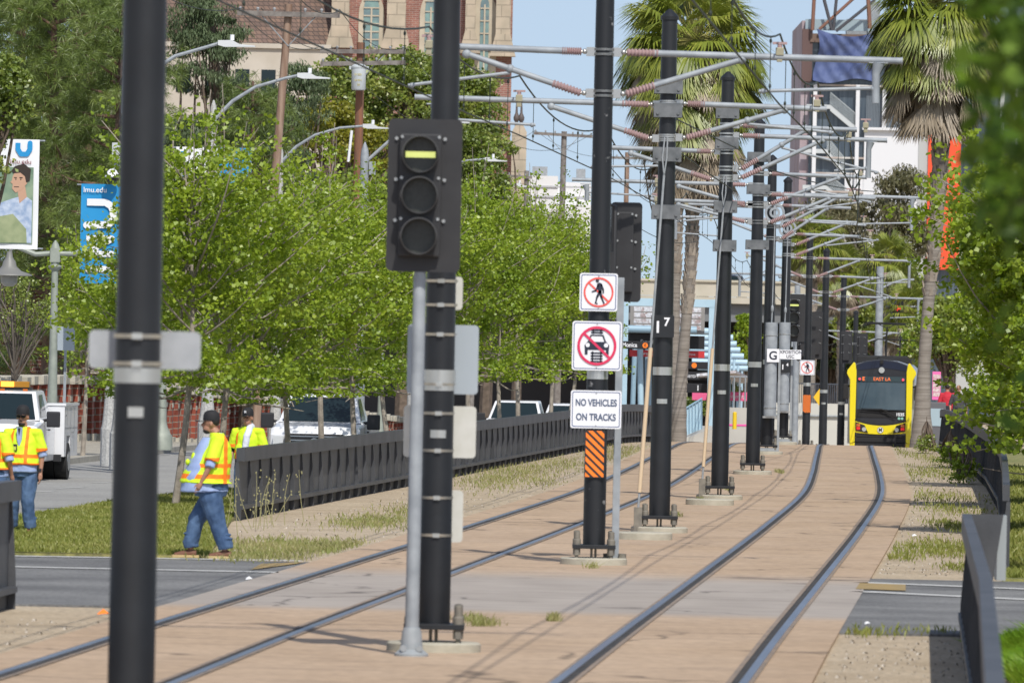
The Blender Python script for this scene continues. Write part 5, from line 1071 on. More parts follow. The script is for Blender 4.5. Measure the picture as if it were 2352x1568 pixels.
# photo mosaic board
M = bpy.data.materials.new('photo_mosaic'); M.use_nodes = True; n, l = nodes_of(M); b = n['Principled BSDF']; t_ = n.new('ShaderNodeTexCoord'); mp = n.new('ShaderNodeMapping'); mp.inputs['Scale'].default_value = (1, 1, 1); l.new(t_.outputs['Object'], mp.inputs[0])
vo = n.new('ShaderNodeTexVoronoi'); vo.inputs['Scale'].default_value = 7; l.new(mp.outputs[0], vo.inputs['Vector']); no = n.new('ShaderNodeTexNoise'); no.inputs['Scale'].default_value = 16; l.new(mp.outputs[0], no.inputs['Vector'])
r1 = n.new('ShaderNodeValToRGB'); r1.color_ramp.elements[0].color = (.25, .12, .1, 1); r1.color_ramp.elements[1].color = (.7, .74, .8, 1); e = r1.color_ramp.elements.new(.5); e.color = (.5, .48, .5, 1); l.new(vo.outputs['Color'], r1.inputs[0]); mx = n.new('ShaderNodeMix'); mx.data_type = 'RGBA'; mx.blend_type = 'OVERLAY'; mx.inputs[0].default_value = .8; l.new(r1.outputs[0], mx.inputs[6]); l.new(no.outputs['Fac'], mx.inputs[7]); l.new(mx.outputs[2], b.inputs['Base Color'])
t, w_, h = sboard('art_panel', 1448, 696, 1618, 767, YS + 1.2, 'grey framed panel of many small photographs inside the blue portal', mat('panel_frame_grey', (.27, .26, .25), .7), 'art panel')
for r in range(4):
    for c in range(1):
        mb = MB(); z = h/2 - .12 - r * (h - .2)/4; mb.box(-w_/2 + .13, w_/2 - .13, -.012, -.004, z - (h-.2)/4 + .05, z); mb.build('photo_row', M, t)
t, w_, h = sboard('station_sign', 1446, 768, 1618, 802, YS + 2, 'black station name board reading Expo Park, hung inside the portal', sblk); text('Expo Park/USC', .21, white_sign, t, (-w_/2 + .95, -.006, -.02), sx=.85, bold=.002)
t, w_, h = sboard('station_sign', 1446, 803, 1618, 822, YS + 2, 'red strip sign directly below the black Expo Park board', sred); text('Emergency exit      Salida   De requerirse', .12, white_sign, t, (0, -.006, 0)); 
t, w_, h = sboard('station_sign', 1380, 782, 1497, 802, YS - 4, 'black sign reading Santa Monica with an orange E dot', sblk); text('Santa Monica', .21, white_sign, t, (-.10, -.006, 0), bold=.004, sx=.85); mb = MB(); mb.disc(w_/2 - .23, 0, .095, -.012, 0, 16); mb.build('orange_dot', orange_refl, t); text('E', .13, sblk, t, (w_/2 - .23, -.014, 0), bold=.003)
t, w_, h = sboard('station_sign', 1555, 830, 1640, 848, YS + 20, 'small black sign with an orange dot low inside the portal', sblk); mb = MB(); mb.disc(-.05, 0, .10, -.012, 0, 16); mb.build('orange_dot', orange_refl, t)
t, w_, h = sboard('station_sign', 1562, 853, 1640, 873, YS + 30, 'black sign reading Santa Monica again, farther down the platform', sblk); text('Santa Monica', .22, white_sign, t, (.05, -.006, 0), sx=.8)
t, w_, h = sboard('station_sign', 1575, 880, 1660, 903, YS + 40, 'black sign with a white figure 1, just above a pink banner', sblk); text('1', .3, white_sign, t, (-.25, -.006, 0), bold=.006)
pkm = mat('pink_vinyl', (.75, .12, .27), .6)
t, w_, h = sboard('pink_banner', 1590, 858 + 40, 1722, 921, YS + 60, 'pink red banner strung behind the blue portal', pkm, 'banner', .03); text('University', .2, white_sign, t, (w_/2 - .6, -.006, 0))
for (x0, y0, x1, y1, Y, l) in ((1552, 843, 1572, 912, YS + 14, 'pink edged poster with rows of white cells, behind the palm trunk'), (2142, 853, 2160, 918, 300, 'pink edged poster with rows of white cells, right of the train')):
    t, w_, h = sboard('poster', x0, y0, x1, y1, Y, l, mat('poster_pink', (.8, .15, .42), .6), 'poster', .05)
    for r in range(5): mb = MB(); z = h/2 - .1 - r*(h-.2)/5; mb.box(-w_/2 + .02, w_/2 - .02, -.01, -.002, z - (h-.2)/5 + .02, z); mb.build('white_row', mat('poster_white', (.68, .6, .6), .6, 0, (.5, .3, .3), 14), t)
t, w_, h = sboard('ticket_machine', 1550, 918, 1572, 960, YS + 8, 'dark ticket machine with coloured buttons behind the palm trunk', mat('machine_grey', (.12, .12, .13), .5), 'ticket machine', .4)
cols = [(.7, .1, .1), (.8, .5, .05), (.1, .3, .7), (.5, .1, .5), (.1, .5, .2)]
for i in range(9): mb = MB(); mb.disc(-w_*.3 + w_*.3*(i % 3), h*.25 - .12*(i//3), .03, -.01, 0, 8); mb.build('button', mat('button_%s' % 'red amber blue violet green'.split()[i % 5], cols[i % 5], .4, emit=cols[i % 5], estr=.3), t)
# ramp, blue rail, concrete kerbs
rp = thing('station_ramp', 'pale concrete ramp wall at the foot of the blue portal', 'ramp', (0, 285, 0)); X0, X1, X2 = W(1540, 1010, 285).x, W(1592, 1010, 285).x, W(1652, 1010, 285).x
mb = MB(); zb = fall(285) - .2; mb.prism([(X0, zb), (X2, zb), (X2, W(1640, 985, 285).z), (X1 + .5, W(1600, 985, 285).z), (X1 - .1, W(1590, 1003, 285).z), (X0, W(1560, 1012, 285).z)], 0, 12); mb.build('ramp_wall', mat('ramp_concrete', (.42, .41, .38), .85, 0, (.5, .49, .45), 1), rp)
rl_ = thing('handrail_screen', 'pale blue sloping railing screen right of the palm trunk', 'railing', (0, 288, 0)); mb = MB(); a0, a1, a2, a3 = W(1562, 1005, 288), W(1612, 985, 288), W(1612, 915, 288), W(1562, 945, 288)
mb.prism([(a0.x, a0.z), (a1.x, a1.z), (a2.x, a2.z), (a3.x, a3.z)], 0, .02); mb.build('screen', lb, rl_); mb = MB()
for k in range(8): p, q = a0.lerp(a1, k/7), a3.lerp(a2, k/7); mb.cyl((p.x, -.04, p.z), (q.x, -.04, q.z + .04), .015, n=5)
mb.cyl((a3.x, -.04, a3.z), (a2.x, -.04, a2.z), .03, n=6); mb.build('bars', lb2, rl_)
mb = MB(); mb.cyl((0, 0, 0), (0, 0, .56), .075, n=14); mb.ball((0, 0, .56), .075, .075, .05); q = W(1687, 985, 300); tag(mb.build('bollard', mat('bollard_yellow', (.75, .52, .02), .5), loc=(q.x, 300, q.z), smooth=True), 'yellow bollard between two black poles beyond the station ramp', 'bollard')
bw_ = thing('barrier_wall', 'pale concrete barrier behind the yellow bollard', 'wall', (0, 306, 0)); mb = MB(); a, b_ = W(1660, 935, 306), W(1722, 1025, 306); mb.box(a.x, b_.x, 0, .3, b_.z - .5, a.z); mb.build('wall', MATS['ramp_concrete'], bw_)
mb = MB(); z = W(1700, 976, 306).z; mb.box(a.x, b_.x, -.02, -.004, z - .03, z + .03); mb.build('pink_tape', mat('pink_tape', (.85, .1, .4), .6), bw_)
for k in range(6): mb = MB(); x = a.x + (b_.x - a.x)*k/5; mb.cyl((x, .15, a.z), (x, .15, a.z + 1.1), .03, n=6); mb.build('railing_post', galv, bw_)
mb = MB(); mb.cyl((a.x, .15, a.z + 1.1), (b_.x, .15, a.z + 1.1), .03, n=6); mb.build('railing', galv, bw_)
# receding canopy on the right of the portal
cn = thing('platform_canopy', 'receding blue pipes and mesh roof of the platform canopy, right of the portal', 'canopy', (0, 0, 0))
for k in range(7):
    Y = 318 + 14*k; x, y = 1668 + 8.5*k, 762 + 14*k; q = W(x, y, Y); mb = MB(); mb.cyl((q.x - 2.4, Y, q.z), (q.x + .12, Y, q.z), .13, n=12); mb.cyl((q.x - .3, Y, q.z), (q.x - .3, Y + .1, fall(Y)), .06, n=8); mb.build('canopy_pipe', lb, cn, True)
mb = MB(); a, b_, c, d = W(1600, 858, 320), W(1690, 850, 320), W(1735, 872, 400), W(1660, 880, 400); mb.add([a, b_, c, d] + [p - Vector((0, 0, .1)) for p in (a, b_, c, d)], [(3,2,1,0), (4,5,6,7), (0,1,5,4), (1,2,6,5), (2,3,7,6), (3,0,4,7)]); mb.build('canopy_roof', M, cn)
# ================================================================== portal wall and railing left of the train
pw = thing('retaining_wall', 'pale concrete retaining wall with a pipe, left of the train', 'wall', (0, 432, 0)); Yw = 432
a, b_ = W(1780, 927, Yw), W(1960, 1060, Yw); mb = MB(); mb.box(a.x, b_.x, 0, .4, -5, W(1880, 926, Yw).z); mb.build('wall', mat('portal_concrete', (.50, .50, .46), .85, 0, (.56, .55, .5), .5), pw)
mb = MB(); z = W(1880, 955, Yw).z; mb.cyl((a.x, -.1, z), (b_.x, -.1, z), .05, n=6); mb.build('pipe', galv_dull, pw)
mb = MB()
for k in range(4): x = a.x + (b_.x - a.x)*(k + .5)/4; mb.box(x - .015, x + .015, -.01, -.002, -5, z + .6)
mb.build('joints', mat('joint_grey', (.45, .46, .48)), pw)
zr = W(1880, 926, Yw).z
for k in range(40): mb = MB(); x = a.x + (b_.x - a.x)*k/39; mb.box(x - .02, x + .02, .1, .14, zr, zr + .95); mb.build('baluster', mat('dark_railing', (.06, .07, .09), .5), pw)
mb = MB(); mb.box(a.x, b_.x, .08, .16, zr + .95, zr + 1.02); mb.build('rail', MATS['dark_railing'], pw)
mb = MB(); mb.prism([(-.3, 0), (0, .42), (.3, 0), (0, -.42)], 0, .02); q = W(1882, 912, 425); tag(mb.build('warning_sign', mat('sign_yellow', (.85, .5, .02), .5), loc=q), 'yellow diamond warning sign showing between two black poles', 'sign')
# ================================================================== tall building on the right
YB = 720.0; bx = lambda x: W(x, 300, YB).x
def bz(y, x=1980): return W(x, y, YB).z + 4
tb = thing('office_building', 'tall glass and white building under construction with an orange panel, upper right', 'building', (0, YB, -4))
glz = mat('curtain_wall_glass', (.03, .045, .065), .15, 0, (.09, .115, .14), 1.5, stretch=(2.5, 1, .12), spec=.6); nr, lr = nodes_of(glz)
white_p = mat('white_cladding', (.66, .67, .69), .6); orng = mat('orange_cladding', (.80, .085, .025), .5); greyc = mat('light_grey_cladding', (.42, .43, .42), .6)
mb = MB(); mb.box(bx(1858), bx(2600), 0, 26, 0, bz(92)); mb.build('glass_facade', glz, tb)
mb = MB(); mb.box(bx(1838), bx(1858), .5, 26, 0, bz(50)); mb.build('pinkish_end_wall', mat('dusty_pink_wall', (.42, .38, .42), .8, 0, (.34, .25, .26), .3), tb)
mb = MB(); mb.box(bx(1838), bx(1862), -.4, .4, bz(190), bz(70)); mb.build('rusty_column', mat('rust_red', (.12, .075, .07), .8), tb)
mb = MB(); mb.box(bx(1856), bx(2140), -.5, 0, bz(100), bz(80)); mb.build('brown_fascia', mat('rust_brown', (.17, .115, .09), .8), tb)
mb = MB(); mb.box(bx(1845), bx(2030), -.1, 0.3, bz(72), bz(47)); mb.build('roof_screen', mat('screen_glass', (.30, .38, .42), .3), tb)
for (x0, x1, y0, y1, mt, nm, yy) in ((1985, 2117, 297, 900, white_p, 'white_panel', -.6), (1942, 1985, 400, 900, white_p, 'white_panel', -.5), (2110, 2132, 297, 900, greyc, 'grey_panel', -.7), (2132, 2207, 300, 615, orng, 'orange_panel', -.9), (2207, 2600, 560, 900, greyc, 'grey_panel', -.3)):
    mb = MB(); mb.box(bx(x0), bx(x1), yy, -.002, bz(y1), bz(y0)); mb.build(nm, mt, tb)
for x in (1870, 1968, 2029, 2084, 2120, 2300, 2330): mb = MB(); yb = 295 if 2000 < x < 2200 else 470; mb.box(bx(x) - .16, bx(x) + .16, -.9, -.01, bz(yb), bz(196)); mb.build('white_mullion', white_p, tb)
for (x0, x1, y) in ((1864, 2200, 196), (1864, 1985, 362), (1864, 1985, 398), (1864, 1985, 440)): mb = MB(); mb.box(bx(x0), bx(x1), -.75, -.01, bz(y + 4), bz(y)); mb.build('floor_slab', mat('chalky_white', (.55, .54, .52), .8, 0, (.35, .25, .2), .4), tb)
mb = MB(); mb.box(bx(1980), bx(2230), -1.0, -.01, bz(299), bz(293)); mb.build('floor_slab', white_p, tb)
mb = MB()
for k in range(60): x = bx(1990) + (bx(2200) - bx(1990))*k/59; mb.box(x - .04, x + .04, -.15, -.01, bz(294), bz(200))
mb.build('fine_mullions', mat('mullion_grey', (.16, .19, .22), .5), tb)
# stairs seen through the glass
def flight(x0, y0, x1, y1):
    a, b_ = (bx(x0), bz(y0)), (bx(x1), bz(y1)); mb = MB(); mb.prism([(a[0], a[1]), (b_[0], b_[1]), (b_[0], b_[1] - .5), (a[0], a[1] - .5)], -.7, -.2); mb.box(a[0] - 2.0, a[0], -.7, -.2, a[1] - .35, a[1]); f = mb.build('stair_flight', mat('stair_white', (.5, .53, .54), .7), tb)
    mb = MB(); n_ = 22
    for k in range(n_): t = k/(n_-1); x = a[0] + (b_[0]-a[0])*t; z = a[1] + (b_[1]-a[1])*t; mb.box(x - .02, x + .02, -.72, -.70, z, z + 1.0)
    mb.prism([(a[0], a[1] + 1.0), (b_[0], b_[1] + 1.0), (b_[0], b_[1] + 1.08), (a[0], a[1] + 1.08)], -.74, -.70); mb.build('stair_railing', mat('railing_pale', (.38, .42, .43), .6), f)
flight(1905, 243, 1966, 292); flight(1900, 345, 1940, 392); flight(1900, 428, 1950, 465)
# tarpaulin
mb = MB(); X0, X1 = bx(1870), bx(2022); Z0, Z1 = bz(188), bz(70); nx, nz = 30, 20
def tarp(u, v): return (X0 + (X1 - X0)*u + .25*math.sin(v*5), -1.2 - .22*math.sin(u*5 + v*7) - .10*math.sin(u*29 - v*17) - .06*math.sin(u*47+v*11) - .15*math.sin(v*6), Z1 + (Z0 - Z1)*v*(1 + .05*math.sin(u*7)) - 1.0*math.sin(math.pi*u)*(1-v)*.6)
mb.grid(tarp, [k/nx for k in range(nx+1)], [k/nz for k in range(nz+1)]); tag(mb.build('tarpaulin', mat('blue_tarpaulin', (.05, .075, .19), .75, 0, (.10, .135, .27), .8), loc=(0, YB, -4), smooth=True), 'wrinkled dark blue tarpaulin hung on the upper floor of the tall building', 'tarpaulin')
# crane / rigging cables
for i, (a, b_, r, l) in enumerate((((1866, 70), (1873, -60), .16, 'rusty upright rod on the roof of the tall building, leftmost'), ((1911, 70), (1880, -50), .14, 'dark slanting rod on the roof of the tall building, leaning left'), ((1914, 70), (1926, -50), .13, 'dark upright rod on the roof of the tall building'), ((1882, 68), (1985, -25), .13, 'rusty rod slanting up to the right from the roof'), ((1920, 72), (2010, 0), .13, 'dark rod slanting up to the right from the roof'), ((1998, 66), (1992, -40), .18, 'rusty upright rod beside the right hand palm crown'))):
    mb = MB(); mb.cyl(W(a[0], a[1], YB - 1), W(b_[0], b_[1], YB - 1), r, n=6); tag(mb.build('scaffold_rod', mat('rusty_rod', (.20, .10, .07), .8) if i in (0, 3, 5) else mat('dark_rod', (.06, .06, .07), .7)), l, 'rod', 'rigging rods on the tall building')
mb = MB(); q = W(1985, 75, YB + 3); mb.box(q.x - 1.5, q.x + .5, 0, 2, q.z - 1, q.z + 1.1); mb.box(q.x + .3, q.x + 1.3, -.3, 2, q.z - 1, q.z + 2.6); tag(mb.build('rooftop_unit', galv_dull, loc=(0, YB + 3, 0)), 'grey rooftop machinery on the tall building', 'machinery')
# smaller things far right
for (x0, x1, y0, y1, Y, mt, l) in ((2056, 2122, 745, 830, 520, white_p, 'small white building right of the red signal'), (2085, 2112, 782, 1000, 410, wallbrick, 'narrow red brick pier beside the palm, right of the train'), (1840, 1935, 855, 905, 500, mat('far_pale_wall', (.45, .45, .45), .8), 'low pale building behind the far poles')):
    a, b_ = W(x0, y0, Y), W(x1, y1, Y); t = thing('small_building', l, 'building', ((a.x+b_.x)/2, Y, fall(Y) - .2)); w_ = (b_.x - a.x)/2; h = a.z - fall(Y) + .2; mb = MB(); mb.box(-w_, w_, 0, 4, 0, h); mb.build('wall', mt, t); mb = MB(); mb.box(-w_ - .15, w_ + .15, -.15, 4.15, h, h + .15); mb.build('roof', greyw, t)
    mb = MB(); mb.box(-w_*.5, w_*.1, -.03, .02, h - 1.6, h - .7); mb.build('window', glassm, t)
for (x, y, Y, r, l, arm) in ((2022, 612, 400, .17, 'tall pale grey post above the train with a curved arm to the right', True), (1832, 655, 380, .13, 'pale grey post showing left of the small no pedestrians sign pole', False)):
    q = W(x, y, Y); t = thing('grey_post', l, 'post', (q.x, Y, fall(Y))); h = q.z - fall(Y); mb = MB(); mb.lathe([(r*1.2, 0), (r, h)], n=12); mb.build('post', galv, t, True)
    if arm: mb = MB(); mb.tube([(.1, 0, h - 1.0), (.6, 0, h - .75), (1.1, 0, h - .6), (1.6, 0, h - .58)], .05, 6); mb.build('arm', galv, t, True)
# right of the train, beyond the fence: bin and kiosk
q = W(2150, 960, 268); t = thing('ticket_machine', 'small ticket machine under the right hand pink poster', 'ticket machine', (q.x, 268, fall(268))); mb = MB(); mb.box(-.3, .3, 0, .5, 0, 1.5); mb.build('cabinet', mat('machine_grey', (.12, .12, .13)), t, bevel=.03); mb = MB(); mb.box(-.22, .22, -.02, 0, .75, 1.3); mb.build('screen', mat('pale_screen', (.35, .45, .5), .3), t)
# ================================================================== vegetation
def unit(a): return a / np.maximum(np.linalg.norm(a, axis=1, keepdims=True), 1e-9)
def leaf_arrays(C, size, rng, up=.5, aspect=.8, dirs=None, droop=0.0):
    n = len(C); N = unit(rng.normal(size=(n, 3)) + np.array([0, 0, up])); T = rng.normal(size=(n, 3)) if dirs is None else dirs + rng.normal(size=(n, 3)) * .35
    T = T - N * (T * N).sum(1, keepdims=True); T = unit(T); B = np.cross(N, T); s = (np.full(n, size) if np.isscalar(size) else size)[:, None]
    V = np.stack([C - T*s*.5, C + B*s*.5*aspect + T*s*.12, C + T*s*.5 - np.array([0, 0, 1])*droop*s, C - B*s*.5*aspect + T*s*.12], 1).reshape(-1, 3)
    return V, np.arange(n*4).reshape(-1, 4)
LM = {'bright': leafmat('bright_spring_leaf', (.125, .205, .010), (.265, .375, .020), (.42, .51, .05), .42, .05),
      'bright2': leafmat('mid_green_leaf', (.10, .18, .010), (.225, .335, .018), (.37, .46, .045), .40, .05),
      'ficus': leafmat('glossy_dark_leaf', (.07, .12, .014), (.185, .25, .028), (.36, .38, .07), .25, .08),
      'yel': leafmat('yellow_green_leaf', (.13, .16, .015), (.24, .24, .02), (.36, .32, .03), .3, .04),
      'cedar': leafmat('grey_green_needles', (.06, .095, .042), (.12, .165, .08), (.19, .235, .125), .15, .03),
      'pine': leafmat('pine_needles', (.06, .10, .018), (.14, .20, .036), (.25, .31, .08), .2, .06),
      'olive': leafmat('olive_leaf', (.08, .085, .035), (.15, .15, .065), (.24, .23, .12), .2, .05),
      'euca': leafmat('eucalyptus_leaf', (.08, .085, .035), (.155, .15, .07), (.25, .21, .12), .2, .05),
      'palm': leafmat('palm_frond_green', (.10, .14, .012), (.22, .27, .025), (.40, .41, .07), .25, .12),
      'dead': leafmat('dry_palm_frond', (.14, .11, .07), (.28, .23, .165), (.46, .38, .28), .15, .03),
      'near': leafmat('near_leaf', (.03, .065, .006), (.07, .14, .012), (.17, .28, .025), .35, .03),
      'grass': leafmat('lawn_grass_blades', (.13, .165, .025), (.235, .26, .055), (.37, .35, .12), .3, .02, .5),
      'weed': leafmat('dry_and_green_weeds', (.16, .22, .04), (.30, .30, .11), (.44, .38, .2), .3, .02, .8),
      'lush': leafmat('lush_green_weeds', (.09, .22, .015), (.19, .34, .02), (.33, .46, .05), .4, .02, 2)}
bark = mat('grey_bark', (.36, .315, .26), .95, 0, (.22, .19, .16), 6, .5, 25); dbark = mat('dark_bark', (.10, .075, .055), .95, 0, (.16, .12, .09), 5, .5, 20); pbark = mat('pine_bark', (.19, .11, .075), .95, 0, (.10, .07, .055), 4, .6, 12, stretch=(1, 1, .4))
def limb(mb, p, q, r0, r1, rng, bend=.12, n=6):
    p, q = Vector(p), Vector(q); L = (q - p).length; pts = []
    off = Vector(rng.normal(size=3) * L * bend)
    for k in range(n + 1): t = k / n; pts.append(p.lerp(q, t) + off * math.sin(math.pi * t) * .6)
    mb.tube(pts, [r0 + (r1 - r0) * k / n for k in range(n + 1)], 6)
    return pts
def street_tree(seed, h=6.6, rc=1.9, nleaf=11000, base=1.5, mt='bright', lsz=.085, nl=44, top=1.0):
    """tree whose limbs climb steeply out of a thin trunk; the leaves sit along twigs"""
    rng = np.random.default_rng(seed); t = thing('street_tree', '', 'tree', (0, 0, 0), 0, '')
    mb = MB(); tr = []; bx, by = rng.normal(size=2) * .12
    for k in range(9): f = k / 8; tr.append(Vector((bx * math.sin(3*f), by * math.sin(2.5*f), h * .97 * f)))
    mb.tube(tr, [.060 * (1 - f*.88) + .006 for f in [k/8 for k in range(9)]], 8); 
    lm = MB(); cents = []
    for i in range(nl):
        f = (.22 if base < 1.9 else .33) + (.72 if base < 1.9 else .61) * (i + rng.random()) / nl; a = i * 2.4 + rng.normal() * .3; z0 = h * f; g = (z0 - base) / (h - base)
        env = rc * (math.sin(math.pi * min(max(.18 + g * .80, 0), 1)) ** .6) * (.65 + .55 * rng.random()); up = env * (.45 + .8 * rng.random()) * (1 if g > .12 else .1)
        k = min(int(f * 8), 7); p = tr[k].lerp(tr[k+1], f * 8 - k); q = p + Vector((math.cos(a) * env, math.sin(a) * env, up))
        if g < .05: q.z = p.z - .15
        q.z = min(q.z, h * (1.02 + .06*rng.random()))
        pts = limb(lm, p, q, .032 * (1 - f*.6), .007, rng)
        L = (q - p).length
        for j in range(int(6 + 8 * L)):
            s = .25 + .8 * rng.random(); c = p.lerp(q, min(s, 1.03)); c = c + Vector((rng.normal() * .22, rng.normal() * .22, rng.normal() * .17)); cents.append((c.x, c.y, c.z))
    for j in range(6):
        a = rng.random() * 6.283; r = rc * .5 * rng.random(); z0 = h * (.62 + .2 * rng.random()); p = Vector((math.cos(a) * r * .3, math.sin(a) * r * .3, z0 * .8)); q = Vector((math.cos(a) * r, math.sin(a) * r, h * (1.02 + .2 * rng.random()))); limb(lm, p, q, .02, .006, rng, .04)
        for _ in range(9): c = p.lerp(q, .45 + .55 * rng.random()); cents.append((c.x + rng.normal()*.07, c.y + rng.normal()*.07, c.z))
    for j in range(26): f = .75 + .27 * rng.random(); cents.append((rng.normal() * .12 * (1.3 - f) * 4, rng.normal() * .12 * (1.3 - f) * 4, h * f))
    cents = np.array(cents); idx = rng.integers(0, len(cents), nleaf); C = cents[idx] + rng.normal(size=(nleaf, 3)) * np.array([.085, .085, .065]); C = C[C[:, 2] > base - .12]; C = C[rng.random(len(C)) > np.clip((C[:, 2] / h - .72) * 1.9, 0, .62)]
    V, Fq = leaf_arrays(C, lsz * (.6 + .7 * rng.random(len(C))), rng, .6, .95)
    mb.build('trunk', bark, t, True); lm.build('limbs', bark, t, True); arrays('crown', V, Fq, LM[mt], t)
    return t
def put(proto, X, Y, label, s=1.0, rz=0, sz=1.0, group=None, first=False, z=None):
    c = proto if first else copy_tree(proto); c.location = (X, Y, (zt(X, Y) if z is None else z) - .05); c.rotation_euler = (0, 0, rz); c.scale = (s, s, s * sz); c['label'] = label; c['group'] = group or 'trees'
    return c
treeA = street_tree(3, 6.2, 1.85, 21000, 2.25, lsz=.080); treeB = street_tree(8, 6.0, 1.75, 19500, 2.35, lsz=.078); treeC = street_tree(21, 6.3, 1.65, 20500, 2.25, mt='bright2', lsz=.080); treeD = street_tree(33, 4.8, 1.3, 8500, 2.4, lsz=.080, nl=26); treeE = street_tree(41, 6.0, 2.5, 60000, 1.5, lsz=.098, nl=92, mt='bright')
GL = 'leafy street trees left of the fence'
first = {0: True, 1: True, 2: True}
row = [(404, 137, 0, .98, 'nearest street tree, its bare grey trunk standing on the lawn beside the nearest pole'), (498, 143, 1, 1.0, 'second street tree from the lawn corner, trunk behind the walking man'), (575, 148, 2, .9, 'third street tree from the lawn corner, behind the man with the towel'), (672, 154, 0, 1.0, 'street tree whose trunk stands in front of the middle pickup grille'), (745, 164, 1, 1.03, 'street tree beside the right mirror of the middle pickup'), (822, 172, 2, 1.0, 'street tree between the middle pickup and the near signal'),
 (905, 180, 0, .95, 'street tree with a dark trunk just left of the near signal post'), (985, 188, 1, 1.05, 'street tree directly behind the near train signal'), (1080, 200, 2, 1.0, 'street tree just right of the near signal pole'), (1152, 210, 0, 1.02, 'street tree in front of the farther pickup, left trunk'), (1192, 221, 1, 1.08, 'street tree in front of the farther pickup, right trunk'), (1262, 233, 2, 1.0, 'street tree left of the signed pole'), (1300, 246, 0, 1.05, 'farthest street tree of the left row, partly behind the signed pole')]
for i, (x, Y, k, s, l) in enumerate(row):
    pr = (treeA, treeB, treeC)[k]; X = W(x, 1000, Y).x
    top = {0: .97, 1: .92, 2: .88, 3: .84, 4: .93, 5: .82, 6: .95, 7: .86, 8: 1.0, 9: .85, 10: .95, 11: 1.0}.get(i, .9)
    put(pr, X, Y, l, s, i * 1.7, top, GL, first[k]); first[k] = False
# one more at the far left in front of the brick wall
put(treeD, W(300, 1000, 140).x, 140, 'street tree left of the nearest black pole, hanging over the brick wall coping', 1.0, 2.1, .78, GL, True)
put(treeD, W(190, 1000, 214).x, 214, 'thin trunked street tree right of the service truck', 1.1, .4, 1.0, GL)
put(treeD, W(352, 1000, 150).x, 150, 'street tree just behind the nearest black pole', 1.1, 4.0, .78, GL)
# right hand row beyond the right fence
GR = 'leafy trees right of the right fence'
for i, (dx, Y, k, s, sz, l) in enumerate(((5.1, 106, 0, .70, .85, 'nearest bright leafy tree at the right edge, above the fence end'), (4.1, 130, 1, .95, 1.0, 'bright leafy tree overhanging the right fence, second from the side street'), (4.5, 152, 2, 1.08, .88, 'bright leafy tree overhanging the right fence, third from the side street'), (5.0, 174, 0, 1.05, 1.05, 'bright leafy tree overhanging the right fence, fourth from the side street'), (5.2, 200, 1, 1.0, 1.1, 'farthest bright leafy tree of the right row, nearest the two pedestrians'))):
    put((treeE, treeE, treeE)[k], XR(Y) + dx, Y, l, s, 1 + i * 2.2, sz, GR, i == 0)
# generic broad trees built of leaf clumps
def clump_tree(name, label, X, Y, ells, mt, lsz, nleaf, ncl, rcl, z=None, trunk=.25, seed=1, bk=dbark, group=None, dirs=None, aspect=.7, up=.5, droop=0, zsq=.7, upper=True):
    rng = np.random.default_rng(seed); z = zt(X, Y) if z is None else z; t = thing(name, label, 'tree', (X, Y, z), 0, group); cs = []
    for (ex, ez, rx, rz_, ry) in ells:
        k = max(4, int(ncl * rx * rz_ / sum(e[2]*e[3] for e in ells)))
        D = unit(rng.normal(size=(k, 3))); 
        if upper: D[:, 2] = np.where(D[:, 2] < -.5, -D[:, 2], D[:, 2])
        r = (.45 + .6 * rng.random((k, 1)) ** .6); cs.append(D * r * np.array([rx, ry, rz_]) + np.array([ex, 0, ez]))
    cs = np.concatenate(cs); idx = rng.integers(0, len(cs), nleaf); rr = rcl * (.5 + .9 * rng.random(len(cs)))
    D = unit(rng.normal(size=(nleaf, 3))) * (rng.random((nleaf, 1)) ** .45); C = cs[idx] + D * rr[idx][:, None] * np.array([1, 1, zsq])
    V, Fq = leaf_arrays(C, lsz * (.6 + .8 * rng.random(nleaf)), rng, up, aspect, None if dirs is None else np.tile(np.array(dirs, float), (nleaf, 1)), droop); arrays('crown', V, Fq, LM[mt], t)
    mb = MB(); zb = min(e[1] for e in ells); ztop = max(e[1] for e in ells); limb(mb, (0, 0, -.3), (ells[0][0]*.5, 0, max(ztop, 1)), trunk, trunk * .5, rng, .04)
    lm = MB()
    for i in range(min(34, len(cs))): q = cs[int(rng.integers(0, len(cs)))]; limb(lm, (ells[0][0]*.3, 0, max(zb*.5, .8) + .4*rng.random()*zb), q, trunk * .35, .02, rng, .1)
    mb.build('trunk', bk, t, True); lm.build('limbs', bk, t, True); return t
def ell(x, y, rxp, ryp, Y, X0, z0, ry=None): q = W(x, y, Y); rx = m(rxp, Y); return (q.x - X0, q.z - z0, rx, m(ryp, Y), ry or rx)
def ctree(name, label, x, Y, els, mt, lsz, nleaf, ncl, rcl, **kw):
    X = W(x, 900, Y).x; z = zt(X, Y); return clump_tree(name, label, X, Y, [ell(a, b_, c, d, Y, X, z, min(m(c, Y), 4)) for a, b_, c, d in els], mt, lsz, nleaf, ncl, rcl, **kw)
ctree('broadleaf_tree', 'large dark green rounded tree in front of the church, behind the near signal', 930, 400, [(930, 290, 215, 170), (1050, 300, 95, 160), (780, 260, 120, 120), (930, 470, 220, 110), (960, 230, 150, 110)], 'ficus', .17, 64000, 480, .66, trunk=.5, seed=5)
ctree('broadleaf_tree', 'yellow green tree around the base of the transformer pole', 770, 370, [(750, 330, 90, 95), (700, 300, 50, 60), (860, 350, 60, 60)], 'yel', .15, 11000, 90, .5, trunk=.3, seed=6)
ctree('broadleaf_tree', 'mid green tree hiding the foot of the church tower, right of the near signal', 1110, 360, [(1110, 400, 75, 120), (1060, 470, 90, 80)], 'ficus', .15, 14000, 120, .5, trunk=.3, seed=7)
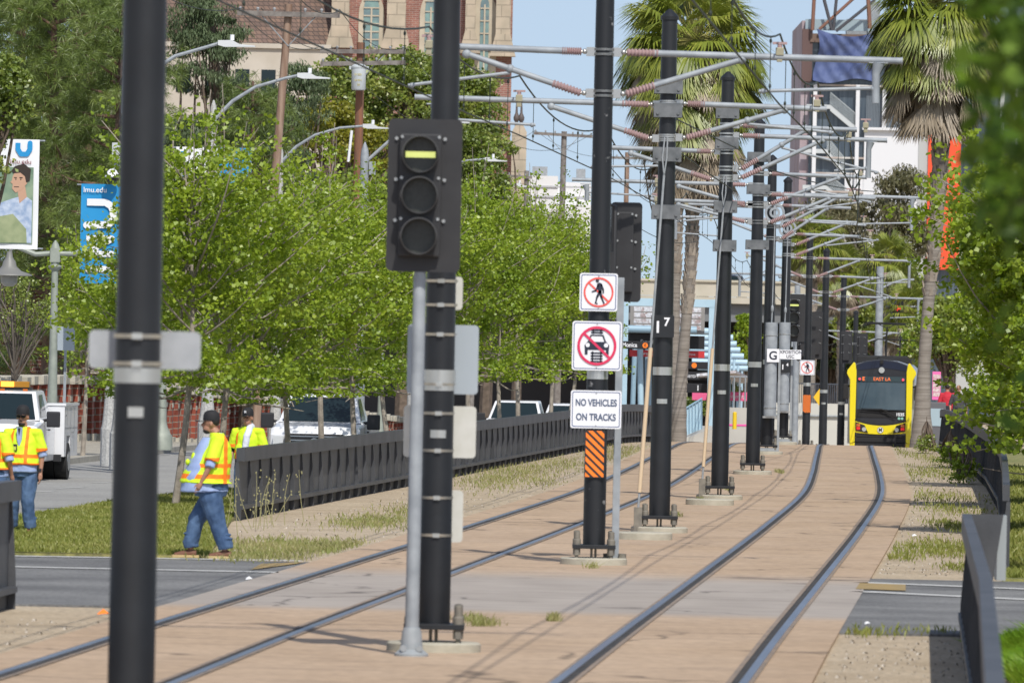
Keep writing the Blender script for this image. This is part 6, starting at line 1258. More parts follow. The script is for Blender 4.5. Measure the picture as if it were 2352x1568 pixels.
ctree('broadleaf_tree', 'glossy dark leafed tree at the top left edge, over the portrait banner', -140, 150, [(-15, 250, 82, 105), (-55, 370, 70, 70), (10, 215, 50, 80)], 'ficus', .085, 9000, 110, .30, trunk=.15, seed=9)
ctree('olive_tree', 'pale grey green olive tree between the portrait banner and the blue banner', 170, 260, [(165, 470, 85, 120), (120, 560, 60, 80), (220, 560, 60, 80)], 'olive', .085, 20000, 130, .40, trunk=.2, seed=10, aspect=.4)
ctree('cedar_tree', 'grey green drooping cedar right of the nearest black pole', 470, 320, [(480, 160, 90, 160), (440, 60, 60, 90), (560, 340, 110, 120), (450, 380, 100, 130)], 'cedar', .16, 34000, 210, .55, trunk=.3, seed=11, aspect=.28, dirs=(0, 0, -1), droop=.3, zsq=.5)
ctree('cedar_tree', 'second drooping cedar, behind the weathered pole with the long crossarm', 640, 340, [(610, 330, 90, 120), (690, 240, 60, 90), (640, 470, 120, 90)], 'cedar', .16, 22000, 150, .55, trunk=.3, seed=12, aspect=.28, dirs=(0, 0, -1), droop=.3, zsq=.5)
ctree('magnolia_shrub', 'half bare shrub of dark branches at the left edge under the bell lamp', 40, 225, [(20, 700, 90, 80), (90, 740, 60, 60)], 'ficus', .07, 2600, 60, .3, trunk=.06, seed=13, bk=mat('pale_branch_bark', (.14, .12, .10), .9))
for i, (x, Y, y, rx, ry, l) in enumerate(((330, 280, 640, 160, 190, 'dark background tree behind the blue banner'), (560, 290, 620, 170, 170, 'dark background tree right of the nearest black pole'), (800, 310, 560, 170, 150, 'dark background tree behind the middle pickup'), (1010, 330, 560, 130, 120, 'dark background tree behind the near signal'), (1180, 350, 590, 90, 110, 'dark background tree behind the farther pickup'))):
    ctree('background_tree', l, x, Y, [(x, y, rx, ry), (x, y + 80, rx * .9, ry * .7)], 'ficus', .16, 15000, 160, .6, trunk=.25, seed=30 + i, group='dark trees behind the street trees')
# eucalyptus and others on the right
ctree('eucalyptus_tree', 'tall brown green eucalyptus in front of the white building panels', 2000, 520, [(2070, 450, 55, 60), (1990, 520, 120, 60), (2080, 560, 60, 90), (1900, 520, 70, 60), (1960, 620, 120, 70)], 'euca', .24, 30000, 200, .8, trunk=.4, seed=14, aspect=.4, dirs=(0, 0, -1), bk=bark)
ctree('eucalyptus_tree', 'lower brown green eucalyptus left of the tall one, behind the far poles', 1880, 500, [(1880, 560, 60, 60), (1860, 640, 50, 70)], 'euca', .22, 12000, 90, .7, trunk=.3, seed=15, aspect=.4, bk=bark)
ctree('background_tree', 'dark green tree mass right behind the train', 2060, 470, [(2070, 690, 70, 90), (2080, 800, 60, 90), (1990, 760, 80, 100)], 'ficus', .2, 22000, 150, .7, trunk=.3, seed=16)
ctree('background_tree', 'grey green tree behind the far poles left of the train', 1900, 480, [(1900, 740, 70, 100), (1850, 800, 50, 90), (1950, 830, 60, 70)], 'cedar', .2, 16000, 110, .7, trunk=.3, seed=17)
ctree('broadleaf_tree', 'small bright tree seen through the gap left of the galvanised weight tubes', 1710, 430, [(1712, 770, 26, 60), (1705, 830, 22, 50)], 'bright', .16, 4200, 30, .4, trunk=.1, seed=18)
ctree('broadleaf_tree', 'bright young tree close behind the right of the train', 2090, 372, [(2085, 870, 28, 70), (2100, 800, 24, 40)], 'bright2', .13, 6000, 40, .4, trunk=.1, seed=19)
ctree('street_tree', 'broad tree far behind the right hand row of trees', 2400, 300, [(2340, 560, 110, 180), (2350, 780, 90, 160)], 'bright2', .13, 20000, 180, .6, trunk=.3, seed=20)
for (x, y, Y, l, s) in ((1660, 905, 380, 'low hedge seen under the platform canopy', .9), (1600, 940, 390, 'low hedge behind the ramp railing', .8)):
    ctree('hedge', l, x, Y, [(x, y, 45, 22)], 'ficus', .12, 3500, 40, .3, trunk=.05, seed=int(x))
# pines
def pine(seed, h, nb, name='pine_tree', ntuft=620, needle=.32, spread=2.4):
    rng = np.random.default_rng(seed); t = thing(name, '', 'tree', (0, 0, 0)); mb = MB(); limb(mb, (0, 0, -.3), (.15, 0, h), .26, .05, rng, .015, 10); lm = MB(); cents = []; dirs = []
    for i in range(nb):
        f = .15 + .83 * i / nb; z = h * f; a = i * 2.4 + rng.normal() * .4; L = spread * (1.15 - f * .75) * (.6 + .6 * rng.random())
        q = Vector((math.cos(a) * L, math.sin(a) * L, z + L * (.05 + .35 * rng.random()))); limb(lm, (0, 0, z), q, .06, .015, rng, .08)
        for j in range(int(ntuft / nb)):
            s = .5 + .55 * rng.random() ** .7; c = np.array([q.x * s, q.y * s, z + (q.z - z) * s]) + rng.normal(size=3) * np.array([.24, .24, .20]) * (.4 + s); cents.append(c); dirs.append([math.cos(a) * .5 + rng.normal() * .5, math.sin(a) * .5 + rng.normal() * .5, .9])
    cents = np.array(cents); dirs = unit(np.array(dirs)); K = 46; n = len(cents)
    base = np.repeat(cents, K, 0); D = unit(np.repeat(dirs, K, 0) * .55 + unit(rng.normal(size=(n*K, 3)))); L = needle * (.7 + .5 * rng.random((n*K, 1))); tip = base + D * L - np.array([0, 0, 1]) * L * .35; 
    side = unit(np.cross(D, rng.normal(size=(n*K, 3)))) * .0085; mid = base * .5 + tip * .5 + D * 0 + np.array([0, 0, .04])
    V = np.stack([base, mid + side, tip, mid - side], 1).reshape(-1, 3); arrays('needles', V, np.arange(n*K*4).reshape(-1, 4), LM['pine'], t); mb.build('trunk', pbark, t, True); lm.build('limbs', pbark, t, True); return t
pA = pine(4, 13.5, 56, ntuft=1250, spread=2.7)
put(pA, W(255, 900, 245).x, 245, 'pine tree with a bare reddish trunk, just left of the nearest black pole', .95, .6, 1, 'pine trees at the top left', True)
put(pA, W(110, 900, 250).x, 250, 'dense long needled pine tree left of the flagpole', 1.05, 2.2, 1, 'pine trees at the top left'); put(pA, W(40, 900, 262).x, 262, 'long needled pine tree at the left edge behind the glossy tree', 1.05, 4, 1.05, 'pine trees at the top left')
put(pA, W(190, 900, 270).x, 270, 'pine tree directly behind the flagpole', 1.1, 5.2, 1.05, 'pine trees at the top left'); put(pA, W(575, 900, 290).x, 290, 'small pine crown left of the weathered wooden pole, in front of the stucco wall', .92, 3.3, 1.02, 'pine trees at the top left')
# palms
def fan_arrays(cents, axes, Rr, rng, nseg=34, span=R(235), wseg=.036, droop=.32, tipw=.5):
    Vs = []
    for c, ax, r in zip(cents, axes, Rr):
        ax = ax / np.linalg.norm(ax); side = np.cross(ax, [0, 0, 1.0] if abs(ax[2]) < .999 else [1.0, 0, 0]); side /= np.linalg.norm(side); nrm = np.cross(side, ax); 
        th = np.linspace(-span/2, span/2, nseg) + rng.normal(size=nseg) * .03; L = r * (.8 + .2*np.cos(th*.7)) * (.9 + .15*rng.random(nseg)); d = np.cos(th)[:, None] * ax + np.sin(th)[:, None] * side; d = d + nrm * .12 * np.cos(th*2)[:, None]
        w_ = np.cross(d, nrm); b = c + d * .04; mid = c + d * (L * .55)[:, None]; tip = c + d * L[:, None] - np.array([0, 0, 1]) * (L * droop * (.6 + .8*rng.random(nseg)))[:, None]; ww = w_ * (wseg * r)
        lift = nrm * .02
        Vs.append(np.stack([b, mid + ww + lift*.0, tip, mid - ww], 1).reshape(-1, 3))
    V = np.concatenate(Vs); return V, np.arange(len(V)).reshape(-1, 4)
def palm(name, label, pts, rs, crown, seed, gr=46, dead=85, Rf=1.05, pet=1.15, skirt=2.4, group='fan palms', ringed=True):
    """pts: trunk line as world points; crown: height of the crown centre above the trunk top"""
    rng = np.random.default_rng(seed); g = pts[0]; t = thing(name, label, 'palm tree', g, 0, group); top = pts[-1] - g; mb = MB()
    P = []; Rr = []
    for k in range(61):
        f = k/60*(len(pts)-1); i = min(int(f), len(pts)-2); P.append((pts[i] - g).lerp(pts[i+1] - g, f - i)); Rr.append((rs[i]*(1-(f-i)) + rs[i+1]*(f-i)) * (1 + .025*rng.normal()))
    mb.tube(P, Rr, 14); mb.build('trunk', mat('ringed_palm_trunk', (.19, .165, .14), .95, 0, (.30, .27, .235), 1.6, .8, 9, stretch=(.6, .6, 9)), t, True)
    # old leaf bases on the upper trunk
    mb = MB()
    for k in range(230):
        f = .45 + .55 * rng.random(); ii = int(f * 60); p = P[min(ii, 60)]; a = rng.random() * 6.283; r = Rr[min(ii, 60)] * 1.02; d = Vector((math.cos(a), math.sin(a), 0)); s = Vector((-d.y, d.x, 0)) * .07; u = Vector((0, 0, .26))
        q = p + d * r; mb.add([q - s, q + s, q + d * .06 + u + s * .5, q + d * .06 + u - s * .5, q - d*.05 + u*.5], [(0,1,2,3), (0,3,4), (1,4,2), (3,2,4)])
    mb.build('leaf_bases', mat('dry_leaf_base', (.24, .20, .165), .95, 0, (.38, .33, .27), 4), t)['kind'] = 'stuff'
    ga = []; gc = []
    for k in range(gr):
        el = R(80) - R(112) * ((k + .5) / gr) ** .9; a = k * 2.4 + rng.normal() * .2; ax = np.array([math.cos(a) * math.cos(el), math.sin(a) * math.cos(el), math.sin(el)]); L = pet * (.8 + .35 * rng.random()); c = np.array(top) + np.array([0, 0, crown]) + ax * L - np.array([0, 0, 1]) * .18 * math.cos(el) * L; gc.append(c); ga.append(ax - np.array([0, 0, .35]))
    V, Fq = fan_arrays(gc, ga, Rf * (.85 + .3*rng.random(gr)), rng); arrays('fronds', V, Fq, LM['palm'], t)
    mb = MB()
    for c in gc: mb.cyl(tuple(np.array(top) + np.array([0, 0, crown])), tuple(c), .018, n=4)
    mb.build('frond_stalks', mat('frond_stalk', (.30, .28, .08), .6), t)
    da = []; dc = []
    for k in range(dead):
        a = rng.random() * 6.283; f = rng.random(); zz = crown - .5 - skirt * f; r = (.45 + .60 * rng.random()) * (1.2 - .55 * f**2) * pet; dc.append(np.array(top) + np.array([math.cos(a) * r, math.sin(a) * r, zz])); da.append(np.array([math.cos(a) * .32, math.sin(a) * .32, -1.0]))
    V, Fq = fan_arrays(dc, da, Rf * (.7 + .35*rng.random(dead)), rng, 18, R(70), .035, .05); arrays('dry_skirt', V, Fq, LM['dead'], t)
    # green hanging fans mixed with the dry ones
    da = []; dc = []
    NH = int(dead * .55)
    for k in range(NH): a = rng.random() * 6.283; f = rng.random() ** 1.2; r = (.9 + .35 * rng.random()) * pet * (1.12 - .4 * f**2); dc.append(np.array(top) + np.array([math.cos(a) * r, math.sin(a) * r, crown - .3 - skirt * .72 * f])); da.append(np.array([math.cos(a) * .55, math.sin(a) * .55, -1.0]))
    V, Fq = fan_arrays(dc, da, Rf * (.7 + .3*rng.random(NH)), rng, 26, R(100), .028, .14); arrays('fronds', V, Fq, LM['palm'], t)
    return t
Yp = 262
base = W(1556, 1003, Yp); base.z = fall(Yp) - .1
palm('fan_palm', 'large fan palm whose crown rises behind the black pole with the 17 plate', [base, W(1562, 900, Yp), W(1574, 760, Yp), W(1588, 600, Yp), W(1592, 450, Yp), W(1594, 160, Yp)], [.29, .20, .165, .16, .19, .20], .9, 51, Rf=1.2, pet=1.45, skirt=3.9, dead=190, gr=60)
b2 = W(1545, 1000, 272); b2.z = fall(272)
palm('fan_palm', 'second slimmer fan palm close behind the large one, trunk showing to its left', [b2, W(1548, 800, 272), W(1553, 600, 272), W(1556, 420, 272), W(1575, 110, 272)], [.2, .17, .15, .17, .18], .6, 52, Rf=1.2, pet=1.4, skirt=3.2, dead=110)
b3 = W(2118, 1012, 264); b3.z = fall(264) + .05
palm('fan_palm', 'large fan palm close to the right of the train', [b3, W(2118, 960, 264), W(2122, 850, 264), W(2132, 700, 264), W(2148, 560, 264), W(2158, 400, 264), W(2164, 260, 264), W(2150, 60, 264)], [.40, .27, .20, .18, .19, .24, .26, .25], .7, 53, Rf=1.25, pet=1.35, skirt=2.9, dead=170, gr=54)
# small fan palms behind the train
for i, (x, y, Y, l) in enumerate(((1870, 570, 440, 'small distant fan palm right behind the pole with the small no pedestrians sign'), (1935, 640, 450, 'small distant fan palm above the left corner of the train'), (2040, 620, 445, 'small distant fan palm beside the tall pale grey post'), (2085, 740, 430, 'small distant fan palm above the right corner of the train'))):
    q = W(x, y, Y); b = Vector((q.x, Y, -3.2)); palm('small_fan_palm', l, [b, q], [.22, .18], .5, 60 + i, gr=34, dead=34, Rf=1.0, pet=1.0, skirt=1.3, group='small palms behind the train')
for x, y, Y, l in ((1905, 880, 380, 'spiky agave like palm clump left of the train'),):
    pass
# near out-of-focus branch at the top right
rng = np.random.default_rng(77); n = 5200
C = np.stack([1.95 + .85 * np.abs(rng.normal(size=n)) * .8, 26.5 + 1.3*rng.normal(size=n), 4.1 + .55*rng.normal(size=n)], 1)
cl = np.stack([1.40 + 1.3*rng.random(90), 26.5 + 1.2*rng.normal(size=90), 3.22 + 1.5*rng.random(90)], 1); ii = rng.integers(0, 90, n); C = cl[ii] + rng.normal(size=(n, 3)) * np.array([.10, .22, .12])
u_ = C[:, 0] / C[:, 1] * F + CX; v_ = (HC - C[:, 2]) / C[:, 1] * F + CY
keep = (u_ > 2200 + 35*rng.normal(size=n) + np.where(v_ < 520, np.clip((v_ - 250) * .2, -20, 60), 160))
shade_leaves = np.stack([1.2 + 2.2*rng.random(3500), 24.5 + 4.5*rng.random(3500), 4.35 + 1.5*rng.random(3500)], 1)  # upper crown out of view, added to cast shade on the branch below
C = C[keep]; ex = np.stack([1.52 + .5*rng.random(70), np.full(70, 27.0) + rng.normal(size=70)*.4, 2.5 + .7*rng.random(70)], 1); C = np.concatenate([C, ex, shade_leaves])
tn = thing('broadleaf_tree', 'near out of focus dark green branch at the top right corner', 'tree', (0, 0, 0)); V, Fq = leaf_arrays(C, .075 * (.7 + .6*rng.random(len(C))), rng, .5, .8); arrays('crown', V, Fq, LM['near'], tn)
mb = MB(); limb(mb, (3.6, 26.8, -.1), (3.4, 26.6, 3.4), .12, .08, rng, .02); mb.build('trunk', dbark, tn, True); lm = MB()
for k in range(12): q = cl[k*4]; limb(lm, (3.45, 26.6, 2.6 + .1*k), q, .04, .008, rng, .05)
lm.build('limbs', dbark, tn, True)
# ---------------------------------------------------------------- grass and weeds
def blades(name, P, h, mt, label, seed, wd=.012, lean=.35, kind='stuff', cat='grass'):
    rng = np.random.default_rng(seed); n = len(P); hh = h * (.5 + .8*rng.random(n)) if np.isscalar(h) else h; a = rng.random(n) * 6.283; sd = np.stack([np.cos(a), np.sin(a)*.5, np.zeros(n)], 1) * wd; le = rng.normal(size=(n, 3)) * lean * hh[:, None]; le[:, 2] = 0
    top = P + le + np.array([0, 0, 1]) * hh[:, None]; mid = P + le * .35 + np.array([0, 0, .55]) * hh[:, None]; V = np.stack([P - sd*.6, mid + sd, top, mid - sd], 1).reshape(-1, 3)
    o = arrays(name, V, np.arange(n*4).reshape(-1, 4), LM[mt]); tag(o, label, cat, kind=kind); return o
def scatter(n, fn, seed):
    rng = np.random.default_rng(seed); out = []
    while len(out) < n: p = fn(rng); out.append((p[0], p[1], zt(p[0], p[1]) + .03))
    return np.array(out)
def f(rng): Y = 106.5 + 46 * rng.random() ** 1.3; a, b_ = max(EDGE(Y), -9.5), FX(Y); return (a + (b_ - a) * rng.random(), Y)
blades('lawn_grass', scatter(60000, f, 1), .075, 'grass', 'mown green grass beside the left street', 1, .012)
def f(rng): Y = 104 + 100 * rng.random() ** 1.5; a = XR(Y) + 2.95; return (a + 3.6 * rng.random() ** 1.2, Y)
blades('lawn_grass', scatter(32000, f, 2), .10, 'grass', 'green grass beyond the right fence', 2, .014)
def clusters(cs, per, seed):
    rng = np.random.default_rng(seed); out = []
    for (X, Y, sx_, sy_, k) in cs:
        for _ in range(int(per * k)): x = X + rng.normal()*sx_; y = Y + rng.normal()*sy_; out.append((x, y, zt(x, y) + .01))
    return np.array([p for p in out if XL(p[1]) - 1.34 > p[0] or p[0] > XR(p[1]) + 1.37 or per == 500])
g = lambda x, y: G(x, y)
cs = [(g(x, y).x, g(x, y).y, sx_, sy_, k) for x, y, sx_, sy_, k in ((640, 1262, .55, 2.2, 2.2), (760, 1262, .5, 2.0, 1.4), (850, 1205, .35, 2.6, 1.2), (580, 1285, .35, 1.0, 1.0), (940, 1180, .3, 3, .5), (1130, 1108, .35, 6, 1.2), (1200, 1085, .4, 6, 1.2), (1290, 1068, .35, 6, .8), (1440, 1040, .5, 8, 1.2), (1400, 1050, .4, 6, .6), (1240, 1110, .25, 4, .3))]
blades('verge_weeds', clusters(cs, 800, 4), .085, 'weed', 'dry and green weeds on the dirt verge below the left fence', 4, .009)
cs = [(g(x, y).x, g(x, y).y, sx_, sy_, k) for x, y, sx_, sy_, k in ((2150, 1145, .55, 3.4, .9), (2190, 1175, .3, 4, .8), (2120, 1270, .35, 2.2, .9), (2190, 1262, .3, 2.6, 1.0), (2200, 1215, .2, 2.5, 1.0), (2060, 1105, .3, 2.5, .25), (2050, 1285, .2, .8, .4), (2120, 1455, .35, .35, .12), (1965, 1462, .2, .4, .2), (2090, 1090, .3, 4, .4), (2170, 1090, .35, 6, 1.0), (2160, 1060, .3, 7, .8), (2210, 1310, .15, 1.0, .3), (2060, 1040, .3, 8, .6))]
blades('verge_weeds', clusters(cs, 620, 5), .085, 'weed' if 0 else 'grass', 'green weeds on the dirt verge inside the right fence', 5, .010)
cs = [(g(x, y).x, g(x, y).y, sx_, sy_, k) for x, y, sx_, sy_, k in ((1110, 1443, .07, .15, .5), (1085, 1432, .08, .2, .25), (1272, 1432, .03, .1, .35), (1550, 1190, .05, .4, .3), (1670, 1128, .03, .8, .2), (1790, 1088, .05, .9, .3), (1610, 1155, .04, .5, .2), (1360, 1310, .05, .2, .12), (1380, 1030, .3, 3, .1))]
blades('crack_weeds', clusters(cs, 500, 6), .10, 'weed', 'small weeds growing out of the slab joints beside the foundations', 6, .006)
# lush clump lower right
rng = np.random.default_rng(8); n = 9000; P = np.stack([4.25 + 1.1*rng.random(n), 66 + 12*rng.random(n), np.full(n, 0.0)], 1)
blades('lush_weeds', P, .36, 'lush', 'lush bright green weeds outside the near right fence, out of focus', 8, .016, .5)
# tall dry weed stalks against the left fence
t = thing('dry_weeds', 'tall thin seeding weed stalks against the left fence, behind the walking man', 'weeds'); rng = np.random.default_rng(12); mb = MB()
for k in range(16):
    x = -3.9 + 1.5*rng.random(); Y = 118 + 12*rng.random() ; X = -4.0 + .0655*(Y - 124) + .6*rng.random(); h = .35 + .5*rng.random(); q = Vector((X + rng.normal()*.15, Y, h)); pts = limb(mb, (X, Y, 0), q, .006, .003, rng, .05, 4)
    for j in range(6): c = pts[4 - j//3] + Vector((rng.normal()*.05, 0, -.04*j + rng.normal()*.02)); mb.ball(c, .012, .012, .015, 5, 4)
mb.build('stalks', mat('dry_stalk', (.32, .30, .15), .9), t)
# hedge-like weeds on the right fence
for i, (Y, dx, l) in enumerate(((232, 2.2, 'dark green bush growing against the right fence near the palm'), (205, 2.5, 'second green bush against the right fence'), (180, 2.5, 'nearest green bush against the right fence'))):
    X = XR(Y) + dx; clump_tree('bush', l, X, Y, [(0, .22, .28, .28, 1.2)], 'bright2' if i else 'ficus', .06, 1500, 30, .15, trunk=.02, seed=90 + i, group='bushes at the right fence')
# litter and broken glass on the slab
lit = mat('white_litter', (.75, .76, .77), .5)
for i, (x, y, s, l, mt) in enumerate(((572, 1337, .04, 'white scrap of litter on the side street asphalt', lit), (1992, 1270+170, .03, 'white scrap at the edge of the right dirt verge', lit), (237, 1418, .06, 'orange plastic fragment on the dirt at lower left', orange_refl), (2100, 1236, .04, 'small crumpled wrapper on the right verge', lit), (985, 1178, .04, 'white scrap in the green weeds by the left fence', lit), (1010, 1202, .04, 'white scrap on the dirt below the left fence', lit), (310, 1385, .05, 'grey fragment on the dirt edge at lower left', galv_dull))):
    q = g(x, y); rr = random.Random(i); mb = MB(); mb.add([(-s, -s, .0), (s, -s*.6, .012), (s*.7, s, .0), (-s*.8, s*.7, .02), (0, 0, s*.9)], [(0,1,4), (1,2,4), (2,3,4), (3,0,4), (3,2,1,0)]); o = mb.build('litter', mt, loc=(q.x, q.y, q.z + .035)); tag(o, l, 'litter', 'scraps of litter')
# ================================================================== people
skin_m = mat('skin', (.36, .18, .115), .5, 0, (.42, .22, .15), 4); hair_m = mat('black_hair', (.015, .012, .01), .7); jean = mat('blue_denim', (.035, .075, .16), .85, 0, (.095, .165, .29), 7, .5, 20, stretch=(1, 1, .6)); shirt_b = mat('light_blue_shirt', (.27, .36, .60), .8, 0, (.34, .43, .66), 4, .4, 10); cap_m = mat('black_cap', (.014, .014, .016), .8); boot_m2 = mat('brown_boot', (.16, .07, .04), .7); sole_m = mat('tan_sole', (.50, .38, .18), .7); dark_cloth = mat('dark_cloth', (.02, .021, .028), .85)
def vestmat(name, bands):
    """lime cloth with sewn orange bands: list of (axis, low, high)"""
    M = bpy.data.materials.new(name); M.use_nodes = True; n, l = M.node_tree.nodes, M.node_tree.links; b = n['Principled BSDF']; b.inputs['Roughness'].default_value = .75
    t = n.new('ShaderNodeTexCoord'); s = n.new('ShaderNodeSeparateXYZ'); nz = n.new('ShaderNodeTexNoise'); nz.inputs['Scale'].default_value = 6
    l.new(t.outputs['Object'], nz.inputs['Vector']); wv = n.new('ShaderNodeVectorMath'); wv.operation = 'MULTIPLY_ADD'; wv.inputs[1].default_value = (.02, .02, .025); l.new(nz.outputs['Color'], wv.inputs[0]); l.new(t.outputs['Object'], wv.inputs[2]); l.new(wv.outputs[0], s.inputs[0]); cur = None
    for ax, lo, hi in bands:
        c = n.new('ShaderNodeMath'); c.operation = 'COMPARE'; c.inputs[1].default_value = (lo + hi)/2; c.inputs[2].default_value = (hi - lo)/2; l.new(s.outputs[ax], c.inputs[0]); 
        if cur is None: cur = c.outputs[0]
        else: k = n.new('ShaderNodeMath'); k.operation = 'MAXIMUM'; l.new(cur, k.inputs[0]); l.new(c.outputs[0], k.inputs[1]); cur = k.outputs[0]
    mx = n.new('ShaderNodeMix'); mx.data_type = 'RGBA'; mx.inputs[6].default_value = (.62, .84, .02, 1); mx.inputs[7].default_value = (1.0, .22, .01, 1); l.new(cur, mx.inputs[0]); l.new(mx.outputs[2], b.inputs['Base Color'])
    bp = n.new('ShaderNodeBump'); bp.inputs['Strength'].default_value = .5; bp.inputs['Distance'].default_value = .03; n2 = n.new('ShaderNodeTexNoise'); n2.inputs['Scale'].default_value = 7; l.new(t.outputs['Object'], n2.inputs['Vector']); l.new(n2.outputs['Fac'], bp.inputs['Height']); l.new(bp.outputs[0], b.inputs['Normal']); return M
def stack(mb, secs, n=20):        # (x, y, z, rx, ry) horizontal ellipses
    vs = [(x + rx*math.cos(2*math.pi*j/n), y + ry*math.sin(2*math.pi*j/n), z) for x, y, z, rx, ry in secs for j in range(n)]
    L = len(secs); fs = [(k*n+j, k*n+(j+1) % n, (k+1)*n+(j+1) % n, (k+1)*n+j) for k in range(L-1) for j in range(n)] + [tuple(range(n-1, -1, -1)), tuple(range((L-1)*n, L*n))]
    if secs[0][2] > secs[-1][2]: fs = [tuple(reversed(f)) for f in fs]
    return mb.add(vs, fs)
def fuse(mb, name, mt, parent, voxel=.009, smooth=4):
    me = bpy.data.meshes.new(name); me.from_pydata(mb.v, [], mb.f); o = bpy.data.objects.new('tmp', me); COL.objects.link(o)
    r = o.modifiers.new('r', 'REMESH'); r.mode = 'VOXEL'; r.voxel_size = voxel; s = o.modifiers.new('s', 'SMOOTH'); s.factor = .5; s.iterations = smooth
    dg = bpy.context.evaluated_depsgraph_get(); m2 = bpy.data.meshes.new_from_object(o.evaluated_get(dg)); bpy.data.objects.remove(o); m2.name = name
    if voxel > .0105:      # cloth folds
        n_ = len(m2.vertices); ph = n_ % 7; co = np.empty(n_*3, np.float32); m2.vertices.foreach_get('co', co); no = np.empty(n_*3, np.float32); m2.vertices.foreach_get('normal', no); co = co.reshape(-1, 3); no = no.reshape(-1, 3); x, y, z = co.T
        a = np.sin(z*23 + 4*np.sin(x*9 + ph) + 3.5*np.sin(y*8 + 2*ph) + 2*np.sin(z*7)) * .6 + np.sin(z*17 - x*31 + y*26 + 3*np.sin(z*11 + ph)) * .55 + .3 * np.sin(z*61 + x*47 - y*38 + 3*np.sin(x*20))
        co += no * (.0042 * a)[:, None]; m2.vertices.foreach_set('co', co.ravel()); m2.update()
    m2.materials.clear(); m2.materials.append(mt); m2.polygons.foreach_set('use_smooth', [True]*len(m2.polygons)); q = bpy.data.objects.new(name, m2); COL.objects.link(q); q.parent = parent; return q
V3 = Vector
def person(label, X, Y, z, rz, J, sc_=1.0, belly=.0, vest=True, vb=(), sleeve=None, shirt=shirt_b, trousers=jean, cap=True, glasses=False, head_turn=0, beard=True, feet=True, group='road workers in lime vests', capmark=False, skin=skin_m, toes=((0, -1), (0, -1))):
    t = thing('person', label, 'person', (X, Y, z), rz, group); t.scale = (sc_, sc_, sc_)
    hd = J['head']; nk = J['neck']; pel = J['pelvis']; sh = J['sh']; el = J['el']; wr = J['wr']; hip = J['hip']; kn = J['kn']; an = J['an']
    # body: one continuous surface
    mb = MB(); mb.ball(hd + V3((0, .01, .035)), .077, .092, .105, 18, 12); mb.ball(hd + V3((0, -.028, -.055)), .055, .062, .062, 14, 10)
    mb.tube([hd + V3((0, .03, -.06)), nk], [.055, .062], 12); mb.ball(hd + V3((0, -.098, -.012)), .014, .022, .022, 8, 6); mb.tube([hd + V3((0, -.085, .02)), hd + V3((0, -.105, -.02))], [.008, .014], 6)
    for s in (-1, 1): mb.ball(hd + V3((s*.078, .012, 0)), .010, .020, .030, 8, 6)
    mb.ball(hd + V3((0, -.085, -.058)), .024, .012, .008, 8, 6); mb.ball(hd + V3((0, -.078, .035)), .05, .012, .010, 10, 6)
    ch = (sh[0] + sh[1]) / 2; stack(mb, [(pel.x, pel.y, pel.z - .06, .13, .10), (pel.x, pel.y, pel.z + .08, .13, .10), ((pel.x+ch.x)/2, (pel.y+ch.y)/2, (pel.z+ch.z)/2, .12, .10), (ch.x, ch.y, ch.z - .08, .14, .10), (nk.x, nk.y, nk.z, .06, .06)])
    for i in (0, 1):
        s = 1 if i else -1
        mb.tube([V3((ch.x, ch.y, ch.z - .03)), sh[i], el[i], wr[i]], [.06, .052, .040, .026], 10)
        d = (wr[i] - el[i]).normalized(); palm_c = wr[i] + d * .05; mb.tube([wr[i], palm_c, palm_c + d * .045], [.024, .032, .030], 10)
        f_ = J.get('curl', V3((0, -1, 0))); side = d.cross(f_); side = side.normalized() if side.length > .1 else V3((1, 0, 0)); fw = side.cross(d).normalized()
        for k, L in enumerate((.072, .082, .076, .060)):
            b = palm_c + d * .04 + f_ * (.024 - .016*k) ; e1 = b + d * L * .5; e2 = e1 + (d * .8 + side * .45 * (1 if i else -1)) * L * .5; mb.tube([b - d*.02, b, e1, e2], [.009, .009, .0085, .007], 6)
        b = wr[i] + d * .03 + f_ * .025; mb.tube([b, b + f_ * .025 + d * .02, b + f_ * .03 + d * .06], [.012, .011, .009], 6)
        mb.tube([pel, hip[i], kn[i], an[i]], [.08, .075, .05, .035], 10)
    fuse(mb, 'body', skin, t, .0062, 2)
    # eyes, brows, beard, sunglasses
    mb = MB()
    if glasses:
        for s in (-1, 1): mb.ball(hd + V3((s*.034, -.088, .014)), .030, .012, .021, 10, 6)
        mb.box(hd.x - .075, hd.x + .075, hd.y - .09, hd.y - .085, hd.z + .02, hd.z + .028); mb.build('sunglasses', mat('dark_glasses', (.01, .01, .012), .15), t, True)
    else:
        for s in (-1, 1): mb.ball(hd + V3((s*.032, -.086, .012)), .012, .006, .006, 8, 6); mb.box(hd.x + s*.032 - .018, hd.x + s*.032 + .018, hd.y - .094, hd.y - .088, hd.z + .030, hd.z + .037)
        mb.build('eyes_and_brows', hair_m, t, True)
    mb = MB(); mb.ball(hd + V3((0, .035, .045)), .081, .085, .085, 14, 10); mb.build('hair', hair_m, t, True)
    if beard: mb = MB(); mb.ball(hd + V3((0, -.040, -.085)), .050, .052, .038, 12, 8); mb.ball(hd + V3((0, -.092, -.044)), .024, .008, .006, 8, 6); mb.build('beard', hair_m, t, True)
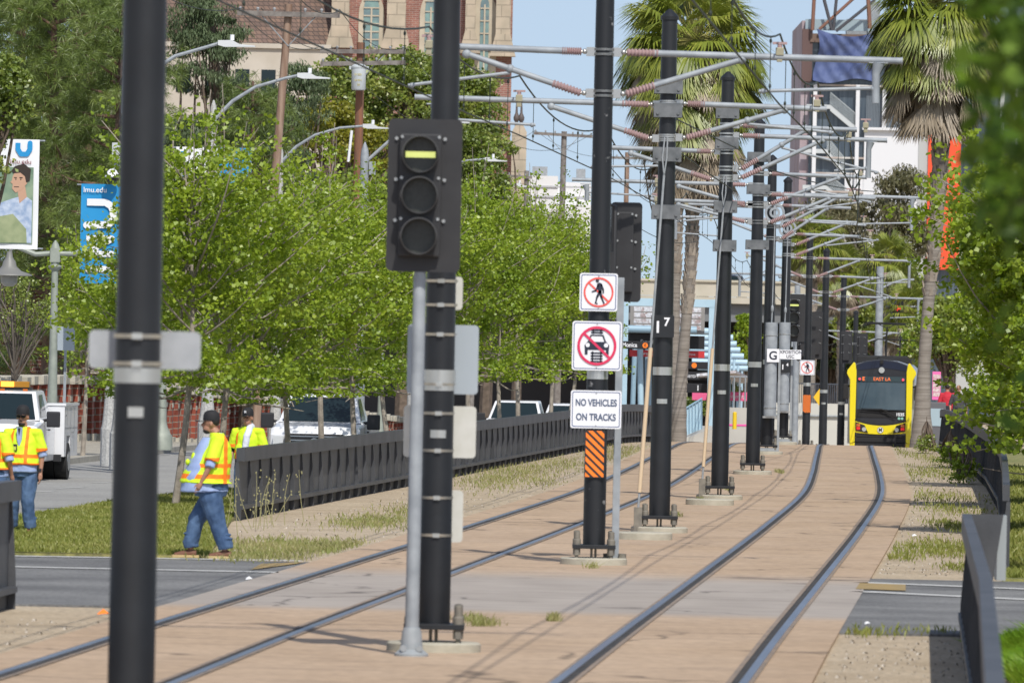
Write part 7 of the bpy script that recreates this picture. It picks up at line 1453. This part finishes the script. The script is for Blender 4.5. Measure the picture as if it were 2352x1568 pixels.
    if cap:
        mb = MB(); prof = [(1.0, .045), (1.02, .07), (.98, .11), (.85, .145), (.5, .17), (.05, .178)]; stack(mb, [(hd.x, hd.y + .012, hd.z + zz, .089*r, .104*r) for r, zz in prof]); cp = mb.build('cap', cap_m, t, True)
        mb = MB(); a = [(-.075, -.06), (-.07, -.12), (-.04, -.175), (0, -.19), (.04, -.175), (.07, -.12), (.075, -.06)]; mb.add([(hd.x + x, hd.y + y, hd.z + .052 - .02*abs(x)/.07 + (y+.06)*.1) for x, y in a] + [(hd.x + x, hd.y + y, hd.z + .060 - .02*abs(x)/.07 + (y+.06)*.1) for x, y in a], [tuple(range(7)), tuple(range(13, 6, -1))] + [((k+1) % 7, k, 7+k, 7+(k+1) % 7) for k in range(7)]); mb.build('peak', cap_m, cp)
        if capmark: mb = MB(); mb.box(hd.x - .014, hd.x - .008, hd.y - .108, hd.y - .09, hd.z + .085, hd.z + .125); mb.box(hd.x + .006, hd.x + .012, hd.y - .108, hd.y - .09, hd.z + .085, hd.z + .125); mb.box(hd.x - .008, hd.x + .006, hd.y - .108, hd.y - .09, hd.z + .1, hd.z + .108); mb.build('cap_emblem', white_sign, cp)
    # trousers
    mb = MB(); stack(mb, [(pel.x, pel.y, pel.z + .12, .175 + belly*.25, .135 + belly*.35), (pel.x, pel.y, pel.z, .185 + belly*.3, .145 + belly*.4), (pel.x, pel.y, pel.z - .10, .17 + belly*.2, .135 + belly*.3)])
    for i in (0, 1): mb.tube([V3((hip[i].x*.8, pel.y, pel.z - .02)), hip[i] - V3((0, 0, .08)), kn[i], kn[i].lerp(an[i], .55), an[i] + V3((0, 0, .08)), an[i] + V3((0, .01, .02))], [.12 + belly*.12, .115 + belly*.15, .090 + belly*.08, .083 + belly*.07, .084 + belly*.07, .080 + belly*.07], 12)
    for i in (0, 1):
        for k in range(4): c = an[i] + V3((0, -.0, .05 + .05*k)); mb.ball(c + V3((.01*(-1)**k, .012*(-1)**k, 0)), .083 + belly*.05, .083 + belly*.05, .016, 12, 6)
    fuse(mb, 'trousers', trousers, t, .011, 3)
    if feet:
        for i in (0, 1):
            tx, ty = toes[i]; a = an[i]; mb = MB(); d = V3((tx, ty, 0)); zf = max(a.z - .055, .05)
            mb.tube([V3((a.x, a.y, zf)) - d*.075, V3((a.x, a.y, zf + .005)), V3((a.x, a.y, zf - .01)) + d*.10, V3((a.x, a.y, zf - .022)) + d*.20], [.045, .052, .044, .03], 10); mb.ball(V3((a.x, a.y, zf + .02)), .045, .045, .06); b = fuse(mb, 'boot', boot_m2, t, .010, 2)
            mb = MB(); s2 = V3((-ty, tx, 0)); P = [V3((a.x, a.y, 0)) + d*u + s2*v for u, v in ((-.11, -.035), (-.11, .035), (.02, .045), (.14, .05), (.22, .03), (.235, 0), (.22, -.03), (.14, -.05), (.02, -.045))]; mb.hprism([(p.x, p.y) for p in P], zf - .05, zf - .018); mb.build('sole', sole_m, b)
    # shirt
    bw, bd = .185 + belly*.35, .125 + belly*.75
    def torso(mb, k, zlow, grow=0.0, bk=0.0):
        for_ = belly
        secs = [(nk.x, nk.y + .01, nk.z + .005, .075 + k, .07 + k), (ch.x, ch.y, ch.z + .03, .16 + k, .095 + k), (ch.x, ch.y, ch.z - .06, .20 + k, .125 + k + belly*.1), (ch.x, ch.y - belly*.25, (ch.z*2 + pel.z)/3, .19 + k + belly*.2, .13 + k + belly*.4), ((ch.x+pel.x)/2, (ch.y + pel.y)/2 - belly*.45, pel.z + .20, bw + k, bd + k), (pel.x, pel.y - belly*.40, pel.z + .08, bw + k + grow*.5, bd + k + grow*.6), (pel.x, pel.y - belly*.32 + bk, zlow, bw + k + grow, bd + k + grow)]
        stack(mb, secs, 24)
    mb = MB(); torso(mb, 0, pel.z - .04, .01)
    for i in (0, 1): mb.tube([V3((ch.x, ch.y, ch.z - .02)), sh[i], sh[i].lerp(el[i], .55), el[i] + (el[i] - sh[i]).normalized() * .03], [.07, .072, .064, .062], 12)
    fuse(mb, 'shirt', shirt, t, .011, 3)
    if vest:
        mb = MB(); torso(mb, .016, pel.z + .06, .035, .02)
        fuse(mb, 'vest', vestmat('vest_cloth', vb), t, .011, 3)
        for i in (0, 1):
            mb = MB(); e = sh[i].lerp(el[i], .86); mb.tube([V3((ch.x + (sh[i].x-ch.x)*.55, ch.y, ch.z)), sh[i] + V3((0, 0, .01)), sh[i].lerp(el[i], .45), e], [.078, .088, .090, .094], 12)
            sz_ = e.z; fuse(mb, 'vest_sleeve', vestmat('vest_sleeve_cloth', [('Z', sz_ + .015, sz_ + .065)]), t, .011, 2)
    return t
# walking man, seen from his left side
Jw = dict(head=V3((0, 0, 1.665)), neck=V3((0, .075, 1.55)), pelvis=V3((0, .02, .87)), sh=[V3((-.20, .10, 1.45)), V3((.20, .10, 1.45))], el=[V3((-.27, .10, 1.17)), V3((.29, .02, 1.16))], wr=[V3((-.27, -.02, .93)), V3((.27, -.085, .95))], hip=[V3((-.10, .03, .82)), V3((.10, .03, .82))], kn=[V3((-.10, -.16, .46)), V3((.10, .12, .44))], an=[V3((-.11, -.22, .10)), V3((.11, .22, .10))], curl=V3((0, -1, 0)))
gw = G(476, 1287)
pw_ = person('heavy set worker in a lime vest and jeans walking left beside the side street', gw.x, gw.y + .1, gw.z + .03, R(-90), Jw, 1.0, belly=.20, vb=[('Z', 1.14, 1.19), ('Z', 1.00, 1.06), ('Y', .19, .235)])
# cut-back vest front: shirt shows at the belly (front panel of the shirt over the vest)
mb = MB(); stack(mb, [(0, -.02, 1.50, .07, .07), (0, -.05, 1.40, .14, .10), (0, -.085, 1.20, .225, .165), (0, -.12, 1.05, .255, .195), (0, -.14, .92, .268, .205), (0, -.145, .82, .27, .215)], 24); fuse(mb, 'shirt_front', shirt_b, pw_, .011, 3)
mb = MB(); mb.ball((.06, -.20, 1.24), .05, .03, .07, 10, 8); mb.ball((.08, -.27, 1.19), .05, .03, .04); mb.build('lime_gloves', vestmat('glove_lime', [('Z', 9, 9.1)]), pw_, True)
# man facing the camera at left
Jf = dict(head=V3((.0, -.01, 1.60)), neck=V3((0, .02, 1.47)), pelvis=V3((0, .02, .90)), sh=[V3((-.19, .02, 1.38)), V3((.20, .02, 1.38))], el=[V3((-.27, .05, 1.10)), V3((.275, .03, 1.10))], wr=[V3((-.26, -.06, .90)), V3((.265, .0, .86))], hip=[V3((-.10, .02, .84)), V3((.10, .02, .84))], kn=[V3((-.11, -.01, .47)), V3((.10, -.03, .47))], an=[V3((-.14, .05, .09)), V3((.13, .0, .09))])
gb = G(40, 1229)
pb = person('worker facing the camera with black cap and sunglasses at the left edge', gb.x + .04, gb.y, gb.z, R(-12), Jf, 1.01, belly=.06, glasses=True, vb=[('Z', 1.07, 1.12), ('Z', .945, 1.0), ('X', .085, .13), ('X', -.13, -.085)], toes=((-.2, -.98), (-.2, -.98)))
mb = MB(); mb.prism([(-.10, 1.15), (-.02, 1.15), (-.02, 1.24), (-.10, 1.24)], -.205, -.185); bd_ = mb.build('radio_badge', dark_cloth, pb); mb = MB(); mb.box(-.09, -.03, -.21, -.206, 1.16, 1.21); mb.build('badge_card', mat('badge_yellow', (.55, .6, .1), .6), bd_)
mb = MB(); mb.prism([(-.035, 1.47), (.035, 1.47), (.03, 1.30), (0, 1.18), (-.03, 1.30)], -.165, -.12); mb.build('open_collar', shirt_b, pb); mb = MB(); mb.prism([(-.02, 1.46), (.02, 1.46), (0, 1.36)], -.172, -.166); mb.build('undershirt', dark_cloth, pb)
mb = MB(); mb.ring(0, 0, .034, .028, -.015, .015, 12); mb.box(-.02, .02, -.045, -.03, -.02, .02); mb.build('wristwatch', dark_cloth, pb, loc=(.266, .005, .895))
# partly cropped man further left
ga_ = G(-14, 1240); person('worker cut off by the left edge, only his vest shoulder in view', ga_.x + .0, ga_.y - .8, ga_.z, R(160), Jf, 1.0, belly=.10, vb=[('Z', 1.07, 1.12), ('Z', .945, 1.0), ('X', .12, .165), ('X', -.165, -.12)], toes=((0, -1), (0, -1)))
# man behind the fence with the towel
Xd = W(566, 1000, 134).x
pd_ = person('worker with a white towel on his shoulder standing behind the dark fence', Xd, 134.5, -.10, R(-20), Jf, 1.0, belly=.02, capmark=True, beard=False, vb=[('Z', 1.07, 1.12), ('X', -.15, -.11)], shirt=dark_cloth, toes=((0, -1), (0, -1)))
mb = MB(); mb.tube([(.02, .12, 1.40), (.05, .05, 1.475), (.065, -.06, 1.455), (.05, -.16, 1.32), (.04, -.185, 1.15), (.04, -.185, .98)], [.05, .055, .055, .055, .055, .06], 12); tw = fuse(mb, 'towel', mat('white_towel', (.70, .72, .78), .9, 0, (.6, .63, .72), 6, .4, 20), pd_, .011, 2)
mb = MB(); mb.ball((-.06, -.20, 1.12), .06, .03, .09); mb.build('lime_gloves', vestmat('glove_lime', [('Z', 9, 9.1)]), pd_, True)
# two distant pedestrians
for (x, Y, l, sh_, tr_, a) in ((2174, 285, 'distant pedestrian in a red top beyond the right fence', mat('red_top', (.5, .02, .04), .8), dark_cloth, 180), (2200, 278, 'distant pedestrian in dark grey clothes seen from behind, beyond the right fence', mat('dark_grey_top', (.06, .06, .065), .85), dark_cloth, 0)):
    q = W(x, 1000, Y); person(l, q.x, Y, -.05, R(a), Jf, 1.0, vest=False, shirt=sh_, trousers=tr_, cap=False, beard=False, group='distant pedestrians')
for i, (x, Y, y, rx, ry, l) in enumerate(((2180, 330, 800, 70, 110, 'dark green tree right of the train behind the right fence'), (2290, 340, 760, 80, 180, 'dark green tree at the far right edge behind the leafy trees'))):
    ctree('background_tree', l, x, Y, [(x, y, rx, ry)], 'ficus', .16, 9000, 90, .6, trunk=.2, seed=60 + i, group='dark trees at the right')

# pebbles on the dirt verges
rng = np.random.default_rng(99); out = []
for k in range(9000):
    if k % 2: Y = 48 + 150 * rng.random() ** 1.5; X = XR(Y) + 1.35 + 1.4 * rng.random()
    else: Y = 48 + 170 * rng.random() ** 1.3; X = XL(Y) - 1.3 - 2.4 * rng.random()
    if 83 < Y < 106: continue
    out.append((X, Y, zt(X, Y)))
P = np.array(out); n = len(P); s = .012 * (.4 + 1.6 * rng.random((n, 1)) ** 2.5); a = rng.random(n) * 6.28
T = np.stack([np.cos(a), np.sin(a), np.zeros(n)], 1); B = np.stack([-np.sin(a), np.cos(a), np.zeros(n)], 1); U = np.array([0, 0, 1.0])
V = np.stack([P + T*s*1.4, P + B*s, P - T*s*1.2, P - B*s*.9, P + U*s*1.1 + T*s*.4, P + U*s*.9 - T*s*.3], 1).reshape(-1, 3); b0 = np.arange(n)[:, None] * 6
Fq = np.concatenate([b0 + np.array(q) for q in ([0, 1, 5, 4], [1, 2, 5, 5], [2, 3, 4, 5], [3, 0, 4, 4])])
Fq = np.concatenate([b0 + np.array(q) for q in ([0, 1, 5, 4], [2, 3, 4, 5])])
tag(arrays('gravel', V, Fq, mat('pebble_stone', (.30, .26, .21), .9, 0, (.55, .50, .43), 3)), 'loose pebbles and grit on the dirt verges beside the tracks', 'gravel', kind='stuff')

ctree('background_tree', 'dark conifer mass filling the sky gap behind the pines at the top left', 100, 300, [(60, 120, 130, 190), (200, 80, 110, 150), (120, 300, 180, 150)], 'pine', .2, 26000, 200, .6, trunk=.3, seed=71, aspect=.25, dirs=(0, 0, 1))
